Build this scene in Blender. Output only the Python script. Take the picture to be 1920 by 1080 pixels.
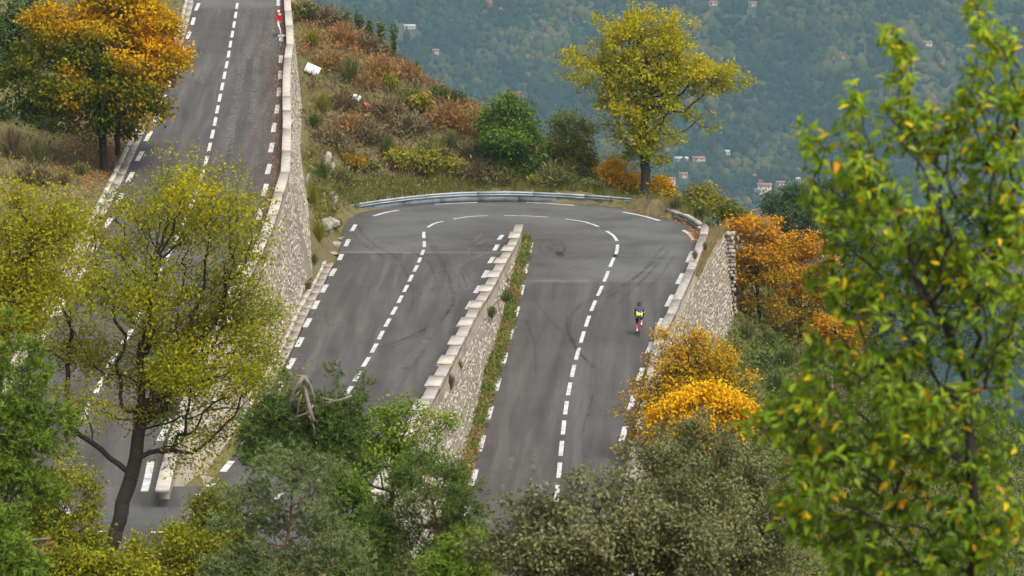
import bpy, bmesh, math, random
import numpy as np
from mathutils import Vector, Matrix

random.seed(7)
rng = np.random.default_rng(11)
for o in list(bpy.data.objects):
    bpy.data.objects.remove(o)
S = bpy.context.scene
COL = S.collection
PI = math.pi

# ------------------------------------------------------------------ camera, world, sun, exposure
CAM_H, FPX = 26.3, 6000.0
PITCH = math.atan(880.0 / FPX)
cam = bpy.data.objects.new('camera', bpy.data.cameras.new('camera'))
COL.objects.link(cam)
cam.location = (0, 0, CAM_H)
cam.rotation_euler = (PI / 2 - PITCH, 0, 0)
cam.data.sensor_width = 36.0
cam.data.lens = 36.0 * FPX / 1920.0
cam.data.clip_start = 0.5
cam.data.clip_end = 12000
cam.data.dof.use_dof = True
cam.data.dof.focus_distance = 178.0
cam.data.dof.aperture_fstop = 5.0
S.camera = cam

W = bpy.data.worlds.new('World')
S.world = W
W.use_nodes = True
SUN_EL, SUN_ROT = math.radians(58), math.radians(145)
nt = W.node_tree
bg = nt.nodes['Background']
sk = nt.nodes.new('ShaderNodeTexSky')
sk.sky_type = 'NISHITA'
sk.sun_disc = False
sk.sun_elevation = SUN_EL
sk.sun_rotation = SUN_ROT
sk.air_density = 0.8
sk.dust_density = 7.0
sk.ozone_density = 0.3
hs = nt.nodes.new('ShaderNodeHueSaturation')
hs.inputs['Saturation'].default_value = 0.5     # thin overcast: a paler, greyer sky
nt.links.new(sk.outputs[0], hs.inputs['Color'])
nt.links.new(hs.outputs[0], bg.inputs[0])
bg.inputs[1].default_value = 0.15
sun = bpy.data.objects.new('sun', bpy.data.lights.new('sun', 'SUN'))
COL.objects.link(sun)
sun.data.energy = 1.5
sun.data.angle = math.radians(34)
sun.data.color = (1.0, 0.93, 0.83)
sd = Vector((math.sin(SUN_ROT) * math.cos(SUN_EL), math.cos(SUN_ROT) * math.cos(SUN_EL), math.sin(SUN_EL)))
sun.rotation_euler = sd.to_track_quat('Z', 'Y').to_euler()
sun.location = (0, 60, 90)
S.view_settings.view_transform = 'Standard'
S.view_settings.look = 'None'
S.view_settings.exposure = 0.57
S.view_settings.gamma = 1.0
S.view_settings.use_curve_mapping = False
S.cycles.max_bounces = 6
S.cycles.diffuse_bounces = 3
S.cycles.glossy_bounces = 2
S.cycles.transmission_bounces = 4
S.cycles.volume_bounces = 0
S.cycles.transparent_max_bounces = 12
S.cycles.use_denoising = True

# ------------------------------------------------------------------ photograph point -> place
CP, SP = math.cos(PITCH), math.sin(PITCH)


def ray(x, y):
    a, b = (x - 960) / FPX, (y - 540) / FPX
    return np.array([a, CP - b * SP, -SP - b * CP])


def at(x, y, Y):
    d = ray(x, y)
    t = Y / d[1]
    return np.array([d[0] * t, Y, CAM_H + d[2] * t])


def ppm(Y, Z=0.0):
    return FPX / (Y * CP + (CAM_H - Z) * SP)


def vnoise(x, y, seed=0):
    r = np.random.default_rng(seed).random((64, 64))
    x, y = np.asarray(x, float), np.asarray(y, float)
    xi, yi = np.floor(x).astype(int), np.floor(y).astype(int)
    fx, fy = x - xi, y - yi
    fx, fy = fx * fx * (3 - 2 * fx), fy * fy * (3 - 2 * fy)
    g = lambda i, j: r[i % 64, j % 64]
    return (g(xi, yi) * (1 - fx) + g(xi + 1, yi) * fx) * (1 - fy) + (g(xi, yi + 1) * (1 - fx) + g(xi + 1, yi + 1) * fx) * fy


def fbm(x, y, seed=0, n=4):
    s, a, t = 0, 1.0, 0
    for k in range(n):
        s = s + a * vnoise(np.asarray(x) * 2 ** k, np.asarray(y) * 2 ** k, seed + k)
        t += a
        a *= 0.5
    return s / t


# ------------------------------------------------------------------ object helpers
def tag(o, label=None, cat=None, group=None, kind=None):
    if label: o['label'] = label
    if cat: o['category'] = cat
    if group: o['group'] = group
    if kind: o['kind'] = kind
    return o


def thing(name, label, cat, loc=(0, 0, 0), rotz=0.0, group=None):
    o = bpy.data.objects.new(name, None)
    COL.objects.link(o)
    o.empty_display_size = 0.2
    o.location = loc
    o.rotation_euler = (0, 0, rotz)
    return tag(o, label, cat, group)


def link(name, me, mat=None, parent=None):
    o = bpy.data.objects.new(name, me)
    COL.objects.link(o)
    if mat is not None and len(me.materials) == 0:
        for m in (mat if isinstance(mat, (list, tuple)) else [mat]):
            me.materials.append(m)
    if parent is not None:
        o.parent = parent
    return o


def mesh(name, V, FS, attrs=None, smooth=False, midx=None):
    """V (n,3); FS list of index arrays (m,k); attrs {name: per-face floats}"""
    me = bpy.data.meshes.new(name)
    V = np.asarray(V, np.float32)
    if not (isinstance(FS, list) and np.ndim(FS[0]) == 2): FS = [FS]
    FS = [np.asarray(f, np.int32) for f in FS if len(f)]
    me.vertices.add(len(V))
    me.vertices.foreach_set('co', V.ravel())
    nl = sum(f.size for f in FS)
    nf = sum(len(f) for f in FS)
    me.loops.add(nl)
    me.loops.foreach_set('vertex_index', np.concatenate([f.ravel() for f in FS]))
    me.polygons.add(nf)
    tot = np.concatenate([np.full(len(f), f.shape[1], np.int32) for f in FS])
    st = np.concatenate([[0], np.cumsum(tot)[:-1]]).astype(np.int32)
    me.polygons.foreach_set('loop_start', st)
    me.polygons.foreach_set('loop_total', tot)
    if smooth:
        me.polygons.foreach_set('use_smooth', np.ones(nf, bool))
    if midx is not None:
        me.polygons.foreach_set('material_index', np.asarray(midx, np.int32))
    me.update(calc_edges=True)
    me.validate()
    for k, v in (attrs or {}).items():
        v = np.asarray(v, np.float32)
        a = me.attributes.new(k, 'FLOAT', 'FACE' if len(v) == nf and len(v) != len(V) else 'POINT')
        a.data.foreach_set('value', v)
    return me


class MB:
    """collects shapes for one mesh"""
    def __init__(self):
        self.v, self.q, self.t, self.n = [], [], [], 0

    def add(self, V, quads=None, tris=None):
        V = np.asarray(V, float)
        if quads is not None and len(quads): self.q.append(np.asarray(quads) + self.n)
        if tris is not None and len(tris): self.t.append(np.asarray(tris) + self.n)
        self.v.append(V)
        self.n += len(V)
        return self

    def box(self, c, s, R=None, taper=1.0):
        x, y, z = np.array(s) / 2.0
        V = np.array([[-x, -y, -z], [x, -y, -z], [x, y, -z], [-x, y, -z],
                      [-x * taper, -y * taper, z], [x * taper, -y * taper, z], [x * taper, y * taper, z], [-x * taper, y * taper, z]])
        if R is not None: V = V @ np.array(R).T
        return self.add(V + np.array(c), [[0, 3, 2, 1], [4, 5, 6, 7], [0, 1, 5, 4], [1, 2, 6, 5], [2, 3, 7, 6], [3, 0, 4, 7]])

    def tube(self, P, r, k=8, cap=True):
        P = np.asarray(P, float)
        r = np.broadcast_to(np.asarray(r, float), (len(P),))
        V = []
        up = np.array([0.31, 0.17, 0.94])
        for i in range(len(P)):
            d = P[min(i + 1, len(P) - 1)] - P[max(i - 1, 0)]
            d = d / (np.linalg.norm(d) + 1e-9)
            u = np.cross(d, up); u /= np.linalg.norm(u) + 1e-9
            w = np.cross(d, u)
            for j in range(k):
                a = 2 * PI * j / k
                V.append(P[i] + r[i] * (math.cos(a) * u + math.sin(a) * w))
        Q = [[i * k + j, i * k + (j + 1) % k, (i + 1) * k + (j + 1) % k, (i + 1) * k + j] for i in range(len(P) - 1) for j in range(k)]
        T = []
        if cap:
            V.append(P[0]); V.append(P[-1])
            n = len(P) * k
            T += [[n, (j + 1) % k, j] for j in range(k)] + [[n + 1, (len(P) - 1) * k + j, (len(P) - 1) * k + (j + 1) % k] for j in range(k)]
        return self.add(V, Q, T)

    def build(self, name, mat=None, parent=None, smooth=False):
        me = mesh(name, np.concatenate(self.v), [np.concatenate(x) for x in (self.q, self.t) if x], smooth=smooth)
        return link(name, me, mat, parent)


# ------------------------------------------------------------------ materials
def newmat(name):
    m = bpy.data.materials.new(name)
    m.use_nodes = True
    return m, m.node_tree, m.node_tree.nodes['Principled BSDF']


def N(nt, typ, **kw):
    n = nt.nodes.new('ShaderNode' + typ)
    for k, v in kw.items():
        setattr(n, k, v)
    return n


def ramp(nt, src, stops):
    r = N(nt, 'ValToRGB')
    e = r.color_ramp.elements
    while len(e) > 1: e.remove(e[-1])
    e[0].position, e[0].color = stops[0][0], (*stops[0][1], 1)
    for p, c in stops[1:]:
        k = e.new(p)
        k.color = (*c, 1)
    nt.links.new(src, r.inputs[0])
    return r.outputs[0]


def noise(nt, scale, detail=4, rough=0.6, vec=None, dist=0.0):
    n = N(nt, 'TexNoise')
    n.inputs['Scale'].default_value = scale
    n.inputs['Detail'].default_value = detail
    n.inputs['Roughness'].default_value = rough
    n.inputs['Distortion'].default_value = dist
    if vec is not None: nt.links.new(vec, n.inputs['Vector'])
    return n.outputs['Fac']


def attr(nt, name):
    a = N(nt, 'Attribute')
    a.attribute_name = name
    return a.outputs['Fac']


def mixc(nt, f, a, b, mode='MIX'):
    m = N(nt, 'Mix', data_type='RGBA', blend_type=mode)
    for s, i in ((f, 0), (a, 6), (b, 7)):
        if hasattr(s, 'node'): nt.links.new(s, m.inputs[i])
        elif isinstance(s, (int, float)): m.inputs[i].default_value = s
        else: m.inputs[i].default_value = (*s, 1)
    return m.outputs[2]


def mth(nt, op, a, b=0.0, clamp=False):
    m = N(nt, 'Math', operation=op, use_clamp=clamp)
    for i, s in enumerate((a, b)):
        if hasattr(s, 'node'): nt.links.new(s, m.inputs[i])
        else: m.inputs[i].default_value = s
    return m.outputs[0]


def bump(nt, h, p, strength=0.3, dist=0.02):
    b = N(nt, 'Bump')
    b.inputs['Strength'].default_value = strength
    b.inputs['Distance'].default_value = dist
    nt.links.new(h, b.inputs['Height'])
    nt.links.new(b.outputs[0], p.inputs['Normal'])


def objco(nt):
    return N(nt, 'TexCoord').outputs['Object']


def leafmat(name, stops, transl=0.35, rough=0.6, spec=0.12):
    m, t, p = newmat(name)
    c = ramp(t, attr(t, 'tint'), stops)
    t.links.new(c, p.inputs['Base Color'])
    p.inputs['Roughness'].default_value = rough
    p.inputs['Specular IOR Level'].default_value = spec
    tr = N(t, 'BsdfTranslucent')
    t.links.new(c, tr.inputs['Color'])
    mx = N(t, 'MixShader')
    mx.inputs[0].default_value = transl
    t.links.new(p.outputs[0], mx.inputs[1])
    t.links.new(tr.outputs[0], mx.inputs[2])
    t.links.new(mx.outputs[0], t.nodes['Material Output'].inputs['Surface'])
    return m


def plain(name, col, rough=0.6, var=0.25, scale=6.0, metal=0.0, bmp=0.0, spec=0.4):
    m, t, p = newmat(name)
    f = noise(t, scale, 5, 0.65, objco(t))
    a, b = [max(0, c * (1 - var)) for c in col], [min(1, c * (1 + var)) for c in col]
    t.links.new(ramp(t, f, [(0.3, a), (0.7, b)]), p.inputs['Base Color'])
    p.inputs['Roughness'].default_value = rough
    p.inputs['Metallic'].default_value = metal
    p.inputs['Specular IOR Level'].default_value = spec
    if bmp: bump(t, f, p, bmp, 0.03)
    return m


M = {}
M['bark'] = plain('bark_grey', (0.036, 0.030, 0.024), 0.9, 0.5, 14, bmp=0.6)
M['bark_pale'] = plain('bark_pale', (0.17, 0.14, 0.11), 0.9, 0.45, 12, bmp=0.6)
M['bark_red'] = plain('bark_red', (0.17, 0.075, 0.04), 0.9, 0.4, 16, bmp=0.6)
M['twig'] = plain('twig', (0.10, 0.075, 0.055), 0.9, 0.4, 10)
M['deadwood'] = plain('deadwood', (0.20, 0.165, 0.14), 0.85, 0.3, 18, bmp=0.4)

M['poplar'] = leafmat('poplar_leaf', [(0.0, (0.15, 0.19, 0.014)), (0.45, (0.32, 0.33, 0.012)), (0.8, (0.48, 0.42, 0.012)), (0.93, (0.62, 0.42, 0.012)), (1.0, (0.62, 0.28, 0.014))], 0.5)
M['hairpin'] = leafmat('yellow_green_leaf', [(0.0, (0.17, 0.21, 0.008)), (0.5, (0.40, 0.39, 0.008)), (1.0, (0.66, 0.50, 0.008))], 0.45)
M['maple'] = leafmat('orange_green_leaf', [(0.0, (0.055, 0.09, 0.006)), (0.42, (0.15, 0.165, 0.006)), (0.62, (0.42, 0.29, 0.004)), (1.0, (0.72, 0.38, 0.004))], 0.4)
M['green'] = leafmat('green_leaf', [(0.0, (0.05, 0.10, 0.015)), (0.6, (0.11, 0.19, 0.02)), (1.0, (0.24, 0.28, 0.03))], 0.3)
M['darkgreen'] = leafmat('dark_green_leaf', [(0.0, (0.03, 0.055, 0.015)), (0.6, (0.06, 0.10, 0.025)), (1.0, (0.12, 0.15, 0.04))], 0.2)
M['olive'] = leafmat('olive_leaf', [(0.0, (0.06, 0.072, 0.026)), (0.6, (0.155, 0.17, 0.068)), (1.0, (0.32, 0.315, 0.14))], 0.25, 0.6)
M['limetree'] = leafmat('lime_leaf', [(0.0, (0.09, 0.17, 0.018)), (0.6, (0.20, 0.29, 0.025)), (1.0, (0.40, 0.40, 0.03))], 0.4)
M['yellowshrub'] = leafmat('yellow_shrub_leaf', [(0.0, (0.085, 0.125, 0.012)), (0.5, (0.23, 0.25, 0.014)), (0.85, (0.42, 0.38, 0.014)), (1.0, (0.55, 0.34, 0.012))], 0.4)
M['amber'] = leafmat('amber_leaf', [(0.0, (0.13, 0.13, 0.012)), (0.4, (0.36, 0.26, 0.010)), (0.75, (0.58, 0.33, 0.010)), (1.0, (0.74, 0.38, 0.012))], 0.35)
M['gold'] = leafmat('gold_leaf', [(0.0, (0.40, 0.27, 0.006)), (0.5, (0.74, 0.44, 0.005)), (1.0, (0.85, 0.54, 0.006))], 0.35)
M['orange'] = leafmat('orange_leaf', [(0.0, (0.065, 0.08, 0.010)), (0.3, (0.20, 0.155, 0.008)), (0.6, (0.48, 0.25, 0.006)), (1.0, (0.66, 0.30, 0.012))], 0.3)
M['olivetree'] = leafmat('olive_autumn_leaf', [(0.0, (0.09, 0.12, 0.02)), (0.6, (0.20, 0.21, 0.025)), (1.0, (0.38, 0.29, 0.03))], 0.3)
M['pine'] = leafmat('pine_needle', [(0.0, (0.045, 0.085, 0.018)), (0.6, (0.10, 0.16, 0.03)), (1.0, (0.20, 0.24, 0.06))], 0.15, 0.5)
M['pinegrey'] = leafmat('grey_pine_needle', [(0.0, (0.08, 0.12, 0.04)), (0.6, (0.17, 0.22, 0.08)), (1.0, (0.28, 0.31, 0.13))], 0.15, 0.5)
M['pinebright'] = leafmat('bright_pine_needle', [(0.0, (0.06, 0.11, 0.014)), (0.6, (0.15, 0.235, 0.025)), (1.0, (0.32, 0.38, 0.06))], 0.2, 0.6)
M['cherry'] = leafmat('cherry_leaf', [(0.0, (0.075, 0.155, 0.012)), (0.5, (0.20, 0.33, 0.014)), (0.90, (0.40, 0.48, 0.018)), (0.94, (0.78, 0.58, 0.01)), (0.985, (0.80, 0.52, 0.01)), (1.0, (0.75, 0.26, 0.02))], 0.5, 0.5, 0.25)
M['rust'] = leafmat('rust_shrub', [(0.0, (0.12, 0.075, 0.03)), (0.3, (0.20, 0.14, 0.04)), (0.6, (0.32, 0.165, 0.055)), (1.0, (0.46, 0.235, 0.085))], 0.25)
M['brownshrub'] = leafmat('brown_shrub', [(0.0, (0.075, 0.065, 0.03)), (0.35, (0.14, 0.125, 0.045)), (0.6, (0.19, 0.135, 0.08)), (1.0, (0.31, 0.22, 0.13))], 0.2)
M['limeshrub'] = leafmat('lime_shrub', [(0.0, (0.12, 0.13, 0.015)), (0.5, (0.25, 0.24, 0.025)), (1.0, (0.42, 0.36, 0.04))], 0.3)
M['oliveshrub'] = leafmat('olive_shrub', [(0.0, (0.08, 0.09, 0.03)), (0.5, (0.16, 0.17, 0.05)), (1.0, (0.28, 0.26, 0.09))], 0.25)
M['greenshrub'] = leafmat('green_shrub', [(0.0, (0.042, 0.065, 0.016)), (0.5, (0.095, 0.13, 0.026)), (1.0, (0.20, 0.22, 0.05))], 0.25)
M['drygrass'] = leafmat('dry_grass', [(0.0, (0.10, 0.105, 0.03)), (0.4, (0.20, 0.17, 0.06)), (0.75, (0.31, 0.235, 0.11)), (1.0, (0.40, 0.31, 0.16))], 0.3, 0.6)
M['greengrass'] = leafmat('green_grass', [(0.0, (0.05, 0.085, 0.015)), (0.5, (0.115, 0.15, 0.022)), (1.0, (0.26, 0.235, 0.06))], 0.3, 0.6)
M['scrub'] = leafmat('mixed_scrub', [(0.0, (0.06, 0.08, 0.02)), (0.2, (0.15, 0.15, 0.03)), (0.35, (0.26, 0.24, 0.05)), (0.5, (0.17, 0.12, 0.08)), (0.7, (0.26, 0.15, 0.075)), (0.85, (0.38, 0.19, 0.075)), (1.0, (0.45, 0.25, 0.10))], 0.25)
M['litter'] = leafmat('leaf_litter', [(0.0, (0.22, 0.085, 0.03)), (0.5, (0.42, 0.17, 0.05)), (1.0, (0.58, 0.33, 0.13))], 0.1)
# ------------------------------------------------------------------ road levels along the three legs
DIPS = lambda y, Y: at(960, y, Y)[2]


class Leg:
    """a carriageway whose height depends on the distance Y only"""
    def __init__(self, ys, Ys, flat=None, before=None, after=None):
        Ys = np.array(Ys, float)
        Z = np.array([DIPS(y, Y) for y, Y in zip(ys, Ys)])
        o = np.argsort(Ys)
        Ys, Z = Ys[o], Z[o]
        c = np.polyfit(Ys, Z, 4)
        G = np.arange(Ys[0], Ys[-1] + 0.01, 1.0)
        Zg = np.polyval(c, G)
        if before: G, Zg = np.concatenate([[before[0][0]], [q[0] for q in before[1:]], G]), np.concatenate([[before[0][1]], [q[1] for q in before[1:]], Zg])
        if after: G, Zg = np.concatenate([G, [q[0] for q in after]]), np.concatenate([Zg, [q[1] for q in after]])
        self.Y = np.arange(G[0], G[-1], 0.5)
        Zi = np.interp(self.Y, G, Zg)
        k = np.ones(9) / 9
        self.Z = np.convolve(np.pad(Zi, 4, mode='edge'), k, 'valid')
        # keep the ends linear
        self.Z[:4], self.Z[-4:] = Zi[:4], Zi[-4:]

    def z(self, Y):
        return np.interp(Y, self.Y, self.Z)

    def at(self, x, y, h=0.0):
        d = ray(x, y)
        t = self.Y / d[1]
        f = CAM_H + d[2] * t - (self.Z + h)
        s = np.where((f[:-1] > 0) & (f[1:] <= 0))[0]
        if len(s):
            i = s[0]
            u = f[i] / (f[i] - f[i + 1])
            Y = self.Y[i] + u * (self.Y[i + 1] - self.Y[i])
        else:
            Y = self.Y[-1] if f[-1] > 0 else self.Y[0]
        return np.array([d[0] / d[1] * Y, Y, float(self.z(Y)) + h])


ry = [484, 510, 536.7, 564, 592.3, 621.7, 652.3, 685, 718, 752.3, 789, 826.7, 867.7, 910, 955, 1002, 1051]
RIGHT_TOPS = [170 + 4.32 * (5 - k) for k in range(len(ry))]
my = [431, 448.3, 462.7, 480, 497.3, 515.7, 535, 554, 575.7, 597.3, 621, 645, 670, 697, 725, 754, 784.5, 816.5, 850, 885, 921]
MID_TOPS = [203.5 - 4.55 * k for k in range(len(my))]
ly = [6, 22.7, 39.3, 57.3, 76.7, 96, 115, 134.3, 154.3, 176.7, 198.7, 221.7, 245, 269.3, 293.3, 318.5, 345, 373, 402.5, 434, 467, 501.5, 538, 576.5, 617, 660, 705.5, 754, 806, 862, 921]
LEFT_TOPS = [112.5 + 4.33 * (30 - k) for k in range(len(ly))]
ZT, ZB = 0.08, 2.66      # level of the upper and of the lower bend
RL = Leg(ry[:15], RIGHT_TOPS[:15], before=[(96, -2.9), (104, -2.6)], after=[(197, ZT), (225, ZT)])
ML = Leg(my, MID_TOPS, before=[(90, ZB - 0.15), (110, ZB)], after=[(207, ZT), (225, ZT)])
LL = Leg(ly, LEFT_TOPS, before=[(90, ZB - 0.15), (110, ZB)], after=[(252, 13.2), (285, 15.9)])

for _l in (RL, ML):
    _f = np.clip((_l.Y - 184) / 15.5, 0, 1); _f = _f * _f * (3 - 2 * _f)
    _l.Z = _l.Z * (1 - _f) + ZT * _f
# traced edges: list of (px, py) on a leg, turned into X as a function of Y
def edge(leg, pts, h=0.0):
    P = np.array([leg.at(x, y, h) for x, y in pts])
    P = P[np.argsort(P[:, 1])]
    return lambda Y: np.interp(Y, P[:, 1], P[:, 0])


CAPH = 0.72
Lb = edge(LL, [(531, -70), (532, -20), (533, 7), (535, 30), (538, 80), (534, 100), (530, 150), (530, 183), (531, 233), (529, 283), (527, 320), (516, 357), (508, 385), (499, 412), (480, 457), (455, 507), (428, 556), (415, 593), (391, 647), (369, 697), (343, 745), (318, 820), (297, 890), (292, 917)], CAPH)
La = edge(LL, [(362, -40), (366, 5), (357, 40), (349, 67), (342, 88), (313, 156), (299, 187), (285, 221), (270, 256), (254, 293), (236, 332), (217, 371), (195, 415), (170, 460), (140, 520), (105, 590), (60, 665), (10, 745), (-35, 820), (-62, 880), (-70, 930)])
Lw = edge(ML, [(578, 535), (560, 575), (543, 615), (528, 655), (482, 745), (442, 830), (397, 893), (358, 926), (336, 941)])
Lw_far = np.array([at(586, 503, 176.5), at(581, 400, 193), at(573, 353, 203), at(563, 290, 215), at(567, 200, 228), at(556, 100, 238), at(548, 10, 250), at(545, -40, 262)])
Ma = edge(ML, [(641, 455), (632, 487), (607, 537), (580, 587), (553, 650), (530, 693), (490, 770), (440, 850), (400, 897), (352, 938)])
Mb = edge(ML, [(966, 424), (957, 447), (945, 470), (931, 493), (917, 520), (902, 547), (881, 577), (863, 612), (843, 650), (823, 687), (801, 727), (786, 753), (765, 790), (728, 855), (690, 930), (640, 1000)], CAPH)
Mw = edge(RL, [(980, 440), (984, 457), (972, 490), (961, 520), (949, 577), (941, 613), (929, 653), (912, 692), (906, 730), (894, 777), (884, 820), (870, 863), (840, 940), (815, 1010)], 0.1)
Ra = edge(RL, [(992, 440), (990, 470), (984, 500), (975, 540), (966, 575), (957, 620), (944, 665), (934, 700), (924, 735), (909, 780), (895, 838), (880, 895), (868, 950), (855, 1010)])
Rb = edge(RL, [(1313, 412), (1315, 427), (1310, 449), (1304, 464), (1288, 504), (1275, 532), (1262, 560), (1247, 594), (1231, 624), (1222, 658), (1213, 700), (1201, 760), (1186, 830), (1170, 910), (1155, 990)], 0.62)

# upper bend outline: y -> left x / right x in the photograph, on the flat at ZT
_tl = np.array([ML.at(x, y) for x, y in [(632, 487), (640, 455), (643, 440), (646, 425), (655, 410), (672, 400), (705, 392.5), (745, 387), (800, 382.5), (880, 378.5), (950, 376.5)]])
_tr = np.array([ML.at(x, y) for x, y in [(1316, 440), (1313, 427), (1294, 415), (1255, 407), (1225, 400), (1200, 393), (1170, 388), (1110, 383), (1030, 378.5), (950, 376.5)]])
Tl = lambda Y: np.interp(Y, _tl[:, 1], _tl[:, 0])
Tr = lambda Y: np.interp(Y, _tr[:, 1], _tr[:, 0])
TOPY, TIPY = _tl[-1, 1], 201.6
# lower bend outline (partly behind trees)
BOTY = 113.0
_bl = np.array([LL.at(x, y) for x, y in [(-62, 880), (-75, 940), (-70, 990), (-40, 1030), (20, 1060), (110, 1080), (250, 1090)]])[::-1]
_br = np.array([LL.at(x, y) for x, y in [(690, 930), (668, 965), (630, 1000), (560, 1040), (470, 1070), (380, 1084), (250, 1090)]])[::-1]
Bl = lambda Y: np.interp(Y, _bl[:, 1], _bl[:, 0])
Br = lambda Y: np.interp(Y, _br[:, 1], _br[:, 0])
BOTMIN = _bl[0, 1]

# ------------------------------------------------------------------ asphalt
m, t, p = newmat('asphalt')
co = objco(t)
u, bend, s = attr(t, 'across'), attr(t, 'bend'), attr(t, 'along')
cxyz = N(t, 'CombineXYZ')
t.links.new(mth(t, 'MULTIPLY', u, 9.0), cxyz.inputs[0])
t.links.new(mth(t, 'MULTIPLY', s, 0.055), cxyz.inputs[1])
streak = noise(t, 1.0, 5, 0.6, cxyz.outputs[0], 0.3)
cx2 = N(t, 'CombineXYZ')
t.links.new(mth(t, 'MULTIPLY', u, 34.0), cx2.inputs[0])
t.links.new(mth(t, 'MULTIPLY', s, 0.12), cx2.inputs[1])
fine = noise(t, 1.0, 4, 0.6, cx2.outputs[0], 0.5)
blotch = noise(t, 0.22, 5, 0.6, co)
grain = noise(t, 38.0, 3, 0.8, co)
leg_c = ramp(t, streak, [(0.30, (0.038, 0.0345, 0.0315)), (0.5, (0.068, 0.064, 0.059)), (0.68, (0.118, 0.112, 0.104))])
bend_c = ramp(t, blotch, [(0.32, (0.070, 0.073, 0.070)), (0.66, (0.130, 0.134, 0.128))])
c = mixc(t, bend, leg_c, bend_c)
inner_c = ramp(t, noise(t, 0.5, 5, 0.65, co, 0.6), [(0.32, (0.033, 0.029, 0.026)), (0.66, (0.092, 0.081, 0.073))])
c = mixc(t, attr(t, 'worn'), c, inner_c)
c = mixc(t, mth(t, 'MULTIPLY', fine, 0.35), c, (0.038, 0.036, 0.034))
c = mixc(t, ramp(t, blotch, [(0.35, (0.0, 0.0, 0.0)), (0.75, (0.35, 0.35, 0.35))]), c, (0.115, 0.109, 0.103))
c = mixc(t, ramp(t, grain, [(0.4, (0.0, 0.0, 0.0)), (0.8, (0.3, 0.3, 0.3))]), c, (0.034, 0.032, 0.03))
seam = attr(t, 'seam')
c = mixc(t, mth(t, 'MULTIPLY', mth(t, 'MULTIPLY', seam, 0.65), noise(t, 1.5, 3, 0.7, co)), c, (0.28, 0.27, 0.25))
crk = N(t, 'TexVoronoi', feature='DISTANCE_TO_EDGE')
crk.inputs['Scale'].default_value = 0.28
wob = N(t, 'VectorMath', operation='ADD')
nz = N(t, 'TexNoise'); nz.inputs['Scale'].default_value = 0.8; nz.inputs['Detail'].default_value = 4
t.links.new(co, nz.inputs['Vector']); t.links.new(co, wob.inputs[0]); t.links.new(nz.outputs['Color'], wob.inputs[1])
t.links.new(wob.outputs[0], crk.inputs['Vector'])
ck = ramp(t, crk.outputs['Distance'], [(0.0, (1, 1, 1)), (0.012, (0, 0, 0))])
c = mixc(t, mth(t, 'MULTIPLY', mth(t, 'MULTIPLY', ck, 0.45), ramp(t, noise(t, 0.09, 3, 0.5, co), [(0.5, (0, 0, 0)), (0.62, (1, 1, 1))])), c, (0.02, 0.019, 0.018))
t.links.new(c, p.inputs['Base Color'])
p.inputs['Roughness'].default_value = 0.82
p.inputs['Specular IOR Level'].default_value = 0.3
bump(t, grain, p, 0.35, 0.01)
M['asphalt'] = m
# crack and patch lines live in the grain; painted lines:
m, t, p = newmat('road_paint')
co = objco(t)
wear = noise(t, 2.6, 7, 0.8, co)
t.links.new(ramp(t, wear, [(0.34, (0.16, 0.155, 0.15)), (0.50, (0.50, 0.50, 0.49)), (0.7, (0.60, 0.60, 0.595))]), p.inputs['Base Color'])
p.inputs['Roughness'].default_value = 0.7
M['paint'] = m

RV, RQ, RA = [], [], {'across': [], 'along': [], 'bend': [], 'worn': [], 'seam': []}


def smooth(a, b, x):
    u = np.clip((np.asarray(x, float) - a) / (b - a), 0, 1)
    return u * u * (3 - 2 * u)


SEAM_M, SEAM_R = ML.at(700, 474)[1], RL.at(1080, 529)[1]


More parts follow.
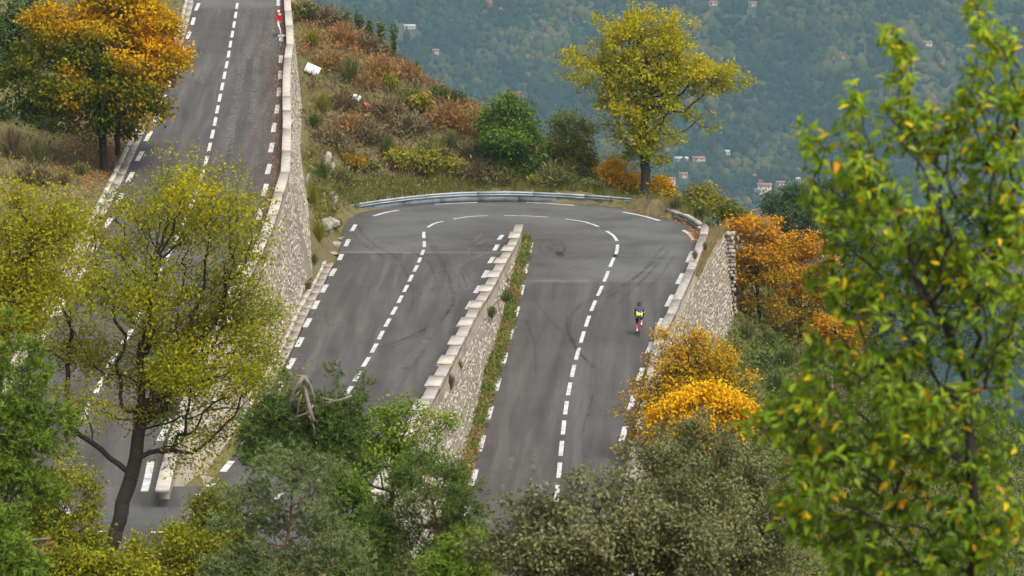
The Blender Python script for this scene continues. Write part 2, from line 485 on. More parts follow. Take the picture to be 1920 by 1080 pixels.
def strip(Ys, fl, fr, leg, nc, name):
    base = sum(len(v) for v in RV)
    uu = np.linspace(0, 1, nc)
    X = np.array([fl(Y) + (fr(Y) - fl(Y)) * uu for Y in Ys])
    YY = np.repeat(np.array(Ys)[:, None], nc, 1)
    ZZ = leg.z(YY)
    # camber: a few centimetres lower at the edges
    V = np.stack([X, YY, ZZ], -1).reshape(-1, 3)
    RV.append(V)
    i, j = np.meshgrid(np.arange(len(Ys) - 1), np.arange(nc - 1), indexing='ij')
    a = base + i * nc + j
    RQ.append(np.stack([a, a + 1, a + nc + 1, a + nc], -1).reshape(-1, 4))
    wid = (X[:, -1:] - X[:, :1]) / 7.5
    RA['across'].append((uu[None, :] * np.maximum(wid, 0.2)).ravel() + {'left': 3, 'mid': 7, 'right': 11, 'top': 15, 'bottom': 19}[name])
    RA['along'].append(YY.ravel())
    x, y = V[:, 0], V[:, 1]
    if name == 'mid': b = smooth(SEAM_M - 0.15, SEAM_M + 0.15, y); sm = np.exp(-((y - SEAM_M - 0.25) / 0.22) ** 2)
    elif name == 'right': b = smooth(SEAM_R - 0.15, SEAM_R + 0.15, y + 0 * x); sm = np.exp(-((y - SEAM_R - 0.25) / 0.22) ** 2) * (x < 4.4)
    elif name == 'top': b = np.ones(len(x)); sm = 0 * x
    elif name == 'bottom': b = smooth(109.5, 107.5, y); sm = 0 * x
    else: b = smooth(239.4, 239.8, y) * 1.0; sm = 0 * x
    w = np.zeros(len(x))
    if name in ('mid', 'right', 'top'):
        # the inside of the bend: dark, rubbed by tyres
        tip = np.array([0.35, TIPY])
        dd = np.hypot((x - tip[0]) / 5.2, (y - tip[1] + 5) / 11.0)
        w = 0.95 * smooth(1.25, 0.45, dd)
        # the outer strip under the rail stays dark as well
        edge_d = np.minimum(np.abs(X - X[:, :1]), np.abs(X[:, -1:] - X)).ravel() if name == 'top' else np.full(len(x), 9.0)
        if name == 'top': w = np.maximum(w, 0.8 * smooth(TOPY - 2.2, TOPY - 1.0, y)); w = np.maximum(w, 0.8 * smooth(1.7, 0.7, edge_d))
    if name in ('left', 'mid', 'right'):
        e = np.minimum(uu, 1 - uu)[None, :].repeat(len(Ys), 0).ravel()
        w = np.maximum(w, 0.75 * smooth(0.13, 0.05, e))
    RA['bend'].append(b); RA['worn'].append(w); RA['seam'].append(sm)


rows = lambda a, b, d=0.5: np.linspace(a, b, max(2, int(round((b - a) / d)) + 1))
RbA = lambda Y: Rb(Y) + 0.12
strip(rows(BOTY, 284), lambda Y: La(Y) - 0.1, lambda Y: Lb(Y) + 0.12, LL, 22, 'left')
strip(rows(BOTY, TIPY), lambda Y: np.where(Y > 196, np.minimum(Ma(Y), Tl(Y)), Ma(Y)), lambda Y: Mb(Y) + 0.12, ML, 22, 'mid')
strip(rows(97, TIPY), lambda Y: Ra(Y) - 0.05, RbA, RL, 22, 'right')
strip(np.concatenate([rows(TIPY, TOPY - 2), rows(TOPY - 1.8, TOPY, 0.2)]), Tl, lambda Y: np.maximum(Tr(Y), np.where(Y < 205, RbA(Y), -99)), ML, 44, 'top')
strip(np.concatenate([rows(BOTMIN, BOTMIN + 2, 0.2), rows(BOTMIN + 2.2, BOTY)]), Bl, Br, LL, 44, 'bottom')
road_me = mesh('road', np.concatenate(RV), RQ, {k: np.concatenate(v) for k, v in RA.items()}, smooth=True)
road = tag(link('road', road_me, M['asphalt']), 'grey asphalt mountain road folded into hairpin bends with white dashed lines', None, kind='structure')


def ribbon(name, P, w, leg, lift, mat, parent, Zs=None):
    P = np.asarray(P, float)
    T = np.gradient(P[:, :2], axis=0)
    T /= np.linalg.norm(T, axis=1)[:, None] + 1e-9
    Nn = np.stack([-T[:, 1], T[:, 0]], 1)
    w = np.broadcast_to(np.asarray(w, float), (len(P),))[:, None]
    A, B = P.copy(), P.copy()
    A[:, :2] += Nn * w / 2
    B[:, :2] -= Nn * w / 2
    for Q in (A, B):
        Q[:, 2] = leg.z(Q[:, 1]) + lift
    V = np.concatenate([A, B])
    n = len(P)
    q = [[i, i + 1, n + i + 1, n + i] for i in range(n - 1)]
    me = mesh(name, V, q)
    # faces must look up
    if me.polygons[0].normal.z < 0: me.flip_normals()
    return link(name, me, mat, parent)


def on_leg(leg, pts, n=None, h=0.0):
    P = np.array([leg.at(x, y, h) for x, y in pts])
    if n is None: return P
    # Catmull-Rom resample
    d = np.concatenate([[0], np.cumsum(np.linalg.norm(np.diff(P, axis=0), axis=1))])
    Q = []
    for s_ in np.linspace(0, d[-1], n):
        i = min(max(np.searchsorted(d, s_) - 1, 0), len(P) - 2)
        u_ = (s_ - d[i]) / (d[i + 1] - d[i])
        p0, p1, p2, p3 = P[max(i - 1, 0)], P[i], P[i + 1], P[min(i + 2, len(P) - 1)]
        Q.append(0.5 * ((2 * p1) + (-p0 + p2) * u_ + (2 * p0 - 5 * p1 + 4 * p2 - p3) * u_ ** 2 + (-p0 + 3 * p1 - 3 * p2 + p3) * u_ ** 3))
    return np.array(Q)


# centre line of each leg, dash by dash (3 m dash, 1.3 m gap)
cR = edge(RL, [(1158, 459), (1157, 470), (1151, 484), (1140, 510), (1129, 537), (1116, 565), (1105, 592), (1095, 622), (1086, 652), (1077, 685), (1070, 715), (1063, 752), (1058, 789), (1054, 827), (1050, 868), (1046, 910), (1041, 955), (1036, 1002)])
cM = edge(ML, [(795, 430), (794.5, 440), (795, 448), (796, 463), (790, 480), (783, 497), (773, 515.7), (764, 535), (754, 554), (743, 575.7), (731, 597), (718, 621), (706, 645), (692, 670), (675, 697), (659, 725), (641, 754), (622, 785), (600, 820), (572, 862)])
cL = edge(LL, [(446, 0), (443, 22), (437, 57), (433, 77), (427, 112), (418, 155), (409, 199), (400, 245), (388, 297), (375, 340), (357, 390), (346, 415), (319, 470), (295, 523), (272, 575), (240, 630), (212, 672), (190, 715), (163, 770), (140, 825)])
LIFT = 0.014
for k in range(len(ry)):
    Y1 = RIGHT_TOPS[k]
    if Y1 - 3 < 99: break
    Y = np.linspace(Y1, Y1 - 3.0, 4)
    ribbon('centre_dash', np.stack([cR(Y), Y, Y * 0], 1), 0.2, RL, LIFT, M['paint'], road)
for k in range(0, 18):
    Y = np.linspace(MID_TOPS[k], MID_TOPS[k] - 3.05, 4)
    ribbon('centre_dash', np.stack([cM(Y), Y, Y * 0], 1), 0.2, ML, LIFT, M['paint'], road)
for k in range(0, 28):
    Y = np.linspace(LEFT_TOPS[k], LEFT_TOPS[k] - 2.9, 4)
    ribbon('centre_dash', np.stack([cL(Y), Y, Y * 0], 1), 0.2, LL, LIFT, M['paint'], road)
for pts in [[(831, 415.5), (815, 419), (802, 426.5)], [(915, 404.5), (880, 406.5), (850, 411)], [(945, 404.3), (985, 405), (1027, 407.5)],
            [(1060, 411), (1095, 416), (1122, 425)], [(1137, 433.5), (1150, 442), (1157, 452)], [(1158, 459), (1157, 468), (1155, 477)]]:
    ribbon('centre_dash', on_leg(ML, pts, 7), 0.2, ML, LIFT, M['paint'], road)
for pts in [[(110, 935), (130, 965)], [(177, 996), (203, 997.5)], [(283, 999), (327, 997)], [(370, 992), (410, 984)], [(447, 975), (472, 963)], [(505, 945), (530, 925)]]:
    ribbon('centre_dash', on_leg(LL, pts, 3), 0.2, LL, LIFT, M['paint'], road)
# edge lines (wider, longer gaps), traced pair by pair
E_R = [((996, 455), (992, 474)), ((988, 496), (984, 513)), ((980, 534), (976, 553)), ((971, 575), (965, 595)), ((960, 617), (954, 637)), ((948, 662), (943, 682)), ((936, 710), (929, 733)), ((921, 762), (914, 787)), ((906, 817), (898, 847)), ((892, 880), (884, 911)), ((877, 950), (869, 985)),
       ((1299, 471), (1289, 492)), ((1280, 513), (1270, 533)), ((1261, 553), (1250, 575)), ((1242, 597), (1232, 619)), ((1223, 642), (1214, 663)), ((1205, 690), (1197, 714)), ((1189, 742), (1181, 768)), ((1173, 800), (1165, 828))]
E_M = [((667, 421), (659, 434)), ((654, 449), (648, 462)), ((641, 477), (636, 488)), ((628, 504), (620, 518)), ((612, 534), (604, 549)), ((596, 564), (588, 580)), ((581, 597), (572, 614)), ((566, 633), (557, 651)), ((551, 672), (540, 692)), ((530, 715), (519, 737)), ((505, 762), (490, 786)), ((470, 815), (455, 838)), ((434, 865), (418, 885)), ((399, 907), (370, 929)),
       ((942, 441), (935, 450)), ((933, 459), (927, 470)), ((925, 482), (918, 494)), ((914, 507), (906, 521)), ((900, 536), (891, 550)), ((885, 565), (876, 580)), ((869, 597), (860, 613)), ((852, 630), (843, 648)), ((834, 668), (824, 686)), ((815, 708), (803, 727)), ((792, 750), (778, 774)), ((762, 800), (746, 828)), ((735, 848), (720, 872))]
E_L = [((373, 6), (367, 20)), ((364, 33), (360, 47)), ((356, 60), (351, 73)), ((348, 86), (343, 100)), ((331, 128), (326, 142)), ((322, 150), (315, 164)), ((310, 178), (303, 195)), ((296, 213), (288, 230)), ((283, 247), (273, 265)), ((267, 284), (257, 302)), ((249, 323), (239, 342)), ((230, 363), (221, 380)), ((211, 405), (197, 427)), ((187, 450), (173, 474)), ((158, 503), (142, 530)), ((124, 562), (106, 592)), ((88, 622), (66, 656)),
       ((522, 0), (522, 11)), ((524, 30), (525, 42)), ((527, 66), (527, 78)), ((527, 104), (526, 118)), ((526, 133), (525, 149)), ((524, 165), (522, 181)), ((521, 197), (518, 213)), ((515, 231), (512, 248)), ((511, 268), (507, 286)), ((506, 308), (501, 327)), ((500, 345), (494, 368)), ((490, 391), (484, 413)), ((478, 440), (469, 460)), ((456, 494), (448, 511)), ((439, 534), (427, 552)), ((412, 592), (398, 618)), ((381, 651), (367, 682)), ((352, 715), (336, 750)), ((319, 785), (300, 827)), ((283, 866), (271, 922))]
for leg, E in ((RL, E_R), (ML, E_M), (LL, E_L)):
    for a, b in E:
        ribbon('edge_dash', on_leg(leg, [a, b], 3), 0.27, leg, LIFT, M['paint'], road)
for pts in [[(747, 394.5), (722, 399), (701, 405)], [(895, 380), (855, 381.3), (815, 383.3)], [(988, 380.3), (1030, 382), (1077, 385.3)], [(1168, 398), (1205, 405), (1236, 414)], [(1281, 432), (1293, 439.5), (1300, 450)]]:
    ribbon('edge_dash', on_leg(ML, pts, 6), 0.27, ML, LIFT, M['paint'], road)

# tyre marks and pale scuffs: thin worn films on the asphalt
def mark_mat(name, col, k, sc):
    m, t, p = newmat(name)
    p.inputs['Base Color'].default_value = (*col, 1)
    p.inputs['Roughness'].default_value = 0.85
    tr = N(t, 'BsdfTransparent')
    mx = N(t, 'MixShader')
    f = noise(t, sc, 5, 0.7, objco(t))
    t.links.new(mth(t, 'MULTIPLY', ramp(t, f, [(0.35, (0, 0, 0)), (0.75, (1, 1, 1))]), k), mx.inputs[0])
    t.links.new(tr.outputs[0], mx.inputs[1])
    t.links.new(p.outputs[0], mx.inputs[2])
    t.links.new(mx.outputs[0], t.nodes['Material Output'].inputs['Surface'])
    return m


M['skid'] = mark_mat('tyre_rubber', (0.02, 0.02, 0.02), 0.33, 1.1)
M['scuff'] = mark_mat('pale_scuff', (0.19, 0.178, 0.168), 0.55, 1.8)
LIFT2 = 0.026
for leg, pts, w in [
    (RL, [(1112, 690), (1082, 655), (1067, 622), (1068, 600), (1082, 578), (1110, 560), (1150, 543), (1200, 515), (1240, 480)], 0.22),
    (RL, [(1104, 680), (1076, 648), (1063, 615), (1065, 592)], 0.14),
    (RL, [(1255, 470), (1225, 505), (1195, 535), (1160, 570)], 0.2), (RL, [(1245, 462), (1212, 500), (1180, 530), (1140, 560)], 0.2),
    (RL, [(1265, 480), (1240, 515), (1215, 540)], 0.16),
    (RL, [(1108, 775), (1097, 790), (1090, 830)], 0.12), (RL, [(1112, 740), (1107, 760), (1098, 785)], 0.12),
    (RL, [(1020, 452), (1012, 462), (1016, 476), (1035, 482), (1052, 476), (1060, 464), (1050, 456)], 0.2),
    (RL, [(1030, 462), (1036, 470), (1048, 474), (1055, 484)], 0.5), (RL, [(1040, 458), (1052, 468), (1046, 482)], 0.6),
    (RL, [(1000, 560), (1040, 610), (1080, 640)], 0.12), (RL, [(985, 600), (1000, 640), (1005, 700)], 0.1),
    (ML, [(800, 445), (825, 490), (842, 530), (847, 560), (838, 585), (805, 612), (760, 636), (700, 655)], 0.22),
    (ML, [(810, 450), (836, 500), (850, 540), (850, 572), (830, 598), (790, 622), (735, 645)], 0.18),
    (ML, [(690, 665), (740, 650), (790, 628), (825, 605), (850, 570)], 0.16),
    (ML, [(800, 520), (820, 512), (850, 510), (880, 520)], 0.18), (ML, [(780, 560), (800, 545), (830, 540)], 0.16),
    (ML, [(655, 425), (668, 445), (690, 465), (720, 482)], 0.16), (ML, [(668, 418), (682, 440), (706, 462), (740, 480)], 0.16),
    (ML, [(612, 580), (612, 600), (620, 612), (640, 605)], 0.14), (ML, [(770, 470), (800, 490), (815, 520), (810, 550)], 0.2),
    (ML, [(820, 432), (850, 440), (880, 452), (905, 470)], 0.15), (ML, [(740, 480), (760, 510), (775, 550), (770, 590)], 0.14)]:
    ribbon('tyre_mark', on_leg(leg, pts, 22), w, leg, LIFT2 + 0.001 * random.random() * 4, M['skid'], road)
for leg, pts, w in [
    (ML, [(890, 428), (902, 440), (925, 450)], 0.14), (ML, [(865, 478), (890, 462), (912, 450)], 0.3), (ML, [(862, 500), (885, 486), (905, 478)], 0.4), (ML, [(870, 515), (876, 530), (868, 545)], 0.18),
    (ML, [(876, 460), (880, 474), (872, 490)], 0.2), (ML, [(905, 436), (895, 448), (884, 456)], 0.22), (ML, [(845, 505), (862, 520), (866, 540)], 0.25), (ML, [(820, 600), (780, 660), (740, 700)], 0.5), (ML, [(800, 640), (760, 690)], 0.4),
    (RL, [(1012, 530), (1060, 531.5), (1105, 533)], 0.25), (RL, [(1105, 533), (1180, 534), (1260, 533)], 0.14), (ML, [(650, 475), (720, 478), (790, 479)], 0.22), (ML, [(790, 479), (830, 480), (862, 481)], 0.2), (RL, [(1005, 842), (1001, 862), (998, 882)], 0.3), (RL, [(960, 860), (955, 885)], 0.25), (LL, [(394, 100), (384, 130), (377, 160)], 0.3), (LL, [(455, 120), (447, 170), (435, 230), (428, 290)], 0.5), (LL, [(480, 100), (478, 160), (470, 230)], 0.4)]:
    ribbon('scuff_mark', on_leg(leg, pts, 18), w, leg, LIFT2 + 0.006 + 0.001 * random.random() * 4, M['scuff'], road)

# ------------------------------------------------------------------ terrain
ctrl = []
C = lambda x, y, z: ctrl.append((x, y, z))
Lwall = lambda Y: np.where(np.asarray(Y) < 176.5, Lw(Y), np.interp(Y, Lw_far[:, 1], Lw_far[:, 0]))
LwZ = lambda Y: np.where(np.asarray(Y) < 172, ML.z(np.minimum(Y, 200)) + 0.15, np.interp(Y, np.r_[172, Lw_far[:, 1]], np.r_[ML.z(172) + 0.15, Lw_far[:, 2]]))
for Y in range(116, 285, 8):
    z = float(LL.z(Y))
    C(La(Y) - 1.2, Y, z + 0.05); C(La(Y) - 4, Y, z + 0.45); C(La(Y) - 9, Y, z + 1.6); C(La(Y) - 20, Y, z + 5.5); C(La(Y) - 55, Y, z + 20)
for q in Lw_far: C(*q)
for Y in range(116, 176, 8): C(float(Lw(Y)), Y, float(LwZ(Y)))
for Y in range(180, int(TOPY), 6): C(float(Tl(Y) if Y > 197 else Ma(Y)) - 0.3, Y, float(ML.z(Y)) + 0.05)
for x in range(700, 1180, 60):
    Y = float(np.interp(x, [650, 760, 870, 950, 1050, 1170], [214.5, 217.8, 219, 219.6, 219.2, 217.2]))
    q = at(x, 376, Y); C(q[0], Y + 0.6, ZT + 0.1)
for x, y, Y in [(562, 22, 249), (640, 48, 245), (700, 92, 243), (740, 135, 240), (800, 172, 236.5), (870, 208, 232.5), (930, 250, 229.5), (990, 305, 227),
                (640, 200, 228), (640, 300, 220), (760, 250, 227.5), (760, 330, 221.8), (880, 285, 226), (880, 338, 222), (960, 332, 222.5), (1010, 348, 221.5), (1100, 352, 221.5),
                (600, 150, 232), (596, 300, 214), (604, 400, 204.5), (598, 450, 196.5), (606, 480, 188), (612, 350, 216), (640, 397, 213), (660, 394, 214.3), (680, 390, 215.5), (680, 140, 236), (600, 60, 243),
                (1190, 385, 219.5), (1250, 384, 220), (1300, 392, 215), (1345, 404, 211)]:
    C(*at(x, y, Y))
for x, Y, z in [(-24, 268, 12), (-16, 262, 8.5), (-8, 258, 3.5), (0, 252, -2), (8, 248, -5), (16, 246, -9), (28, 240, -15), (-12, 290, -12), (6, 290, -24), (30, 290, -34), (-30, 300, 6), (60, 290, -50), (60, 240, -30),
                (14.5, 203, -5.9), (15.0, 206, -6.2), (15.6, 210, -6.8), (17, 213, -7.4), (13, 194, -5.7), (12.2, 184, -5.4), (11, 172, -5.1), (9.3, 158, -4.7), (8, 144, -4.4), (7.2, 130, -4.2), (7, 116, -4.2),
                (20, 203, -8.6), (19, 184, -8.2), (16, 160, -7.0), (15, 140, -6.6), (14, 116, -5.6), (32, 205, -14), (34, 180, -15), (30, 150, -13), (30, 120, -11), (60, 200, -28), (60, 150, -27), (60, 110, -22), (17, 216, -7.5), (24, 226, -11),
                (0, -8, 25.2), (-40, -8, 27), (40, -8, 24), (0, 12, 22.0), (-30, 12, 24), (30, 12, 20), (0, 30, 17.2), (-30, 30, 19), (30, 30, 15.5), (0, 50, 12.2), (-25, 50, 13.3), (25, 50, 10.5), (0, 70, 7.4), (-22, 70, 8.2), (22, 70, 5.0),
                (-7, 88, 2.6), (-13, 90, 2.7), (-20, 92, 3.2), (2, 88, 0.8), (12, 92, -1.5), (3, 96, -1.8), (-32, 92, 6), (-45, 104, 10), (-60, 60, 22), (60, 60, -2), (60, 12, 14), (-60, 12, 30), (7, 104, -3.6)]:
    C(x, Y, z)
ctrl = np.array(ctrl, float)
_sc = 60.0


def _U(r2):
    return 0.5 * r2 * np.log(r2 + 1e-12)


def tps_fit(P, lam=0.004):
    xy = P[:, :2] / _sc
    n = len(xy)
    K = _U(((xy[:, None] - xy[None]) ** 2).sum(-1)) + lam * np.eye(n)
    Pm = np.c_[np.ones(n), xy]
    A = np.zeros((n + 3, n + 3))
    A[:n, :n], A[:n, n:], A[n:, :n] = K, Pm, Pm.T
    return xy, np.linalg.solve(A, np.r_[P[:, 2], 0, 0, 0])


_xy, _w = tps_fit(ctrl)


def tps(X, Y):
    q = np.stack([np.ravel(X), np.ravel(Y)], 1) / _sc
    out = np.empty(len(q))
    for i in range(0, len(q), 8000):
        b = q[i:i + 8000]
        out[i:i + 8000] = _U(((b[:, None] - _xy[None]) ** 2).sum(-1)) @ _w[:-3] + _w[-3] + b @ _w[-2:]
    return out.reshape(np.shape(X))


GX = np.unique(np.concatenate([np.arange(-90, -38, 2.0), np.arange(-38, 30, 0.6), np.arange(30, 92, 2.0)]))
GY = np.unique(np.concatenate([np.arange(-8, 92, 2.0), np.arange(92, 262, 0.7), np.arange(262, 322, 2.0)]))
XX, YY = np.meshgrid(GX, GY)
ZZ = tps(XX, YY)
rough_amp = 0.35 * (fbm(XX / 3.1, YY / 3.1, 3) - 0.5) + 0.9 * (fbm(XX / 9, YY / 9, 5) - 0.5)
ROADMASK = np.zeros_like(ZZ)
for r, Y in enumerate(GY):
    z = ZZ[r]
    nat = z + rough_amp[r]
    if Y <= BOTMIN - 2 or Y > 284:
        ZZ[r] = nat; continue
    zl, zm, zr = float(LL.z(Y)), float(ML.z(Y)), float(RL.z(Y))
    kn, D = [], 0.4     # knots (X, Z)
    if Y >= BOTY:
        la, lb, lw = float(La(Y)), float(Lb(Y)), float(Lwall(Y))
        low = float(LwZ(Y)) - 0.1
        kn += [(la - 1.0, zl + 0.05), (la - 0.25, zl - D), (lb - 2.2, zl - D), (lb - 0.5, min(low, zl - D)), (lw, low)]
        segs = [(la - 1.0, lw)]
        if Y < TIPY:
            ma, mb, mw, ra, rb = float(Ma(Y)), float(Mb(Y)), float(Mw(Y)), float(Ra(Y)), float(Rb(Y))
            if Y < 176: kn += [(ma - 0.75, zm + 0.02), (ma - 0.05, zm - D)]; segs = [(la - 1.0, 1e3)]
            else: segs.append((ma - 0.6, 1e3)); kn += [(ma - 0.6, zm + 0.02), (ma - 0.05, zm - D)]
            hz = min(zr, zm) - D
            kn += [(max(mb - 1.8, ma + 0.5), zm - D), (max(mb - 0.3, ma + 0.6), hz), (mw, zr + 0.03), (ra - 0.15, zr + 0.0), (ra + 0.5, zr - D), (rb - 2.0, zr - D), (rb - 0.2, zr - D - 1.5)]
            rend = rb + 0.2
        elif Y < TOPY:
            tl, tr = float(Tl(Y)), float(Tr(Y))
            segs.append((tl - 0.5, 1e3)); kn += [(tl - 0.5, ZT + 0.03), (tl + 0.4, ZT - D)]
            if Y < 206: tr = max(tr, float(Rb(Y)))
            kn += [(max(tr - 2.0, tl + 0.5), ZT - D), (max(tr - 0.2, tl + 0.6), ZT - D - (1.5 if Y < 205.5 else -0.3))]
            rend = max(tr - 0.2, tl + 0.6)
        else: rend = lw
    else:
        bl, br = float(Bl(Y)) if Y > BOTMIN else 0, float(Br(Y)) if Y > BOTMIN else 0
        segs = []
        rend = None
        if Y > BOTMIN:
            kn += [(bl - 0.8, zl + 0.02), (bl, zl - D), (br, zl - D), (br + 0.8, zl - 0.05)]
            segs.append((bl - 0.8, br + 0.8)); rend = br + 0.8
        if Y > 98:
            ra, rb = float(Ra(Y)), float(Rb(Y))
            kn += [(ra - 0.6, zr + 0.02), (ra + 0.3, zr - D), (rb - 2.0, zr - D), (rb - 0.2, zr - D - 1.5)]
            segs.append(((rend if rend is not None else ra - 0.6), 1e3)); rend = rb + 0.2
        if rend is None: ZZ[r] = nat; continue
    kn = np.array(kn)
    kn = kn[np.argsort(kn[:, 0], kind='stable')]
    zi = np.interp(GX, kn[:, 0], kn[:, 1])
    inside = np.zeros(len(GX), bool)
    for a, b in segs: inside |= (GX >= a) & (GX <= min(b, rend))
    edge_d = np.min(np.abs(GX[:, None] - np.array([[a, min(b, rend)] for a, b in segs]).reshape(1, -1)), axis=1)
    f = np.clip(edge_d / 3.0, 0, 1)
    ZZ[r] = np.where(inside, zi, z + rough_amp[r] * f)
    ROADMASK[r] = inside


def ground(x, y):
    i = np.clip(np.searchsorted(GX, x) - 1, 0, len(GX) - 2)
    j = np.clip(np.searchsorted(GY, y) - 1, 0, len(GY) - 2)
    fx = np.clip((x - GX[i]) / (GX[i + 1] - GX[i]), 0, 1)
    fy = np.clip((y - GY[j]) / (GY[j + 1] - GY[j]), 0, 1)
    return (ZZ[j, i] * (1 - fx) + ZZ[j, i + 1] * fx) * (1 - fy) + (ZZ[j + 1, i] * (1 - fx) + ZZ[j + 1, i + 1] * fx) * fy


def masked(x, y):
    i = np.clip(np.searchsorted(GX, x) - 1, 0, len(GX) - 2)
    j = np.clip(np.searchsorted(GY, y) - 1, 0, len(GY) - 2)
    return (ROADMASK[j, i] + ROADMASK[j, i + 1] + ROADMASK[j + 1, i] + ROADMASK[j + 1, i + 1]) > 0


def hit(x, y, Y0=90, Y1=320):
    """where the line of sight of a photograph point meets the near hillside"""
    d = ray(x, y)
    Ys = np.arange(Y0, Y1, 0.25)
    f = CAM_H + d[2] / d[1] * Ys - ground(d[0] / d[1] * Ys, Ys)
    s = np.where(f <= 0)[0]
    Y = Ys[s[0]] if len(s) else Ys[np.where(Ys < 262, f, 1e9).argmin()]
    X = d[0] / d[1] * Y
    return np.array([X, Y, float(ground(X, Y))])


m, t, p = newmat('hillside_soil')
co = objco(t)
a = noise(t, 0.16, 6, 0.65, co)
b = noise(t, 1.1, 6, 0.7, co)
c1 = ramp(t, b, [(0.25, (0.07, 0.058, 0.033)), (0.5, (0.135, 0.108, 0.055)), (0.75, (0.21, 0.165, 0.085))])
c2 = ramp(t, b, [(0.25, (0.05, 0.058, 0.018)), (0.5, (0.105, 0.105, 0.03)), (0.75, (0.17, 0.14, 0.055))])
c = mixc(t, ramp(t, a, [(0.42, (0, 0, 0)), (0.58, (1, 1, 1))]), c1, c2)
c = mixc(t, ramp(t, noise(t, 5.0, 4, 0.7, co), [(0.45, (0, 0, 0)), (0.8, (0.35, 0.35, 0.35))]), c, (0.24, 0.20, 0.14))
t.links.new(c, p.inputs['Base Color'])
p.inputs['Roughness'].default_value = 0.95
p.inputs['Specular IOR Level'].default_value = 0.1
bump(t, b, p, 0.9, 0.15)
M['soil'] = m
ny, nx = ZZ.shape
i, j = np.meshgrid(np.arange(ny - 1), np.arange(nx - 1), indexing='ij')
a = i * nx + j
tag(link('hillside', mesh('hillside', np.stack([XX, YY, ZZ], -1).reshape(-1, 3), np.stack([a, a + 1, a + nx + 1, a + nx], -1).reshape(-1, 4), smooth=True), M['soil']),
    'steep hillside with dry grass and soil around the hairpin road', None, kind='structure')

# ------------------------------------------------------------------ valley and the mountain across it
_my = np.array([286, 330, 420, 600, 1000, 1600, 2200, 2600, 2750, 2900, 3050, 3250, 3600, 4200, 5200, 6500])
_mz = np.array([-42, -62, -95, -150, -240, -310, -345, -352, -338, -300, -243, -160, -20, 190, 380, 420])


def mz(X, Y):
    X, Y = np.asarray(X, float), np.asarray(Y, float)
    k = np.clip((Y - 300) / 2200, 0, 1)
    w = X + 60 * np.sin(Y / 260.0)
    ridge = 52 * (fbm(w / 210 + 9, Y / 420 + 3, 21, 3) - 0.5) + 10 * np.sin((X + 0.35 * Y) / 75.0) * fbm(X / 300, Y / 300, 4, 2)
    up = np.clip((Y - 2650) / 350, 0, 1)
    return np.interp(Y, _my, _mz) + ridge * (0.15 * k + 1.1 * up) + 14 * (fbm(X / 90, Y / 90, 31, 3) - 0.5) * up


m, t, p = newmat('mountain_ground')
co = objco(t)
a = noise(t, 0.012, 6, 0.65, co)
b = noise(t, 0.12, 5, 0.7, co)
c = mixc(t, ramp(t, a, [(0.45, (0, 0, 0)), (0.62, (1, 1, 1))]), ramp(t, b, [(0.3, (0.016, 0.028, 0.012)), (0.7, (0.045, 0.06, 0.02))]), ramp(t, b, [(0.3, (0.045, 0.045, 0.025)), (0.7, (0.10, 0.085, 0.05))]))
t.links.new(c, p.inputs['Base Color'])
p.inputs['Roughness'].default_value = 1.0
p.inputs['Specular IOR Level'].default_value = 0.0
bump(t, b, p, 1.0, 2.0)
M['mtn'] = m
gx = np.linspace(-1500, 1500, 151)
gy = np.unique(np.concatenate([np.linspace(288, 2400, 50), np.linspace(2400, 3400, 90), np.linspace(3400, 6400, 40)]))
mx_, my_ = np.meshgrid(gx, gy)
mzz = mz(mx_, my_)
ny, nx = mzz.shape
i, j = np.meshgrid(np.arange(ny - 1), np.arange(nx - 1), indexing='ij')
a = i * nx + j
tag(link('mountain_terrain', mesh('mountain_terrain', np.stack([mx_, my_, mzz], -1).reshape(-1, 3), np.stack([a, a + 1, a + nx + 1, a + nx], -1).reshape(-1, 4), smooth=True), M['mtn']),
    'wooded mountainside rising across the valley behind the road', None, kind='structure')


def mhit(x, y):
    d = ray(x, y)
    Ys = np.arange(2350, 4200, 2.0)
    f = CAM_H + d[2] / d[1] * Ys - mz(d[0] / d[1] * Ys, Ys)
    s = np.where(f <= 0)[0]
    Y = Ys[s[0]] if len(s) else 4200
    X = d[0] / d[1] * Y
    return np.array([X, Y, float(mz(X, Y))])


# haze: one closed box of thin air round everything
m = bpy.data.materials.new('haze_air')
m.use_nodes = True
t = m.node_tree
t.nodes.remove(t.nodes['Principled BSDF'])
pv = t.nodes.new('ShaderNodeVolumePrincipled')
pv.inputs['Color'].default_value = (0.45, 0.74, 0.88, 1)
pv.inputs['Density'].default_value = 0.000105
pv.inputs['Anisotropy'].default_value = 0.0
t.links.new(pv.outputs[0], t.nodes['Material Output'].inputs['Volume'])
M['haze'] = m
hz = MB().box((0, 3100, 40), (3200, 6700, 1100)).build('haze', M['haze'])
tag(hz, 'pale blue haze filling the valley air', None, kind='stuff')
# ------------------------------------------------------------------ stone materials
def stonemat(name, a, b, dark=0.5, bm=0.5):
    m, t, p = newmat(name)
    co = objco(t)
    n1 = noise(t, 3.0, 6, 0.7, co)
    n2 = noise(t, 0.45, 5, 0.6, co)
    tint = attr(t, 'tint')
    c = ramp(t, tint, [(0.0, tuple(x * dark for x in a)), (0.35, a), (1.0, b)])
    c = mixc(t, ramp(t, n1, [(0.4, (0, 0, 0)), (0.75, (0.55, 0.55, 0.55))]), c, tuple(x * 0.55 for x in a))
    c = mixc(t, ramp(t, n2, [(0.45, (0, 0, 0)), (0.7, (0.4, 0.4, 0.4))]), c, (a[0] * 0.75, a[1] * 0.72, a[2] * 0.62))
    t.links.new(c, p.inputs['Base Color'])
    p.inputs['Roughness'].default_value = 0.92
    p.inputs['Specular IOR Level'].default_value = 0.15
    bump(t, n1, p, bm, 0.04)
    return m


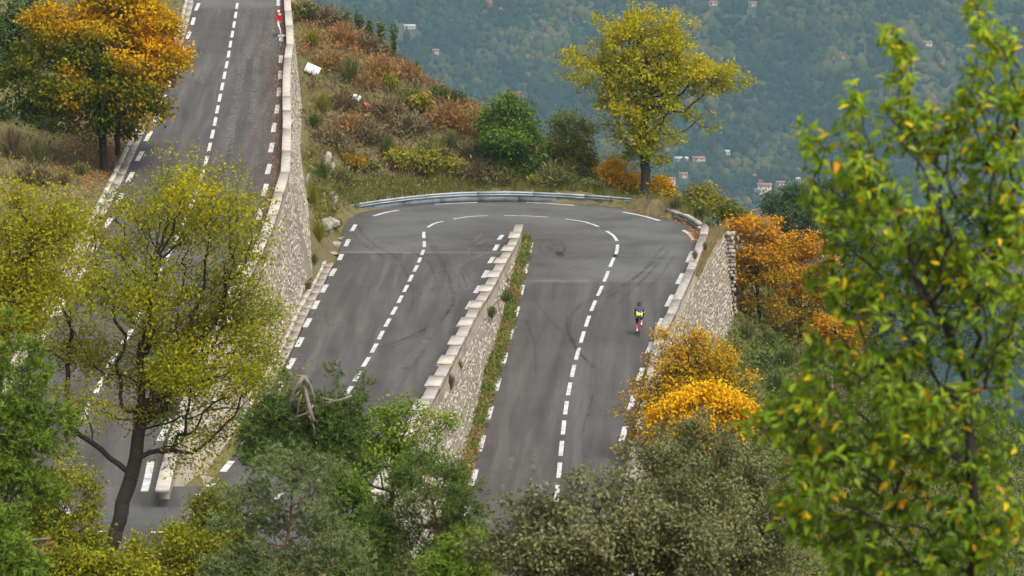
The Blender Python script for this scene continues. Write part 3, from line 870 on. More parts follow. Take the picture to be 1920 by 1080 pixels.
M['rubble'] = stonemat('rubble_limestone', (0.38, 0.335, 0.265), (0.52, 0.47, 0.39), 0.55)
M['mortar'] = stonemat('old_mortar', (0.28, 0.245, 0.19), (0.38, 0.34, 0.27), 0.7, 0.9)
M['coping'] = plain('coping_limestone', (0.40, 0.365, 0.315), 0.9, 0.2, 1.4, spec=0.1)
M['coping_grey'] = plain('weathered_coping', (0.31, 0.285, 0.25), 0.92, 0.3, 2.2, bmp=0.2, spec=0.1)
M['concrete'] = plain('gutter_concrete', (0.31, 0.285, 0.245), 0.9, 0.3, 2.2, bmp=0.2, spec=0.2)
M['greystone'] = stonemat('grey_stone', (0.27, 0.26, 0.24), (0.42, 0.41, 0.38), 0.6, 0.8)
M['rock'] = stonemat('white_rock', (0.26, 0.235, 0.20), (0.40, 0.375, 0.335), 0.7, 0.9)


def stone_shape(r, k=8):
    """irregular dressed face, unit size, proud towards +z; 24 triangles"""
    a = np.arange(k) * 2 * PI / k + r.uniform(-0.15, 0.15, k)
    e = 0.62
    ox = np.sign(np.cos(a)) * np.abs(np.cos(a)) ** e * r.uniform(0.42, 0.52, k)
    oy = np.sign(np.sin(a)) * np.abs(np.sin(a)) ** e * r.uniform(0.42, 0.52, k)
    s = r.uniform(0.68, 0.84)
    V = np.concatenate([np.stack([ox, oy, np.full(k, -0.25)], 1), np.stack([ox * s, oy * s, r.uniform(0.7, 1.1, k)], 1), [[0, 0, r.uniform(0.95, 1.3)]]])
    Q = [[i, (i + 1) % k, k + (i + 1) % k, k + i] for i in range(k)]
    T = [[k + i, k + (i + 1) % k, 2 * k] for i in range(k)]
    return V, np.array(Q), np.array(T)


STONES = [stone_shape(np.random.default_rng(100 + i)) for i in range(10)]
STONE_ME = []
for i, (V, Q, T) in enumerate(STONES):
    STONE_ME.append(mesh('stone_shape', V, [Q, T], {'tint': np.full(len(Q) + len(T), (i + 0.5) / 10)}))
    STONE_ME[-1].materials.append(M['rubble'])


def wall(name, label, Ys, capL, capw, rz, caph, faceX, baseX, baseZ, coping, n_single, sw=0.36, sh=0.24, cover=0.93, seed=1, copm='coping'):
    """retaining wall: parapet on top, battered rubble face below towards +X; coping = [(Y0, Y1, raised, overhang)]"""
    r = np.random.default_rng(seed)
    Ym = float(np.mean(Ys))
    loc = np.array([float(faceX(Ym)), Ym, float(baseZ(Ym))])
    root = thing(name, label, 'retaining wall', loc)
    nb = 9
    V, tint = [], []
    for Y in Ys:
        cl, z, fx, bx, bz = float(capL(Y)), float(rz(Y)), float(faceX(Y)), float(baseX(Y)), float(baseZ(Y)) - 0.4
        cr = cl + capw
        prof = [(cl + 0.05, z - 0.6), (cl + 0.05, z + caph - 0.16), (cr - 0.05, z + caph - 0.16), (cr - 0.05, z - 0.02), (fx, z - 0.04)]
        for q in range(1, nb + 1):
            f = q / nb
            prof.append((fx + (bx - fx) * f, z - 0.04 + (bz - z + 0.04) * f))
        V.append([(x, Y, zz) for x, zz in prof])
    V = np.array(V)
    npf = V.shape[1]
    V[:, 4:, 0] += r.uniform(-0.03, 0.03, V[:, 4:, 0].shape)
    n = len(Ys)
    i, j = np.meshgrid(np.arange(n - 1), np.arange(npf - 1), indexing='ij')
    a = i * npf + j
    Q = np.stack([a, a + npf, a + npf + 1, a + 1], -1).reshape(-1, 4)
    ends = [[k for k in range(npf)][::-1], [(n - 1) * npf + k for k in range(npf)]]
    Vf = V.reshape(-1, 3) - loc
    me = mesh('masonry_core', Vf, [Q, np.array(ends)], {'tint': r.uniform(0.2, 0.7, len(Q) + 2)})
    bm = bmesh.new(); bm.from_mesh(me); bmesh.ops.recalc_face_normals(bm, faces=bm.faces); bm.to_mesh(me); bm.free()
    link('masonry_core', me, M['mortar'], root)
    # coping stones
    for (Y0, Y1, up, over) in coping:
        mb = MB()
        Yl = np.linspace(Y0 + 0.02, Y1 - 0.02, 3)
        ring = []
        for Y in Yl:
            cl, z = float(capL(Y)), float(rz(Y)) + caph
            x0, x1, z0, z1 = cl - over, cl + capw + min(over, 0.03), (z - 0.17 if up < 0.06 else z + 0.004), z + up
            b = 0.02
            ring.append([(x0, Y, z0), (x0, Y, z1 - b), (x0 + b, Y, z1), (x1 - b, Y, z1), (x1, Y, z1 - b), (x1, Y, z0)])
        R_ = np.array(ring).reshape(-1, 3) - loc + r.uniform(-0.006, 0.006, (18, 3))
        q = [[s * 6 + k, s * 6 + (k + 1) % 6, (s + 1) * 6 + (k + 1) % 6, (s + 1) * 6 + k] for s in range(2) for k in range(6)]
        mb.add(R_, q, [[0, k, k + 1][::-1] for k in range(1, 5)] + [[12, 12 + k, 13 + k] for k in range(1, 5)])
        o = mb.build('coping_stone', M[copm], root)
        bm = bmesh.new(); bm.from_mesh(o.data); bmesh.ops.recalc_face_normals(bm, faces=bm.faces); bm.to_mesh(o.data); bm.free()
    # rubble stones on the face
    items = []
    Y = Ys[0] + 0.2
    cols = []
    L = Ys[-1] - Ys[0]
    hmax = max(float(rz(y)) - float(baseZ(y)) for y in Ys)
    v = 0.05
    while v < hmax + 0.3:
        hh = sh * r.uniform(0.75, 1.3)
        y = Ys[0] + r.uniform(0, 0.3)
        while y < Ys[-1] - 0.1:
            ww = sw * r.uniform(0.45, 1.7)
            yc = y + ww / 2
            H = float(rz(yc)) - 0.12 - float(baseZ(yc)) + 0.15
            if v + hh / 2 < H and r.random() < cover:
                f = (v + hh / 2) / (H + 0.35)
                fx, bx = float(faceX(yc)), float(baseX(yc))
                x = fx + (bx - fx) * f
                z = float(rz(yc)) - 0.1 - (v + hh / 2)
                bat = math.atan2(bx - fx, H)
                items.append((x, yc, z + r.uniform(-0.08, 0.08), ww * r.uniform(0.7, 1.0), hh * r.uniform(0.6, 1.1), bat, r.uniform(0.012, 0.06), r.normal(0, 0.3)))
            y += ww
        v += hh
    items = np.array(items)
    def basis(it):
        bat, rot = it[5], it[7]
        nrm = np.array([math.cos(bat), 0, math.sin(bat)])
        yy = (faceX(it[1] + 0.3) - faceX(it[1] - 0.3)) / 0.6
        ty = np.array([float(yy), 1, (float(rz(it[1] + .5)) - float(rz(it[1] - .5)))]); ty /= np.linalg.norm(ty)
        nrm = nrm - ty * (nrm @ ty); nrm /= np.linalg.norm(nrm)
        tz = np.cross(nrm, ty)
        c_, s_ = math.cos(rot), math.sin(rot)
        return np.stack([c_ * ty + s_ * tz, -s_ * ty + c_ * tz, nrm], 1)
    # the largest-showing ones become stones of their own
    score = items[:, 3] * items[:, 4] * (1.0 / items[:, 1]) ** 2
    order = np.argsort(-score)
    single = set(order[:n_single].tolist())
    mb_v, mb_q, mb_t, tq, tt, nv = [], [], [], [], [], 0
    for k, it in enumerate(items):
        B = basis(it) * np.array([it[3], it[4], it[6]])
        si = int(r.integers(10))
        if k in single:
            o = bpy.data.objects.new('stone', STONE_ME[si])
            COL.objects.link(o)
            o.parent = root
            mw = Matrix.Identity(4)
            for a_ in range(3):
                for b_ in range(3): mw[a_][b_] = B[a_, b_]
                mw[a_][3] = it[a_] - loc[a_]
            o.matrix_local = mw
        else:
            V_, Q_, T_ = STONES[si]
            mb_v.append(V_ @ B.T + (it[:3] - loc)); mb_q.append(Q_ + nv); mb_t.append(T_ + nv); nv += len(V_)
            ti = r.random()
            tq.append(np.full(len(Q_), ti)); tt.append(np.full(len(T_), ti))
    me = mesh('rubble_facing', np.concatenate(mb_v), [np.concatenate(mb_q), np.concatenate(mb_t)], {'tint': np.concatenate(tq + tt)})
    tag(link('rubble_facing', me, M['rubble'], root), kind='stuff')
    return root


# middle wall between the two lower legs
Ys = np.arange(108, TIPY + 0.2, 1.0)
pier_y = [448, 472, 495, 521, 548, 578.5, 612, 648, 684, 725.7, 771, 820, 872]
_mbx = lambda y: float(np.interp(y, [424, 470, 520, 577, 650, 727, 790, 900], [966, 945, 917, 881, 843, 801, 765, 700]))
PY = [ML.at(_mbx(y), y, CAPH)[1] for y in pier_y]
cop = []
prev = TIPY + 0.15
for k, y in enumerate(PY):
    per = (PY[k - 1] - y) if k else (PY[0] - PY[1])
    back = y + per * 0.43
    if back < prev - 0.5:
        cop.append((y, prev, 0.0, 0.02))
        cop.append((y, back, 0.08, 0.15))
        prev = y
cop.append((108, prev, 0.0, 0.02))
mid_h = lambda Y: np.maximum(ML.z(Y) - RL.z(Y), 0.05)
wall('retaining_wall', 'pale stone retaining wall with stepped coping between the two carriageways that meet at the bend', Ys, Mb, 0.5, ML.z, CAPH,
     lambda Y: Mb(Y) + 0.47, lambda Y: np.maximum(Mw(Y), Mb(Y) + 0.5), lambda Y: RL.z(Y), cop, 240, 0.34, 0.22, 0.8, seed=2)
# left wall below the upper road
Ys = np.arange(110.5, 262, 1.0)
cop = []
edges_px = [-45, -10, 20, 47, 83, 108, 180, 207, 242, 282, 322, 361, 402, 440, 480, 520, 565, 610, 660, 710, 770, 830, 917]
_lbx = lambda y: float(np.interp(y, [-70, 7, 80, 100, 233, 320, 385, 457, 556, 647, 745, 820, 917], [531, 533, 538, 534, 531, 527, 508, 480, 428, 391, 343, 318, 292]))
EY = [LL.at(_lbx(y), y, CAPH)[1] for y in edges_px]
for k in range(len(EY) - 1):
    g = 0.09
    cop.append((EY[k + 1] + g, EY[k], [0.0, 0.02, 0.05][k % 3] if k > 6 else 0.0, 0.02))
wall('retaining_wall', 'tall battered stone retaining wall holding up the leftmost road', Ys, Lb, 0.46, LL.z, CAPH,
     lambda Y: Lb(Y) + 0.43, lambda Y: np.maximum(Lwall(Y), Lb(Y) + 0.55), lambda Y: LwZ(Y), cop, 280, 0.34, 0.23, 0.8, seed=3)
# right wall below the lower leg
Ys = np.arange(99, 204.6, 1.0)
rb_base = lambda Y: np.interp(Y, [98, 116, 144, 172, 194, 203, 206], [-4.2, -4.3, -4.5, -5.2, -5.8, -6.0, -6.0])
rface = lambda Y: Rb(Y) + 0.46 + np.interp(Y, [184, 195, 201, 204], [0.0, 0.25, 0.75, 1.05])
cop = []
ye = [RL.at(1305, 424, 0.6)[1], 197.5] + [RL.at(1290, y, 0.62)[1] for y in (505, 561)]
ye += [ye[-1] - 4.2 * k for k in range(1, 23)]
for k in range(len(ye) - 1):
    if ye[k + 1] > 99: cop.append((ye[k + 1] + 0.10, ye[k], [0.0, 0.03, 0.01][k % 3], 0.02))
pq = RL.at(1237, 622, 0.7)[1]
cop.append((pq - 1.0, pq + 1.0, 0.07, 0.1))
wall('retaining_wall', 'high rough stone retaining wall dropping away beside the cyclist', Ys, Rb, 0.46, RL.z, 0.62,
     rface, lambda Y: rface(Y) + 0.13 * (RL.z(Y) - rb_base(Y)), rb_base, cop, 260, 0.34, 0.25, 0.86, seed=4, copm='coping_grey')

# buttress of big rough stones at the far end of the right wall
bt = at(1364, 612, 204.6)
root = thing('stone_buttress', 'narrow buttress of rough dark stones at the far end of the right wall', 'buttress', bt)
r = np.random.default_rng(8)
hz_ = at(1364, 433, 204.6)[2] - bt[2]
MB().box((0, 0.25, hz_ / 2 - 0.3), (0.62, 0.7, hz_ + 0.3)).build('mortar_core', M['mortar'], root)
z = -0.1
while z < hz_ - 0.1:
    h = r.uniform(0.15, 0.32)
    x = -0.46 + r.uniform(0, 0.06)
    while x < 0.36:
        w = r.uniform(0.2, 0.5)
        mb = MB().box((0, 0, 0), (min(w, 0.46 - x) - 0.02, 0.35 * r.uniform(0.8, 1.5), h - 0.02), taper=r.uniform(0.93, 1.0))
        mb.v[0] += r.uniform(-0.03, 0.03, mb.v[0].shape)
        o = mb.build('stone', M['greystone'] if r.random() < 0.35 else M['rubble'], root)
        a_ = o.data.attributes.new('tint', 'FLOAT', 'FACE'); a_.data.foreach_set('value', np.full(6, r.uniform(0.1, 0.8), np.float32))
        o.location = (x + w / 2, -0.12 + r.uniform(-0.08, 0.06), z + h / 2)
        o.rotation_euler = (r.uniform(-.08, .08), r.uniform(-.08, .08), r.uniform(-.1, .1))
        x += w
    z += h

# low kerb wall of grey stones round the outside of the bend
foot = on_leg(ML, [(1240, 401), (1258, 407), (1278, 414), (1296, 421), (1312, 432)], 15)
root = thing('low_stone_wall', 'low grey stone wall edging the road beside the big tree trunk', 'low wall', foot[7])
ct = MB()
for k in range(len(foot) - 1):
    a_, b_ = foot[k], foot[k + 1]
    d = b_ - a_
    L = np.linalg.norm(d); ang = math.atan2(d[1], d[0])
    Rm = np.array([[math.cos(ang), -math.sin(ang), 0], [math.sin(ang), math.cos(ang), 0], [0, 0, 1]])
    for lev, (h, z0) in enumerate(((0.26, 0.0), (0.22, 0.26))):
        nst = 2 if lev == 0 else 1
        for q in range(nst):
            f = (q + 0.5) / nst
            mb = MB().box((0, 0, 0), (L / nst * 0.96, 0.36, h * 0.95), taper=0.92)
            mb.v[0] += r.uniform(-0.03, 0.03, mb.v[0].shape)
            o = mb.build('stone' if lev == 0 else 'coping_stone', M['greystone'], root)
            at_ = o.data.attributes.new('tint', 'FLOAT', 'FACE'); at_.data.foreach_set('value', np.full(6, r.uniform(0.2, 1), np.float32))
            pos = a_ + d * f - foot[7]
            o.location = (pos[0], pos[1] + 0.2, pos[2] + z0 + h / 2)
            o.rotation_euler = (0, r.uniform(-.03, .03), ang + r.uniform(-.05, .05))

# ------------------------------------------------------------------ kerbs and gutters
def sweep(name, Yl, fx, fz, prof, mat, parent, loc):
    V = np.array([[(float(fx(Y)) + dx, Y, float(fz(Y)) + dz) for dx, dz in prof] for Y in Yl])
    npf, n = len(prof), len(Yl)
    Q = [[i * npf + j, i * npf + (j + 1) % npf, (i + 1) * npf + (j + 1) % npf, (i + 1) * npf + j] for i in range(n - 1) for j in range(npf)]
    me = mesh(name, V.reshape(-1, 3) - loc, [np.array(Q), np.array([list(range(npf)), [(n - 1) * npf + k for k in range(npf)][::-1]])])
    bm = bmesh.new(); bm.from_mesh(me); bmesh.ops.recalc_face_normals(bm, faces=bm.faces); bm.to_mesh(me); bm.free()
    return link(name, me, mat, parent)


def gutter(label, Y0, Y1, fx, fz, wid, ker):
    Ym = (Y0 + Y1) / 2
    loc = np.array([float(fx(Ym)), Ym, float(fz(Ym))])
    root = thing('roadside_gutter', label, None, loc)
    del_ = root.get('category')
    root['kind'] = 'structure'
    y = Y0
    while y < Y1 - 1:
        e = min(y + 3.0, Y1)
        Yl = np.linspace(y + 0.015, e - 0.015, 3)
        sweep('gutter_slab', Yl, fx, fz, [(-wid, -0.3), (-wid, -0.005), (-wid * 0.5, -0.035), (-0.12, 0.012), (-0.12, -0.3)], M['concrete'], root, loc)
        sweep('kerb_stone', Yl, fx, fz, [(-wid - ker, -0.3), (-wid - ker, 0.11), (-wid - 0.02, 0.12), (-wid - 0.005, 0.09), (-wid - 0.005, -0.3)], M['coping'], root, loc)
        y = e
gutter('concrete gutter and kerb along the outer side of the leftmost road', 113.5, 262, La, LL.z, 0.55, 0.25)
gutter('pale concrete gutter and kerb at the foot of the tall left wall', 128, 187, Ma, ML.z, 0.5, 0.28)

# ------------------------------------------------------------------ guard rail round the outside of the bend
m, t, p = newmat('galvanised_steel')
co = objco(t)
f = noise(t, 1.2, 5, 0.6, co)
t.links.new(ramp(t, f, [(0.3, (0.21, 0.255, 0.275)), (0.7, (0.34, 0.385, 0.405))]), p.inputs['Base Color'])
p.inputs['Metallic'].default_value = 0.25
p.inputs['Roughness'].default_value = 0.6
M['steel'] = m
m, t, p = newmat('dull_steel')
f = noise(t, 2.2, 5, 0.7, objco(t))
t.links.new(ramp(t, f, [(0.3, (0.13, 0.17, 0.195)), (0.7, (0.23, 0.28, 0.305))]), p.inputs['Base Color'])
p.inputs['Metallic'].default_value = 0.2
p.inputs['Roughness'].default_value = 0.6
M['steel_dull'] = m
RP = []
for x, y, Y in [(637, 387, 213.6), (700, 376.5, 216.0), (760, 368.5, 217.8), (815, 363, 218.9), (870, 359.7, 219.5), (960, 358.5, 219.9), (1050, 362, 219.6), (1120, 366.3, 218.6), (1188, 371.5, 216.9)]:
    RP.append(at(x, y, Y))
RP = np.array(RP)
dd = np.concatenate([[0], np.cumsum(np.linalg.norm(np.diff(RP[:, :2], axis=0), axis=1))])
railp = lambda s: np.array([np.interp(s, dd, RP[:, k]) for k in range(3)]).T
RLn = dd[-1]
root_loc = railp(RLn / 2)
rail = thing('guard_rail', 'galvanised steel guard rail curving round the outside of the upper bend', 'guard rail', root_loc - np.array([0, 0, 0.75]))
rl0 = root_loc - np.array([0, 0, 0.75])
WP = [(0.00, 0.0), (-0.035, -0.03), (-0.075, -0.06), (-0.075, -0.10), (-0.005, -0.135), (-0.005, -0.175), (-0.075, -0.21), (-0.075, -0.25), (-0.035, -0.28), (0.0, -0.31)]


def rail_piece(name, s0, s1, prof, mat, thick=0.012):
    ss = np.linspace(s0, s1, 5)
    P = railp(ss)
    T = railp(ss + 0.05) - railp(ss - 0.05)
    T[:, 2] = 0
    T /= np.linalg.norm(T, axis=1)[:, None]
    nrm = np.stack([-T[:, 1], T[:, 0], 0 * T[:, 0]], 1)   # away from the road
    full = prof + [(a + thick, b) for a, b in prof[::-1]]
    V = np.array([[P[i] + nrm[i] * a + np.array([0, 0, b]) - rl0 for a, b in full] for i in range(5)])
    k = len(full)
    Q = [[i * k + j, i * k + (j + 1) % k, (i + 1) * k + (j + 1) % k, (i + 1) * k + j] for i in range(4) for j in range(k)]
    me = mesh(name, V.reshape(-1, 3), [np.array(Q), np.array([list(range(k)), [4 * k + j for j in range(k)][::-1]])])
    bm = bmesh.new(); bm.from_mesh(me); bmesh.ops.recalc_face_normals(bm, faces=bm.faces); bm.to_mesh(me); bm.free()
    return link(name, me, mat, rail)


nseg = 6
for k in range(nseg):
    rail_piece('rail_beam', RLn * k / nseg - (0.12 if k else 0), RLn * (k + 1) / nseg, [(a - 0.004 * (k % 2), b) for a, b in WP], M['steel'])
s_a, s_b = 0.55, RLn - 0.5
for k in range(8):
    rail_piece('skirt_panel', s_a + (s_b - s_a) * k / 8 + 0.01, s_a + (s_b - s_a) * (k + 1) / 8 - 0.01, [(0.03, -0.325), (0.025, -0.50), (0.03, -0.72)], M['steel_dull'])
for k in range(13):
    s_ = 0.3 + (RLn - 0.6) * k / 12
    q = railp(s_) - rl0
    T = railp(s_ + 0.05) - railp(s_ - 0.05); T /= np.linalg.norm(T)
    MB().box((q[0] - T[1] * 0.14, q[1] + T[0] * 0.14, q[2] - 0.62), (0.10, 0.06, 1.3)).build('post', M['steel_dull'], rail)
# ------------------------------------------------------------------ growing trees
def unit(v):
    return v / (np.linalg.norm(v, axis=-1, keepdims=True) + 1e-9)


def grow(trunk, A, step, r, lobec=None, bf=0.45, sag=0.10):
    """limbs to the lobe centres first, then twigs to every leaf point: each point joins the tree where wood and path to the root are shortest"""
    P, par = [np.array(trunk[0], float)], [-1]
    for a, b in zip(trunk[:-1], trunk[1:]):
        a, b = np.array(a, float), np.array(b, float)
        n = max(1, int(round(np.linalg.norm(b - a) / step)))
        for k in range(1, n + 1):
            P.append(a + (b - a) * k / n + (r.normal(0, step * 0.07, 3) if k < n else 0)); par.append(len(P) - 2)
    n0 = len(P)
    cap = n0 + len(A) * 9 + 4000
    PP = np.zeros((cap, 3)); PL = np.zeros(cap); n = n0
    PP[:n] = np.array(P)
    for i in range(1, n): PL[i] = PL[par[i]] + np.linalg.norm(PP[i] - PP[par[i]])
    par = par + [0] * (cap - n0)
    skip = int(n0 * 0.35)
    term = []

    def join(T, bfk, wig):
        nonlocal n
        d = np.linalg.norm(PP[skip:n] - T, axis=1)
        i = int((d + bfk * PL[skip:n]).argmin()) + skip
        D = d[i - skip]
        m_ = max(1, int(round(D / step)))
        m_ = min(m_, 14)
        base, prev = PP[i].copy(), i
        perp = r.normal(0, 1, 3) * D * wig
        for k in range(1, m_ + 1):
            if n >= cap - 1: return
            f = k / m_
            q = base + (T - base) * f
            # leave along the parent's direction, then bend up to the point
            q = q + perp * math.sin(PI * f) + np.array([0, 0, -sag * D]) * math.sin(PI * f) * (0.5 - f)
            if k < m_: q = q + r.normal(0, step * 0.08, 3)
            PP[n] = q; par[n] = prev
            PL[n] = PL[prev] + np.linalg.norm(q - PP[prev])
            prev = n; n += 1
        return prev
    if lobec is not None:
        o = np.argsort(np.linalg.norm(lobec - PP[n0 - 1], axis=1))
        for k in o: join(lobec[k], bf * 0.8, 0.09)
    o = np.argsort(np.linalg.norm(A - PP[n0 - 1], axis=1))
    for k in o:
        term.append((k, join(A[k], bf, 0.06)))
    tn = np.zeros(len(A), int)
    for k, i in term: tn[k] = i if i is not None else 0
    return PP[:n].copy(), np.array(par[:n]), n0, tn


def radii(P, par, tip, expo, base):
    n = len(P)
    acc = np.zeros(n)
    nk = np.zeros(n, int)
    for i in range(n - 1, 0, -1):
        if nk[i] == 0: acc[i] = tip ** expo
        acc[par[i]] += acc[i]
        nk[par[i]] += 1
    if nk[0] == 0: acc[0] = tip ** expo
    R = acc ** (1 / expo)
    k = base / R[0]
    R = tip + (R - tip) * ((base - tip) / max(R[0] - tip, 1e-6))
    return R, nk


def tubes(P, par, R, loc, k=5, minr=0.0, maxr=9.0):
    e = np.array([i for i in range(1, len(P)) if minr <= R[i] < maxr])
    if not len(e): return np.zeros((0, 3)), np.zeros((0, 4), int)
    a, b = P[par[e]], P[e]
    d = unit(b - a)
    up = np.where(np.abs(d[:, 2:3]) > 0.9, [[1.0, 0, 0]], [[0, 0, 1.0]])
    u = unit(np.cross(d, up)); w = np.cross(d, u)
    ra = np.minimum(R[par[e]], R[e] * 1.35)[:, None, None]
    rb = R[e][:, None, None]
    an = np.arange(k) * 2 * PI / k
    ring = np.cos(an)[None, :, None] * u[:, None] + np.sin(an)[None, :, None] * w[:, None]
    V = np.concatenate([a[:, None] - d[:, None] * ra * 0.3 + ring * ra, b[:, None] + ring * rb], 1)   # (E,2k,3)
    base = (np.arange(len(e)) * 2 * k)[:, None]
    j = np.arange(k)
    Q = np.stack([base + j, base + (j + 1) % k, base + k + (j + 1) % k, base + k + j], -1).reshape(-1, 4)
    return V.reshape(-1, 3) - loc, Q


def leaf_quads(C, axis, nrm, L, wr):
    """folded diamonds: C base points, axis direction, nrm rough normal, L lengths"""
    s = unit(np.cross(axis, nrm)); nn = np.cross(s, axis)
    L = L[:, None]
    m_ = C + axis * L * 0.45
    V = np.stack([C, m_ + s * L * wr * 0.5 + nn * L * 0.10, C + axis * L - nn * L * 0.08, m_ - s * L * wr * 0.5 + nn * L * 0.10], 1)
    return V.reshape(-1, 3), np.arange(len(C) * 4).reshape(-1, 4)


def in_lobes(lobes, n, r, shell=2.0):
    """points inside a union of ellipsoids (cx,cy,cz,rx,ry,rz)"""
    L = np.array(lobes, float)
    vol = (L[:, 3] * L[:, 4] * L[:, 5]) ** 0.85
    pick = r.choice(len(L), n, p=vol / vol.sum())
    d = unit(r.normal(size=(n, 3)))
    rad = r.random(n) ** (1 / shell / 1.5)
    return L[pick, :3] + d * rad[:, None] * L[pick, 3:], pick


def tree(name, label, cat, leafm, barkm, Y, trunk_px, lobes_px, nA=500, step=None, leaf=0.12, per=7, sig=None, wr=0.6, base_r=0.15, tip=0.008,
         group=None, seed=0, mode='leaf', tint=None, root_ground=True, needles=22, expo=2.4, trop=(0, 0, 0.05), kill=2.2, orient_up=0.5, on_twig=False, blade_w=0.1, stretch=1.0, clump=9, loose=0.15):
    r = np.random.default_rng(seed + 1000)
    if mode == 'leaf': per, leaf = int(per * 2.1), leaf * 1.22
    s = ppm(Y, 0)
    trunk = [at(x, y, Y + (q[0] if q else 0)) for x, y, *q in trunk_px]
    if root_ground:
        g = float(ground(trunk[0][0], trunk[0][1]))
        if trunk[0][2] > g - 0.1: trunk = [np.array([trunk[0][0], trunk[0][1], g - 0.25])] + (trunk if trunk[0][2] > g + 0.3 else trunk[1:])
    lobes = []
    for q in lobes_px:
        x, y, rx, ry_ = q[:4]
        dy = q[4] if len(q) > 4 else 0
        c_ = at(x, y, Y + dy)
        lobes.append((*c_, rx / s, (q[5] if len(q) > 5 else (rx + ry_) * 0.5 / s), ry_ / s))
    big = lobes
    if clump:
        sub = []
        for q in lobes:
            m_ = max(4, int(clump * (q[3] * q[5]) / (np.mean([u_[3] * u_[5] for u_ in lobes]))))
            for _ in range(m_):
                d = unit(r.normal(size=3)); rr_ = r.uniform(0.45, 0.95); k_ = r.uniform(0.28, 0.46)
                sub.append((*(np.array(q[:3]) + d * rr_ * np.array(q[3:])), q[3] * k_, q[4] * k_, q[5] * k_ * 0.85))
        lobes = sub
    A, pickA = in_lobes(lobes, nA, r)
    if clump and loose:
        A2, _ = in_lobes(big, nA, r)
        k_ = r.random(nA) < loose
        A[k_] = A2[k_]
    lob_t = r.random(len(lobes))
    ext = A.max(0) - A.min(0)
    step = step or max(0.12, ext.max() / 34)
    P, par, n0, thin = grow(trunk, A, step, r, np.array(big)[:, :3])
    R, nk = radii(P, par, tip * 0.6, expo, base_r)
    loc = np.array(trunk[0])
    root = thing(name, label, cat, loc, group=group)
    V, Q = tubes(P, par, R, loc, 6, tip * 3)
    V2, Q2 = tubes(P, par, R, loc, 3, 0.0, tip * 3)
    link('trunk', mesh('trunk', np.concatenate([V, V2]), [Q, Q2 + len(V)], smooth=True), barkm, root)
    dirs = unit(P - P[np.maximum(par, 0)])
    zlo, zhi = A[:, 2].min(), A[:, 2].max()
    cx = A.mean(0)
    if mode == 'leaf':
        n = len(thin) * per
        src = np.repeat(thin, per)
        sg = sig if sig is not None else step * 0.7
        C_ = P[src] + r.normal(0, sg, (n, 3)) * np.array([1, 1, 0.8])
        ct_ = np.repeat(lob_t[pickA], per)
        ax = unit(r.normal(size=(n, 3)) + dirs[src] * 0.5 + np.array([0, 0, -0.25]))
        nr = unit(r.normal(size=(n, 3)) + np.array([0, 0, orient_up * 2.0]) + unit(C_ - cx) * 0.5)
        L = leaf * r.uniform(0.65, 1.3, n)
        V, Q = leaf_quads(C_ - loc, ax, nr, L, wr)
        base_t = 0.42 * ct_ + 0.43 * r.random(n) + 0.15 * vnoise(C_[:, 0] * 1.1, C_[:, 2] * 1.1, seed)
        if tint is not None: base_t = tint(C_, base_t, zlo, zhi, cx, r)
        link('crown', mesh('crown', V, Q, {'tint': np.clip(base_t, 0, 1)}), leafm, root)
    else:
        # needles: tufts of narrow blades round each shoot
        src = np.repeat(thin, per)
        T0 = P[src] + r.normal(0, sig if sig is not None else step * 0.35, (len(src), 3))
        Td = unit(dirs[src] + r.normal(0, 0.45, (len(src), 3)) + np.array([0, 0, 0.35]))
        nt_ = needles
        n = len(src) * nt_
        C_ = np.repeat(T0, nt_, 0) + np.repeat(Td, nt_, 0) * (r.random(n) * leaf * 1.1 * stretch)[:, None]
        ax = unit(np.repeat(Td, nt_, 0) * 0.75 + unit(r.normal(size=(n, 3))) * 0.95)
        L = leaf * r.uniform(0.7, 1.25, n)
        s_ = unit(np.cross(ax, unit(r.normal(size=(n, 3)))))
        V = np.stack([C_ - s_ * (L * blade_w * 0.5)[:, None], C_ + s_ * (L * blade_w * 0.5)[:, None], C_ + ax * L[:, None]], 1).reshape(-1, 3) - loc
        tt = np.repeat(0.5 * r.random(len(src)), nt_) + 0.5 * r.random(n)
        link('crown', mesh('crown', V, np.arange(n * 3).reshape(-1, 3), {'tint': np.clip(tt, 0, 1)}), leafm, root)
    return root


# ---- the big leafy trees
tree('deciduous_tree', 'tall yellow green tree with dark trunk leaning over the lower bend at left', 'tree', M['poplar'], M['bark'], 97.5,
     [(192, 1082), (214, 1010), (236, 925), (252, 870), (262, 800), (266, 760)],
     [(330, 330, 70, 60), (400, 380, 110, 75, -1), (300, 420, 110, 80, 1), (450, 460, 95, 80, -1), (200, 450, 90, 70, 1), (110, 520, 95, 75), (250, 540, 120, 80, -1.5), (380, 560, 130, 80, 1), (470, 600, 90, 80), (130, 640, 90, 70, 1), (260, 660, 130, 80, 1), (400, 690, 140, 75, -1), (490, 700, 70, 70, .5),
      (170, 760, 80, 60, -1), (330, 770, 110, 60, 1), (440, 780, 70, 50), (360, 850, 80, 40, -.5), (130, 800, 50, 50)],
     nA=2000, step=0.28, leaf=0.092, per=11, sig=0.24, base_r=0.25, tip=0.007, seed=1, clump=6, loose=0.42, wr=0.62, expo=2.25,
     tint=lambda C_, b, zl, zh, cx, r: b * 0.95 + 0.22 * (vnoise(C_[:, 0] * 0.8 + 5, C_[:, 2] * 0.8, 77) - 0.5))
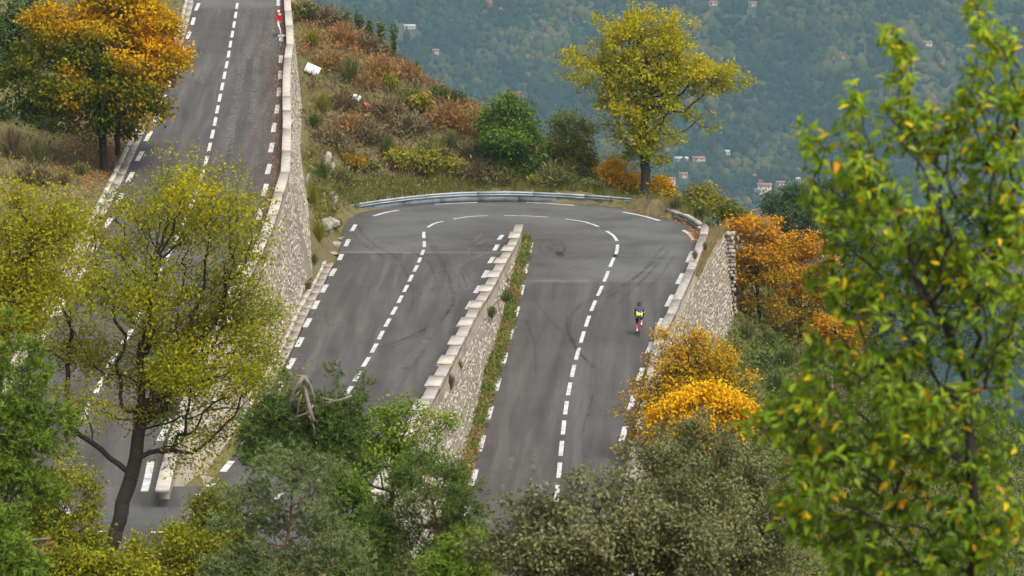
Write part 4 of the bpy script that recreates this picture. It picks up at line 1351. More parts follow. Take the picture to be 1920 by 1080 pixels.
tree('deciduous_tree', 'sparse yellow green tree at the left edge in front of the dry slope', 'tree', M['poplar'], M['bark'], 93,
     [(-30, 1000), (-10, 800), (10, 640), (25, 560), (60, 470)],
     [(40, 400, 70, 60), (90, 380, 60, 45), (20, 480, 80, 70), (110, 450, 60, 55), (60, 560, 90, 70), (10, 620, 60, 60), (30, 350, 30, 25)],
     nA=680, step=0.28, leaf=0.092, per=10, clump=6, loose=0.4, sig=0.25, base_r=0.13, tip=0.008, seed=2, tint=lambda C_, b, zl, zh, cx, r: b + 0.08)
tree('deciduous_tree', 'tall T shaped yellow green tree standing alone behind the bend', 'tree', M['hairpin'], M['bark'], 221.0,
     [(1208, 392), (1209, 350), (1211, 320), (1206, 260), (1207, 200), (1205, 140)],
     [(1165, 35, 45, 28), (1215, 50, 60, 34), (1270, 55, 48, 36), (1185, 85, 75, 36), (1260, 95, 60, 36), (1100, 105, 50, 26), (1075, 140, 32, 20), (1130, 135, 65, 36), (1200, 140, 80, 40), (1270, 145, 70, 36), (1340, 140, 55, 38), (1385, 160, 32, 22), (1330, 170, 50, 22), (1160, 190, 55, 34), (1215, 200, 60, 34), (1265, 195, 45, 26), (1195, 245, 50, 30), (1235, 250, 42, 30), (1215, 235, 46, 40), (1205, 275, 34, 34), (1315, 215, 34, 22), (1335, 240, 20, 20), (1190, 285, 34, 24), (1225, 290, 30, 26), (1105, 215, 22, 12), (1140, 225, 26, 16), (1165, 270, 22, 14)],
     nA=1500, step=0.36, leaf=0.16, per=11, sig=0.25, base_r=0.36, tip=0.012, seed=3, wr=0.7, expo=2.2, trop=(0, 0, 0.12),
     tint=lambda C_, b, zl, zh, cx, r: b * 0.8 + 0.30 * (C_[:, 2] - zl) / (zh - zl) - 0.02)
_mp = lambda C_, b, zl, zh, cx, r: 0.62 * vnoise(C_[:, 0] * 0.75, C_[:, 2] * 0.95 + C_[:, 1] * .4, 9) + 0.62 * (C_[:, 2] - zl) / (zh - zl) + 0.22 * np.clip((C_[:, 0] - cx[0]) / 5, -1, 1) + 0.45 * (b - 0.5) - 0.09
q = hit(193, 320)
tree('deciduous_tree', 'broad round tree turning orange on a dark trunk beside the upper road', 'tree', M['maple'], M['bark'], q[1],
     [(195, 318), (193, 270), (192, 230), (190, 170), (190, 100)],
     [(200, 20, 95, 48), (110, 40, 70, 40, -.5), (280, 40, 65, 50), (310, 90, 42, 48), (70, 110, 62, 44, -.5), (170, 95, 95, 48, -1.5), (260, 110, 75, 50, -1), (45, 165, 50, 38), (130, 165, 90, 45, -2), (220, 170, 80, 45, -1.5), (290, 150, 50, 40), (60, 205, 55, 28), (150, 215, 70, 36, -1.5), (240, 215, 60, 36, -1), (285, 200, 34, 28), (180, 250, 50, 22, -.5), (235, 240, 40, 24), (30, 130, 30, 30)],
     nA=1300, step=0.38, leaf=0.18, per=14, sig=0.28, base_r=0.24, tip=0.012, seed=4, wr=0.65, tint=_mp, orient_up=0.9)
q = hit(221, 293)
tree('deciduous_tree', 'smaller orange green tree with thin trunk right behind the broad round tree', 'tree', M['maple'], M['bark'], q[1],
     [(221, 296), (221, 250), (224, 200), (230, 120)],
     [(250, 150, 60, 60), (300, 70, 45, 55), (280, 190, 40, 40), (230, 60, 80, 50), (240, 225, 32, 24), (320, 110, 28, 30), (310, 150, 20, 22)],
     nA=330, step=0.38, leaf=0.18, per=13, sig=0.28, base_r=0.17, tip=0.012, seed=5, tint=_mp)
q = hit(960, 346)
tree('deciduous_tree', 'dense round green tree behind the guard rail', 'tree', M['green'], M['bark'], q[1] + 2.5,
     [(965, 352), (960, 300), (955, 250)],
     [(955, 205, 36, 26), (925, 225, 36, 30), (985, 235, 34, 32), (950, 260, 58, 36, -1), (915, 262, 28, 28), (1000, 280, 28, 36), (965, 305, 48, 32, -1), (930, 290, 36, 24), (985, 330, 32, 18), (955, 180, 10, 16), (945, 195, 30, 22), (975, 205, 28, 24), (900, 230, 22, 24)],
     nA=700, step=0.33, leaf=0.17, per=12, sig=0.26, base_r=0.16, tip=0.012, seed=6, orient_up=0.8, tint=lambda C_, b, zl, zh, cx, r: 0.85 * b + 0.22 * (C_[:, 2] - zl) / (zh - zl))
tree('deciduous_tree', 'loose olive and yellow tree between the round green tree and the lone tall tree', 'tree', M['olivetree'], M['bark'], 226,
     [(1075, 356), (1072, 310), (1070, 260)],
     [(1065, 225, 30, 24), (1095, 240, 22, 20), (1050, 260, 30, 26), (1085, 275, 32, 28), (1055, 305, 34, 26), (1100, 315, 28, 28), (1030, 290, 18, 24), (1075, 335, 40, 18), (1110, 345, 28, 14)],
     nA=560, step=0.33, leaf=0.15, per=9, sig=0.28, base_r=0.13, tip=0.012, seed=7)
for (lab, px, py, lb, sd_) in [
    ('golden yellow bush left of the lone tall tree trunk', 1160, 365, [(1150, 310, 26, 20), (1175, 325, 34, 22), (1140, 330, 20, 22), (1165, 345, 40, 18), (1195, 330, 16, 24)], 8),
    ('golden yellow bush right of the lone tall tree trunk', 1238, 378, [(1236, 350, 20, 18), (1248, 362, 14, 16), (1225, 362, 18, 16)], 9)]:
    tree('deciduous_bush', lab, 'bush', M['gold'], M['bark'], 223.5, [(px, py), (px, py - 18)], lb, nA=200, step=0.25, leaf=0.17, per=15, sig=0.22, base_r=0.07, tip=0.012, seed=sd_, orient_up=0.8)
# right of the wall: the orange trees on the slope
for lab, Y, tr, lb, n, sd_ in [
    ('orange tree closest to the stone buttress', 207, [(1425, 610), (1420, 540), (1415, 470)], [(1400, 420, 34, 26), (1440, 425, 26, 22), (1390, 465, 30, 32), (1430, 470, 40, 32), (1405, 515, 38, 32), (1450, 510, 36, 34), (1395, 550, 26, 22), (1430, 560, 34, 22), (1398, 585, 24, 18), (1450, 585, 30, 20), (1420, 600, 26, 16)], 420, 10),
    ('taller orange tree beyond the one by the stone buttress', 213, [(1500, 640), (1500, 560), (1490, 490)], [(1470, 465, 36, 28), (1510, 460, 36, 30), (1545, 490, 30, 30), (1490, 500, 48, 34), (1530, 535, 44, 32), (1480, 550, 34, 30), (1510, 575, 40, 26), (1560, 560, 34, 34), (1470, 600, 34, 22), (1520, 615, 36, 22), (1490, 635, 34, 18)], 480, 11),
    ('low orange and green bush at the foot of the orange trees', 203, [(1560, 665), (1556, 640)], [(1550, 612, 30, 20), (1585, 620, 30, 24), (1560, 635, 38, 18), (1610, 640, 24, 18)], 190, 12)]:
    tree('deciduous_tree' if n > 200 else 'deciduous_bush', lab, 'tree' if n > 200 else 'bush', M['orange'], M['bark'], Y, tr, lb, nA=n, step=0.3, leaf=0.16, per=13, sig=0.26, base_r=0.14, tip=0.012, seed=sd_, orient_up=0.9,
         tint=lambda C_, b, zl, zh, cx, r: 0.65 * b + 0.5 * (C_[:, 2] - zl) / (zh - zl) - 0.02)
for lab, Y, tr, lb, n, mt, sd_ in [
    ('dark green tree behind the orange trees, left one', 252, [(1490, 640), (1485, 520)], [(1475, 400, 26, 22), (1500, 425, 34, 30), (1470, 440, 26, 28), (1520, 400, 24, 22), (1510, 460, 40, 28)], 260, 'darkgreen', 13),
    ('dark green tree behind the orange trees, mostly hidden by near leaves', 250, [(1570, 640), (1565, 520)], [(1560, 395, 36, 30), (1600, 420, 40, 36), (1570, 450, 50, 34), (1640, 410, 44, 40), (1620, 480, 54, 40), (1680, 470, 50, 50)], 380, 'darkgreen', 14),
    ('dark green tree on the right slope behind the near leaves, left of three', 236, [(1620, 740), (1620, 640)], [(1600, 560, 50, 50), (1650, 540, 50, 40), (1630, 620, 60, 44), (1590, 670, 44, 34), (1660, 680, 50, 34)], 320, 'darkgreen', 201),
    ('dark green tree on the right slope behind the near leaves, middle of three', 244, [(1740, 760), (1740, 640)], [(1730, 440, 60, 40), (1760, 500, 60, 44), (1710, 560, 60, 44), (1770, 600, 60, 44), (1730, 670, 60, 40)], 380, 'darkgreen', 202),
    ('dark green tree at the right picture edge behind the near leaves', 240, [(1870, 760), (1870, 620)], [(1850, 420, 60, 44), (1900, 470, 60, 50), (1840, 540, 60, 44), (1900, 580, 60, 44), (1860, 660, 60, 44), (1930, 660, 50, 50)], 400, 'darkgreen', 203),
    ('yellow green shrub tree above the low grey stone wall', 224, [(1305, 410), (1303, 385)], [(1300, 365, 22, 18), (1325, 368, 24, 18), (1345, 372, 20, 16), (1312, 385, 40, 16), (1355, 392, 18, 16), (1285, 375, 14, 12)], 200, 'limeshrub', 15),
    ('yellow and green bush above the stone buttress', 216, [(1372, 425), (1372, 408)], [(1365, 398, 22, 14), (1385, 408, 18, 14), (1350, 405, 14, 10)], 110, 'olivetree', 16)]:
    tree('deciduous_tree' if n > 200 else 'deciduous_bush', lab, 'tree' if n > 200 else 'bush', M[mt], M['bark'], Y, tr, lb, nA=n, step=0.33, leaf=0.17, per=11, sig=0.28, base_r=0.12, tip=0.012, seed=sd_, orient_up=0.8)
# amber trees in front of the right wall
tree('deciduous_tree', 'open amber yellow tree growing up in front of the right retaining wall', 'tree', M['amber'], M['bark'], 140,
     [(1300, 830), (1295, 770), (1290, 720)],
     [(1300, 625, 40, 20), (1260, 640, 34, 20), (1320, 655, 55, 24), (1270, 680, 60, 28), (1350, 685, 48, 26), (1300, 715, 75, 26), (1390, 715, 34, 22), (1225, 720, 44, 24), (1190, 745, 34, 14), (1250, 750, 60, 22), (1205, 780, 40, 20), (1170, 765, 20, 10), (1360, 740, 60, 20), (1200, 820, 40, 22), (1185, 850, 26, 20)],
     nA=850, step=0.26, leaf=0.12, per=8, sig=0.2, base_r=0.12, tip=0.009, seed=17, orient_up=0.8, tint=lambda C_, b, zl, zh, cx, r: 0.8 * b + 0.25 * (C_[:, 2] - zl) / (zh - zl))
tree('deciduous_bush', 'bright golden tree top right below the amber tree', 'tree', M['gold'], M['bark'], 128,
     [(1310, 900), (1310, 840), (1310, 800)],
     [(1270, 755, 46, 24), (1330, 750, 56, 24), (1385, 765, 36, 24), (1240, 785, 34, 22), (1310, 785, 64, 26), (1385, 800, 40, 26), (1350, 820, 44, 24), (1225, 805, 20, 16)],
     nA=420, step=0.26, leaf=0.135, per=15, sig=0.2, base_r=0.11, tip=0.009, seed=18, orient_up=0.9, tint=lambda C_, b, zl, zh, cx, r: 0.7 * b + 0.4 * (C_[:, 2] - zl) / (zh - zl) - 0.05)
# foreground evergreen oaks, grey olive green, out of focus
for lab, Y, tr, lb, n, sd_ in [
    ('grey green evergreen bush at bottom centre, right one with the high top', 44, [(1340, 1240), (1320, 1050), (1300, 900)],
     [(1270, 800, 60, 44), (1320, 830, 70, 60, -.2), (1220, 860, 60, 60), (1380, 870, 60, 70), (1280, 900, 80, 70, -.4), (1430, 940, 60, 70), (1350, 970, 90, 80, -.5), (1460, 1000, 60, 90), (1250, 990, 80, 80, -.3), (1400, 1060, 90, 80), (1300, 1070, 90, 70)], 620, 19),
    ('grey green evergreen bush at bottom centre, left one in front of the road', 36, [(1100, 1300), (1110, 1100), (1120, 980)],
     [(1010, 930, 24, 24), (960, 925, 34, 30), (1080, 920, 40, 40), (1150, 905, 50, 46), (1010, 990, 60, 60), (1110, 990, 80, 70, -.3), (1200, 960, 60, 70), (950, 1030, 60, 60), (1050, 1060, 90, 70, -.3), (1180, 1060, 90, 80), (1280, 1040, 70, 80, -.2), (1330, 1000, 40, 60)], 620, 20)]:
    tree('evergreen_oak', lab, 'tree', M['olive'], M['bark'], Y, tr, lb, nA=int(n * 1.5), step=0.09, leaf=0.044, per=18, sig=0.07, base_r=0.06, tip=0.0035, seed=sd_, wr=0.55, orient_up=0.6, clump=13,
         tint=lambda C_, b, zl, zh, cx, r: b * 0.9 + 0.1)
# lime green young tree in front of the middle wall
tree('deciduous_tree', 'lime green young tree in front of the middle stone wall', 'tree', M['limetree'], M['bark'], 74,
     [(735, 1100), (732, 960), (740, 880), (748, 830)],
     [(735, 765, 36, 26), (775, 770, 26, 20), (700, 790, 36, 26), (820, 790, 38, 22), (850, 805, 22, 16), (760, 810, 44, 26), (690, 830, 40, 30), (820, 830, 34, 26), (640, 840, 44, 30), (720, 860, 54, 34), (790, 865, 36, 24), (640, 890, 50, 34), (610, 830, 24, 24)],
     nA=520, step=0.17, leaf=0.075, per=8, sig=0.13, base_r=0.06, tip=0.005, seed=21, orient_up=0.7)
tree('deciduous_tree', 'green leafy tree between the grey green pine and the dark crooked pine', 'tree', M['green'], M['bark'], 72,
     [(660, 1130), (655, 1020), (650, 940)],
     [(640, 880, 44, 30), (680, 910, 40, 34), (620, 930, 46, 34), (660, 960, 56, 40), (700, 980, 46, 40), (630, 1000, 50, 40), (690, 1050, 56, 40), (640, 1060, 50, 34), (590, 960, 30, 30)],
     nA=420, step=0.17, leaf=0.08, per=8, sig=0.13, base_r=0.06, tip=0.005, seed=24, orient_up=0.7)
# yellow shrubs along the bottom left
for k, (lab, Y, tr, lb, n) in enumerate([
    ('yellow green shrub at the foot of the leaning dark trunk, left side', 78, [(120, 1130), (118, 1040), (115, 980)], [(110, 900, 40, 34), (70, 930, 50, 40), (150, 920, 40, 40), (100, 980, 60, 40), (170, 980, 30, 40), (60, 1010, 60, 44), (140, 1030, 60, 44), (50, 860, 36, 30), (200, 940, 16, 20), (120, 860, 26, 22)], 460),
    ('yellow green shrub in front of the lower bend, right of the leaning trunk', 76, [(330, 1130), (330, 1060)], [(280, 1030, 40, 30), (340, 1020, 40, 34), (400, 1040, 40, 34), (250, 1060, 40, 24), (310, 1065, 60, 24), (370, 1070, 50, 24), (440, 1060, 40, 30), (290, 1000, 14, 18)], 300),
    ('green yellow shrub beside the white bend dashes near the wall end', 84, [(410, 1120), (405, 1040), (400, 980)], [(380, 960, 34, 30), (420, 950, 34, 34), (360, 990, 30, 30), (410, 1000, 44, 34), (450, 985, 30, 30), (350, 1030, 36, 28), (440, 1030, 40, 30), (400, 915, 22, 16)], 320),
    ('dense yellow shrub filling the bottom left corner', 66, [(210, 1160), (210, 1080)], [(190, 1050, 50, 28), (130, 1060, 50, 30), (250, 1070, 40, 22), (60, 1070, 50, 26), (210, 1085, 70, 24)], 280)]):
    tree('yellow_shrub', lab, 'shrub', M['yellowshrub'], M['twig'], Y, tr, lb, nA=n, step=0.17, leaf=0.085, per=14, sig=0.13, base_r=0.035, tip=0.0045, seed=30 + k, orient_up=0.5, wr=0.5)
# pines
PN = [('tall grey green pine with reddish trunk at bottom, left of centre', 58, 'pinegrey', [(520, 1180), (530, 1080), (545, 960), (548, 900), (552, 850)],
       [(545, 850, 36, 24), (500, 870, 50, 26), (590, 880, 50, 26), (550, 900, 60, 26, -.3), (480, 930, 60, 30), (600, 940, 50, 26, -.3), (450, 985, 60, 30), (540, 985, 50, 26, .4), (610, 1000, 60, 30), (480, 1040, 70, 30), (580, 1050, 60, 30), (640, 1045, 50, 34), (430, 1065, 60, 26), (530, 1070, 60, 20)], 560, 0.055, 40),
      ('dark green pine with crooked trunk in front of the middle wall', 66, 'pine', [(838, 1180), (828, 1070), (825, 1000), (808, 930), (790, 890)],
       [(790, 880, 60, 26), (840, 900, 50, 30), (750, 915, 60, 26), (880, 925, 34, 24), (820, 940, 60, 24, -.4), (720, 950, 50, 26), (880, 965, 44, 26), (760, 980, 60, 22), (840, 985, 60, 22, .5), (700, 1010, 54, 30), (800, 1030, 60, 24), (880, 1015, 50, 30), (740, 1055, 70, 28), (850, 1060, 60, 24)], 620, 0.06, 41),
      ('dark pine with bare grey dead branches at its top', 70, 'pine', [(595, 1080), (600, 900), (605, 850), (590, 800), (580, 770)],
       [(535, 710, 16, 14), (520, 745, 30, 20), (490, 770, 24, 20), (540, 780, 40, 24), (500, 815, 40, 24), (625, 700, 14, 18), (632, 735, 22, 20), (680, 712, 16, 14), (672, 745, 18, 16), (640, 770, 40, 22), (590, 800, 50, 26), (600, 770, 40, 24), (575, 760, 36, 24), (660, 800, 40, 22), (520, 770, 40, 26), (480, 800, 36, 26), (630, 790, 50, 24), (550, 820, 50, 24), (620, 815, 50, 22), (560, 850, 60, 24), (490, 850, 50, 24), (640, 840, 40, 20)], 620, 0.07, 42),
      ('bright green pine at the left edge', 52, 'pinebright', [(0, 1180), (10, 1000), (25, 850), (35, 740)],
       [(20, 600, 14, 22), (40, 660, 30, 26), (75, 640, 12, 20), (10, 690, 30, 30), (60, 720, 34, 30), (20, 770, 50, 34), (85, 770, 30, 26), (120, 790, 16, 26), (50, 830, 50, 30), (110, 830, 20, 22), (10, 880, 50, 40), (60, 920, 40, 30), (5, 980, 40, 40)], 360, 0.075, 43),
      ('bright green long needled pine in the bottom left corner', 48, 'pinebright', [(-30, 1180), (0, 1090), (10, 1060)], [(10, 1030, 30, 30), (-10, 990, 30, 30), (40, 1060, 30, 26), (0, 1075, 40, 20)], 120, 0.085, 44),
      ('small light green pine beside the grey green bush', 40, 'pinebright', [(850, 1160), (860, 1090), (890, 1030)], [(890, 1010, 12, 16), (860, 1040, 24, 18), (900, 1050, 22, 20), (840, 1065, 40, 16), (890, 1075, 30, 14)], 120, 0.06, 45)]
for lab, Y, mt, tr, lb, n, L, sd_ in PN:
    tree('pine_tree', lab, 'pine tree', M[mt], M['bark_red'] if sd_ in (40, 41) else M['bark_pale'], Y, tr, lb, nA=int(n * 1.5), step=0.14, leaf=L * 1.4, per=5, sig=0.085, needles=15, base_r=0.055, tip=0.006, seed=sd_, mode='needle', blade_w=0.17, trop=(0, 0, 0.12))
# bare dead limbs on top of the pine, and the fallen bough at the left
Yd = 69.0
root = thing('dead_branch', 'bare grey forked dead branches arching above the dark pine', 'dead branch', at(572, 800, Yd))
lc = np.array(root.location)
for pts, r0_, r1_ in [([(588, 790), (580, 765), (571, 725), (570, 706)], 0.05, 0.045), ([(570, 706), (556, 725), (545, 748), (541, 770)], 0.05, 0.018), ([(570, 706), (580, 720), (588, 742), (590, 765)], 0.05, 0.02), ([(572, 706), (560, 704), (548, 710), (542, 714)], 0.022, 0.01), ([(575, 706), (582, 710), (584, 720)], 0.02, 0.01), ([(588, 760), (575, 775), (560, 780), (550, 785)], 0.025, 0.012), ([(566, 740), (560, 755), (558, 775), (556, 785)], 0.016, 0.008), ([(625, 750), (610, 748), (600, 744)], 0.02, 0.01), ([(622, 752), (612, 760), (607, 768)], 0.016, 0.008), ([(660, 742), (640, 750), (625, 752), (605, 756)], 0.03, 0.02), ([(580, 780), (588, 800), (592, 820)], 0.02, 0.012), ([(560, 735), (552, 745), (548, 760)], 0.014, 0.007)]:
    P_ = np.array([at(x, y, Yd + 0.05 * k) for k, (x, y) in enumerate(pts)]) - lc
    MB().tube(P_, np.linspace(r0_, r1_, len(P_)), 7).build('limb', M['deadwood'], root, smooth=True)
Yd = 50.0
root = thing('dead_branch', 'broken reddish bare bough hanging in at the bottom left edge', 'dead branch', at(40, 1020, Yd))
lc = np.array(root.location)
for pts, r0_, r1_ in [([(-30, 940), (-5, 970), (15, 1000), (40, 1018), (62, 1030), (86, 1042)], 0.085, 0.045), ([(70, 1030), (85, 1022), (102, 1017)], 0.05, 0.03), ([(45, 1014), (60, 1012), (80, 1011), (94, 1010)], 0.018, 0.01), ([(66, 1015), (78, 1016), (86, 1008)], 0.014, 0.008), ([(10, 985), (30, 995), (50, 1000)], 0.012, 0.006)]:
    P_ = np.array([at(x, y, Yd - 0.03 * k) for k, (x, y) in enumerate(pts)]) - lc
    MB().tube(P_, np.linspace(r0_, r1_, len(P_)), 8).build('limb', M['bark_red'] if r0_ > 0.03 else M['deadwood'], root, smooth=True)

# ---- the near leafy tree at the right, out of focus: leaves one by one
def near_tree():
    r = np.random.default_rng(55)
    Y = 18.0
    s = ppm(Y, 25)
    g = lambda x, y, dy=0: at(x, y, Y + dy)
    lobes = []
    for x, y, rx, ry_, dy in [(1850, 70, 30, 50, 0), (1830, 10, 18, 40, 0), (1672, 70, 16, 40, 0), (1880, 90, 24, 50, 0), (1505, 245, 14, 40, .1), (1600, 200, 20, 50, 0), (1910, 180, 30, 70, 0), (1900, 420, 60, 70, 0), (1760, 480, 90, 70, .2), (1690, 120, 22, 60, .1), (1690, 220, 50, 60, 0), (1850, 170, 70, 80, 0), (1530, 300, 26, 60, .1), (1780, 260, 90, 80, .2), (1600, 300, 50, 70, 0), (1890, 300, 60, 80, -.1), (1680, 380, 100, 80, -.2), (1820, 400, 110, 90, .1), (1590, 420, 60, 50, 0), (1700, 500, 120, 80, .2), (1860, 520, 90, 90, -.2), (1620, 560, 70, 60, 0), (1780, 620, 130, 80, 0), (1650, 680, 90, 60, .1), (1880, 680, 70, 90, .1), (1560, 750, 70, 50, 0), (1720, 770, 130, 80, -.2), (1460, 800, 75, 44, .1), (1500, 760, 60, 40, 0), (1530, 840, 70, 50, .1), (1490, 960, 50, 50, 0), (1540, 660, 50, 40, 0), (1560, 520, 40, 40, 0), (1540, 380, 40, 40, .1), (1600, 850, 110, 70, 0), (1800, 850, 120, 90, .2), (1520, 900, 60, 50, -.1), (1680, 940, 130, 80, .1), (1860, 980, 90, 90, -.1), (1580, 1000, 90, 60, .1), (1760, 1050, 120, 70, 0), (1640, 1070, 100, 50, .2)]:
        c_ = g(x, y, dy)
        lobes.append((*c_, rx / s, 0.35, ry_ / s))
    A, _ = in_lobes(lobes, 2300, r, 1.6)
    tr = [g(1835, 1500), g(1828, 1100), g(1822, 900), g(1815, 740)]
    gz = float(ground(tr[0][0], tr[0][1]))
    tr = [np.array([tr[0][0], tr[0][1], min(gz - 0.2, tr[0][2] - 0.2)])] + tr
    P, par, n0, term = grow(tr, A, 0.085, r, np.array(lobes)[:, :3], 0.35)
    R, nk = radii(P, par, 0.0026, 2.3, 0.04)
    loc = tr[0]
    root = thing('leafy_tree', 'young leafy tree close to the camera at right with green and yellow leaves', 'tree', loc)
    V, Q = tubes(P, par, R, loc, 6)
    link('trunk', mesh('trunk', V, Q, smooth=True), M['bark'], root)
    # leaf shape: pointed oval, folded along the rib, drooping tip
    a = np.linspace(0, 1, 6)
    wv = np.array([0.0, 0.17, 0.21, 0.175, 0.095, 0.0])
    rib = np.stack([a, 0 * a, -0.22 * a ** 2], 1)
    Lf = rib + np.stack([0 * a, wv, 0.10 * wv / 0.25], 1)
    Rt = rib + np.stack([0 * a, -wv, 0.10 * wv / 0.25], 1)
    LV = np.concatenate([rib, Lf[1:5], Rt[1:5]])
    LQ = [[1, 2, 7, 6], [2, 3, 8, 7], [3, 4, 9, 8], [2, 1, 10, 11], [3, 2, 11, 12], [4, 3, 12, 13]]
    LT = [[0, 1, 6], [4, 5, 9], [1, 0, 10], [5, 4, 13]]
    thin = np.where((R < 0.006) & (np.arange(len(P)) >= n0))[0]
    dirs = unit(P - P[np.maximum(par, 0)])
    per = 4
    src = np.repeat(thin, per)
    n = len(src)
    base = P[src] + dirs[src] * r.uniform(-0.04, 0.04, (n, 1)) + r.normal(0, 0.012, (n, 3))
    side = unit(np.cross(dirs[src], r.normal(size=(n, 3))))
    ax = unit(side * 1.0 + dirs[src] * 0.35 + np.array([-0.25, 0, -0.42]) + r.normal(0, 0.25, (n, 3)))
    up = unit(r.normal(0, 0.5, (n, 3)) + np.array([0, -0.25, 1.0]))
    sy = unit(np.cross(up, ax)); sz = np.cross(ax, sy)
    L = r.uniform(0.05, 0.088, n)
    B = np.stack([ax, sy, sz], 2) * L[:, None, None]
    ti = np.where(r.random(n) < 0.06, r.uniform(0.93, 1.0, n), np.clip(r.uniform(0.0, 0.75, n) + 0.28 * (base[:, 2] - 22.5) / 3.0, 0, 0.9))
    order = np.argsort(base[:, 1] - 0.5 * L * 10)
    pick = set(order[:300].tolist())
    shapes = []
    for k in range(10):
        me = mesh('leaf', LV * np.array([1, r.uniform(0.8, 1.15), r.uniform(0.6, 1.6)]), [np.array(LQ), np.array(LT)], {'tint': np.full(10, [0.05, 0.2, 0.35, 0.45, 0.55, 0.65, 0.75, 0.86, 0.95, 0.995][k])}, smooth=True)
        me.materials.append(M['cherry'])
        shapes.append(me)
    lv = np.array([0.05, 0.2, 0.35, 0.45, 0.55, 0.65, 0.75, 0.86, 0.95, 0.995])
    VV, QQ, TT, tq, tt, nv = [], [], [], [], [], 0
    for k in range(n):
        if k in pick:
            o = bpy.data.objects.new('leaf', shapes[int(np.abs(lv - ti[k]).argmin())])
            COL.objects.link(o)
            o.parent = root
            mw = Matrix.Identity(4)
            for i_ in range(3):
                for j_ in range(3): mw[i_][j_] = B[k][i_, j_]
                mw[i_][3] = base[k][i_] - loc[i_]
            o.matrix_local = mw
        else:
            VV.append(LV @ B[k].T + base[k] - loc); QQ.append(np.array(LQ) + nv); TT.append(np.array(LT) + nv); nv += len(LV)
            tq.append(np.full(6, ti[k])); tt.append(np.full(4, ti[k]))
    me = mesh('foliage', np.concatenate(VV), [np.concatenate(QQ), np.concatenate(TT)], {'tint': np.concatenate(tq + tt)}, smooth=True)
    tag(link('foliage', me, M['cherry'], root), kind='stuff')
    return n


NLEAF = near_tree()
# ------------------------------------------------------------------ shrubs on the hillside
def shrub_meshes(seed, kind, h=1.0, w=1.0, n=900):
    r = np.random.default_rng(seed)
    loc = np.zeros(3)
    if kind == 'leafy':
        lob = []
        for k in range(9):
            a = r.uniform(0, 2 * PI); q = r.uniform(0.1, 0.62) * w
            lob.append((q * math.cos(a), q * math.sin(a), h * r.uniform(0.3, 0.72), w * r.uniform(0.25, 0.42), w * r.uniform(0.25, 0.42), h * r.uniform(0.2, 0.36)))
        C_, pick = in_lobes(lob, n, r, 3.0)
        C_[:, 2] = np.maximum(C_[:, 2], 0.02)
        cl = r.random(len(lob))
        ax = unit(r.normal(size=(n, 3)) + [0, 0, .2]); nr = unit(r.normal(size=(n, 3)) + [0, 0, 1.2])
        V, Q = leaf_quads(C_, ax, nr, r.uniform(0.09, 0.18, n), 0.6)
        ti = 0.35 * cl[pick] + 0.5 * r.random(n) + 0.15 * C_[:, 2] / h
        ends = np.array(lob)[:, :3]
    elif kind == 'twiggy':
        C_ = np.stack([r.normal(0, 0.38 * w, n), r.normal(0, 0.38 * w, n), np.abs(r.normal(0, 0.35 * h, n))], 1)
        ax = unit(C_ * np.array([1, 1, 0.6]) + r.normal(0, 0.3, (n, 3)) + [0, 0, 0.5])
        ax = np.where((r.random(n) < 0.55)[:, None], unit(ax + r.normal(0, 0.9, (n, 3))), ax)
        L = np.where(r.random(n) < 0.6, r.uniform(0.10, 0.22, n), r.uniform(0.2, 0.42, n))
        V, Q = leaf_quads(C_, ax, unit(r.normal(size=(n, 3))), L, 0.24)
        ti = np.clip(0.55 * r.random(n) + 0.4 * vnoise(C_[:, 0] * 3 / w + 7, C_[:, 1] * 3 / w, seed) + 0.1 * C_[:, 2], 0, 1)
        ends = np.stack([r.normal(0, 0.3 * w, 8), r.normal(0, 0.3 * w, 8), np.full(8, h * 0.6)], 1)
    else:   # broom: a fan of green rods
        a = r.uniform(0, 2 * PI, n); sp = np.abs(r.normal(0, 0.33, n))
        ax = unit(np.stack([np.cos(a) * sp, np.sin(a) * sp, np.ones(n)], 1))
        C_ = np.stack([np.cos(a) * sp * 0.3, np.sin(a) * sp * 0.3, np.zeros(n)], 1) * w + ax * (r.uniform(0, 0.6, n) * h)[:, None]
        V, Q = leaf_quads(C_, ax, unit(r.normal(size=(n, 3))), r.uniform(0.3, 0.55, n) * h, 0.07)
        ti = np.clip(0.7 * r.random(n) + 0.3 * C_[:, 2] / h, 0, 1)
        ends = np.stack([r.normal(0, 0.2 * w, 8), r.normal(0, 0.2 * w, 8), np.full(8, h * 0.7)], 1)
    fol = mesh('foliage', V, Q, {'tint': np.clip(ti, 0, 1)})
    mb = MB()
    for e in ends:
        mb.tube([(0, 0, -0.15), (e[0] * 0.4, e[1] * 0.4, e[2] * 0.5), tuple(e)], [0.025, 0.016, 0.008], 4, False)
    stem = mesh('stems', np.concatenate(mb.v), np.concatenate(mb.q))
    stem.materials.append(M['twig'])
    return fol, stem


SHAPES = {k: [shrub_meshes(700 + 10 * i + j, kd, n=nn) for j in range(3)] for i, (k, kd, nn) in enumerate([('leafy', 'leafy', 1100), ('twiggy', 'twiggy', 1500), ('broom', 'broom', 700)])}
_made = {}


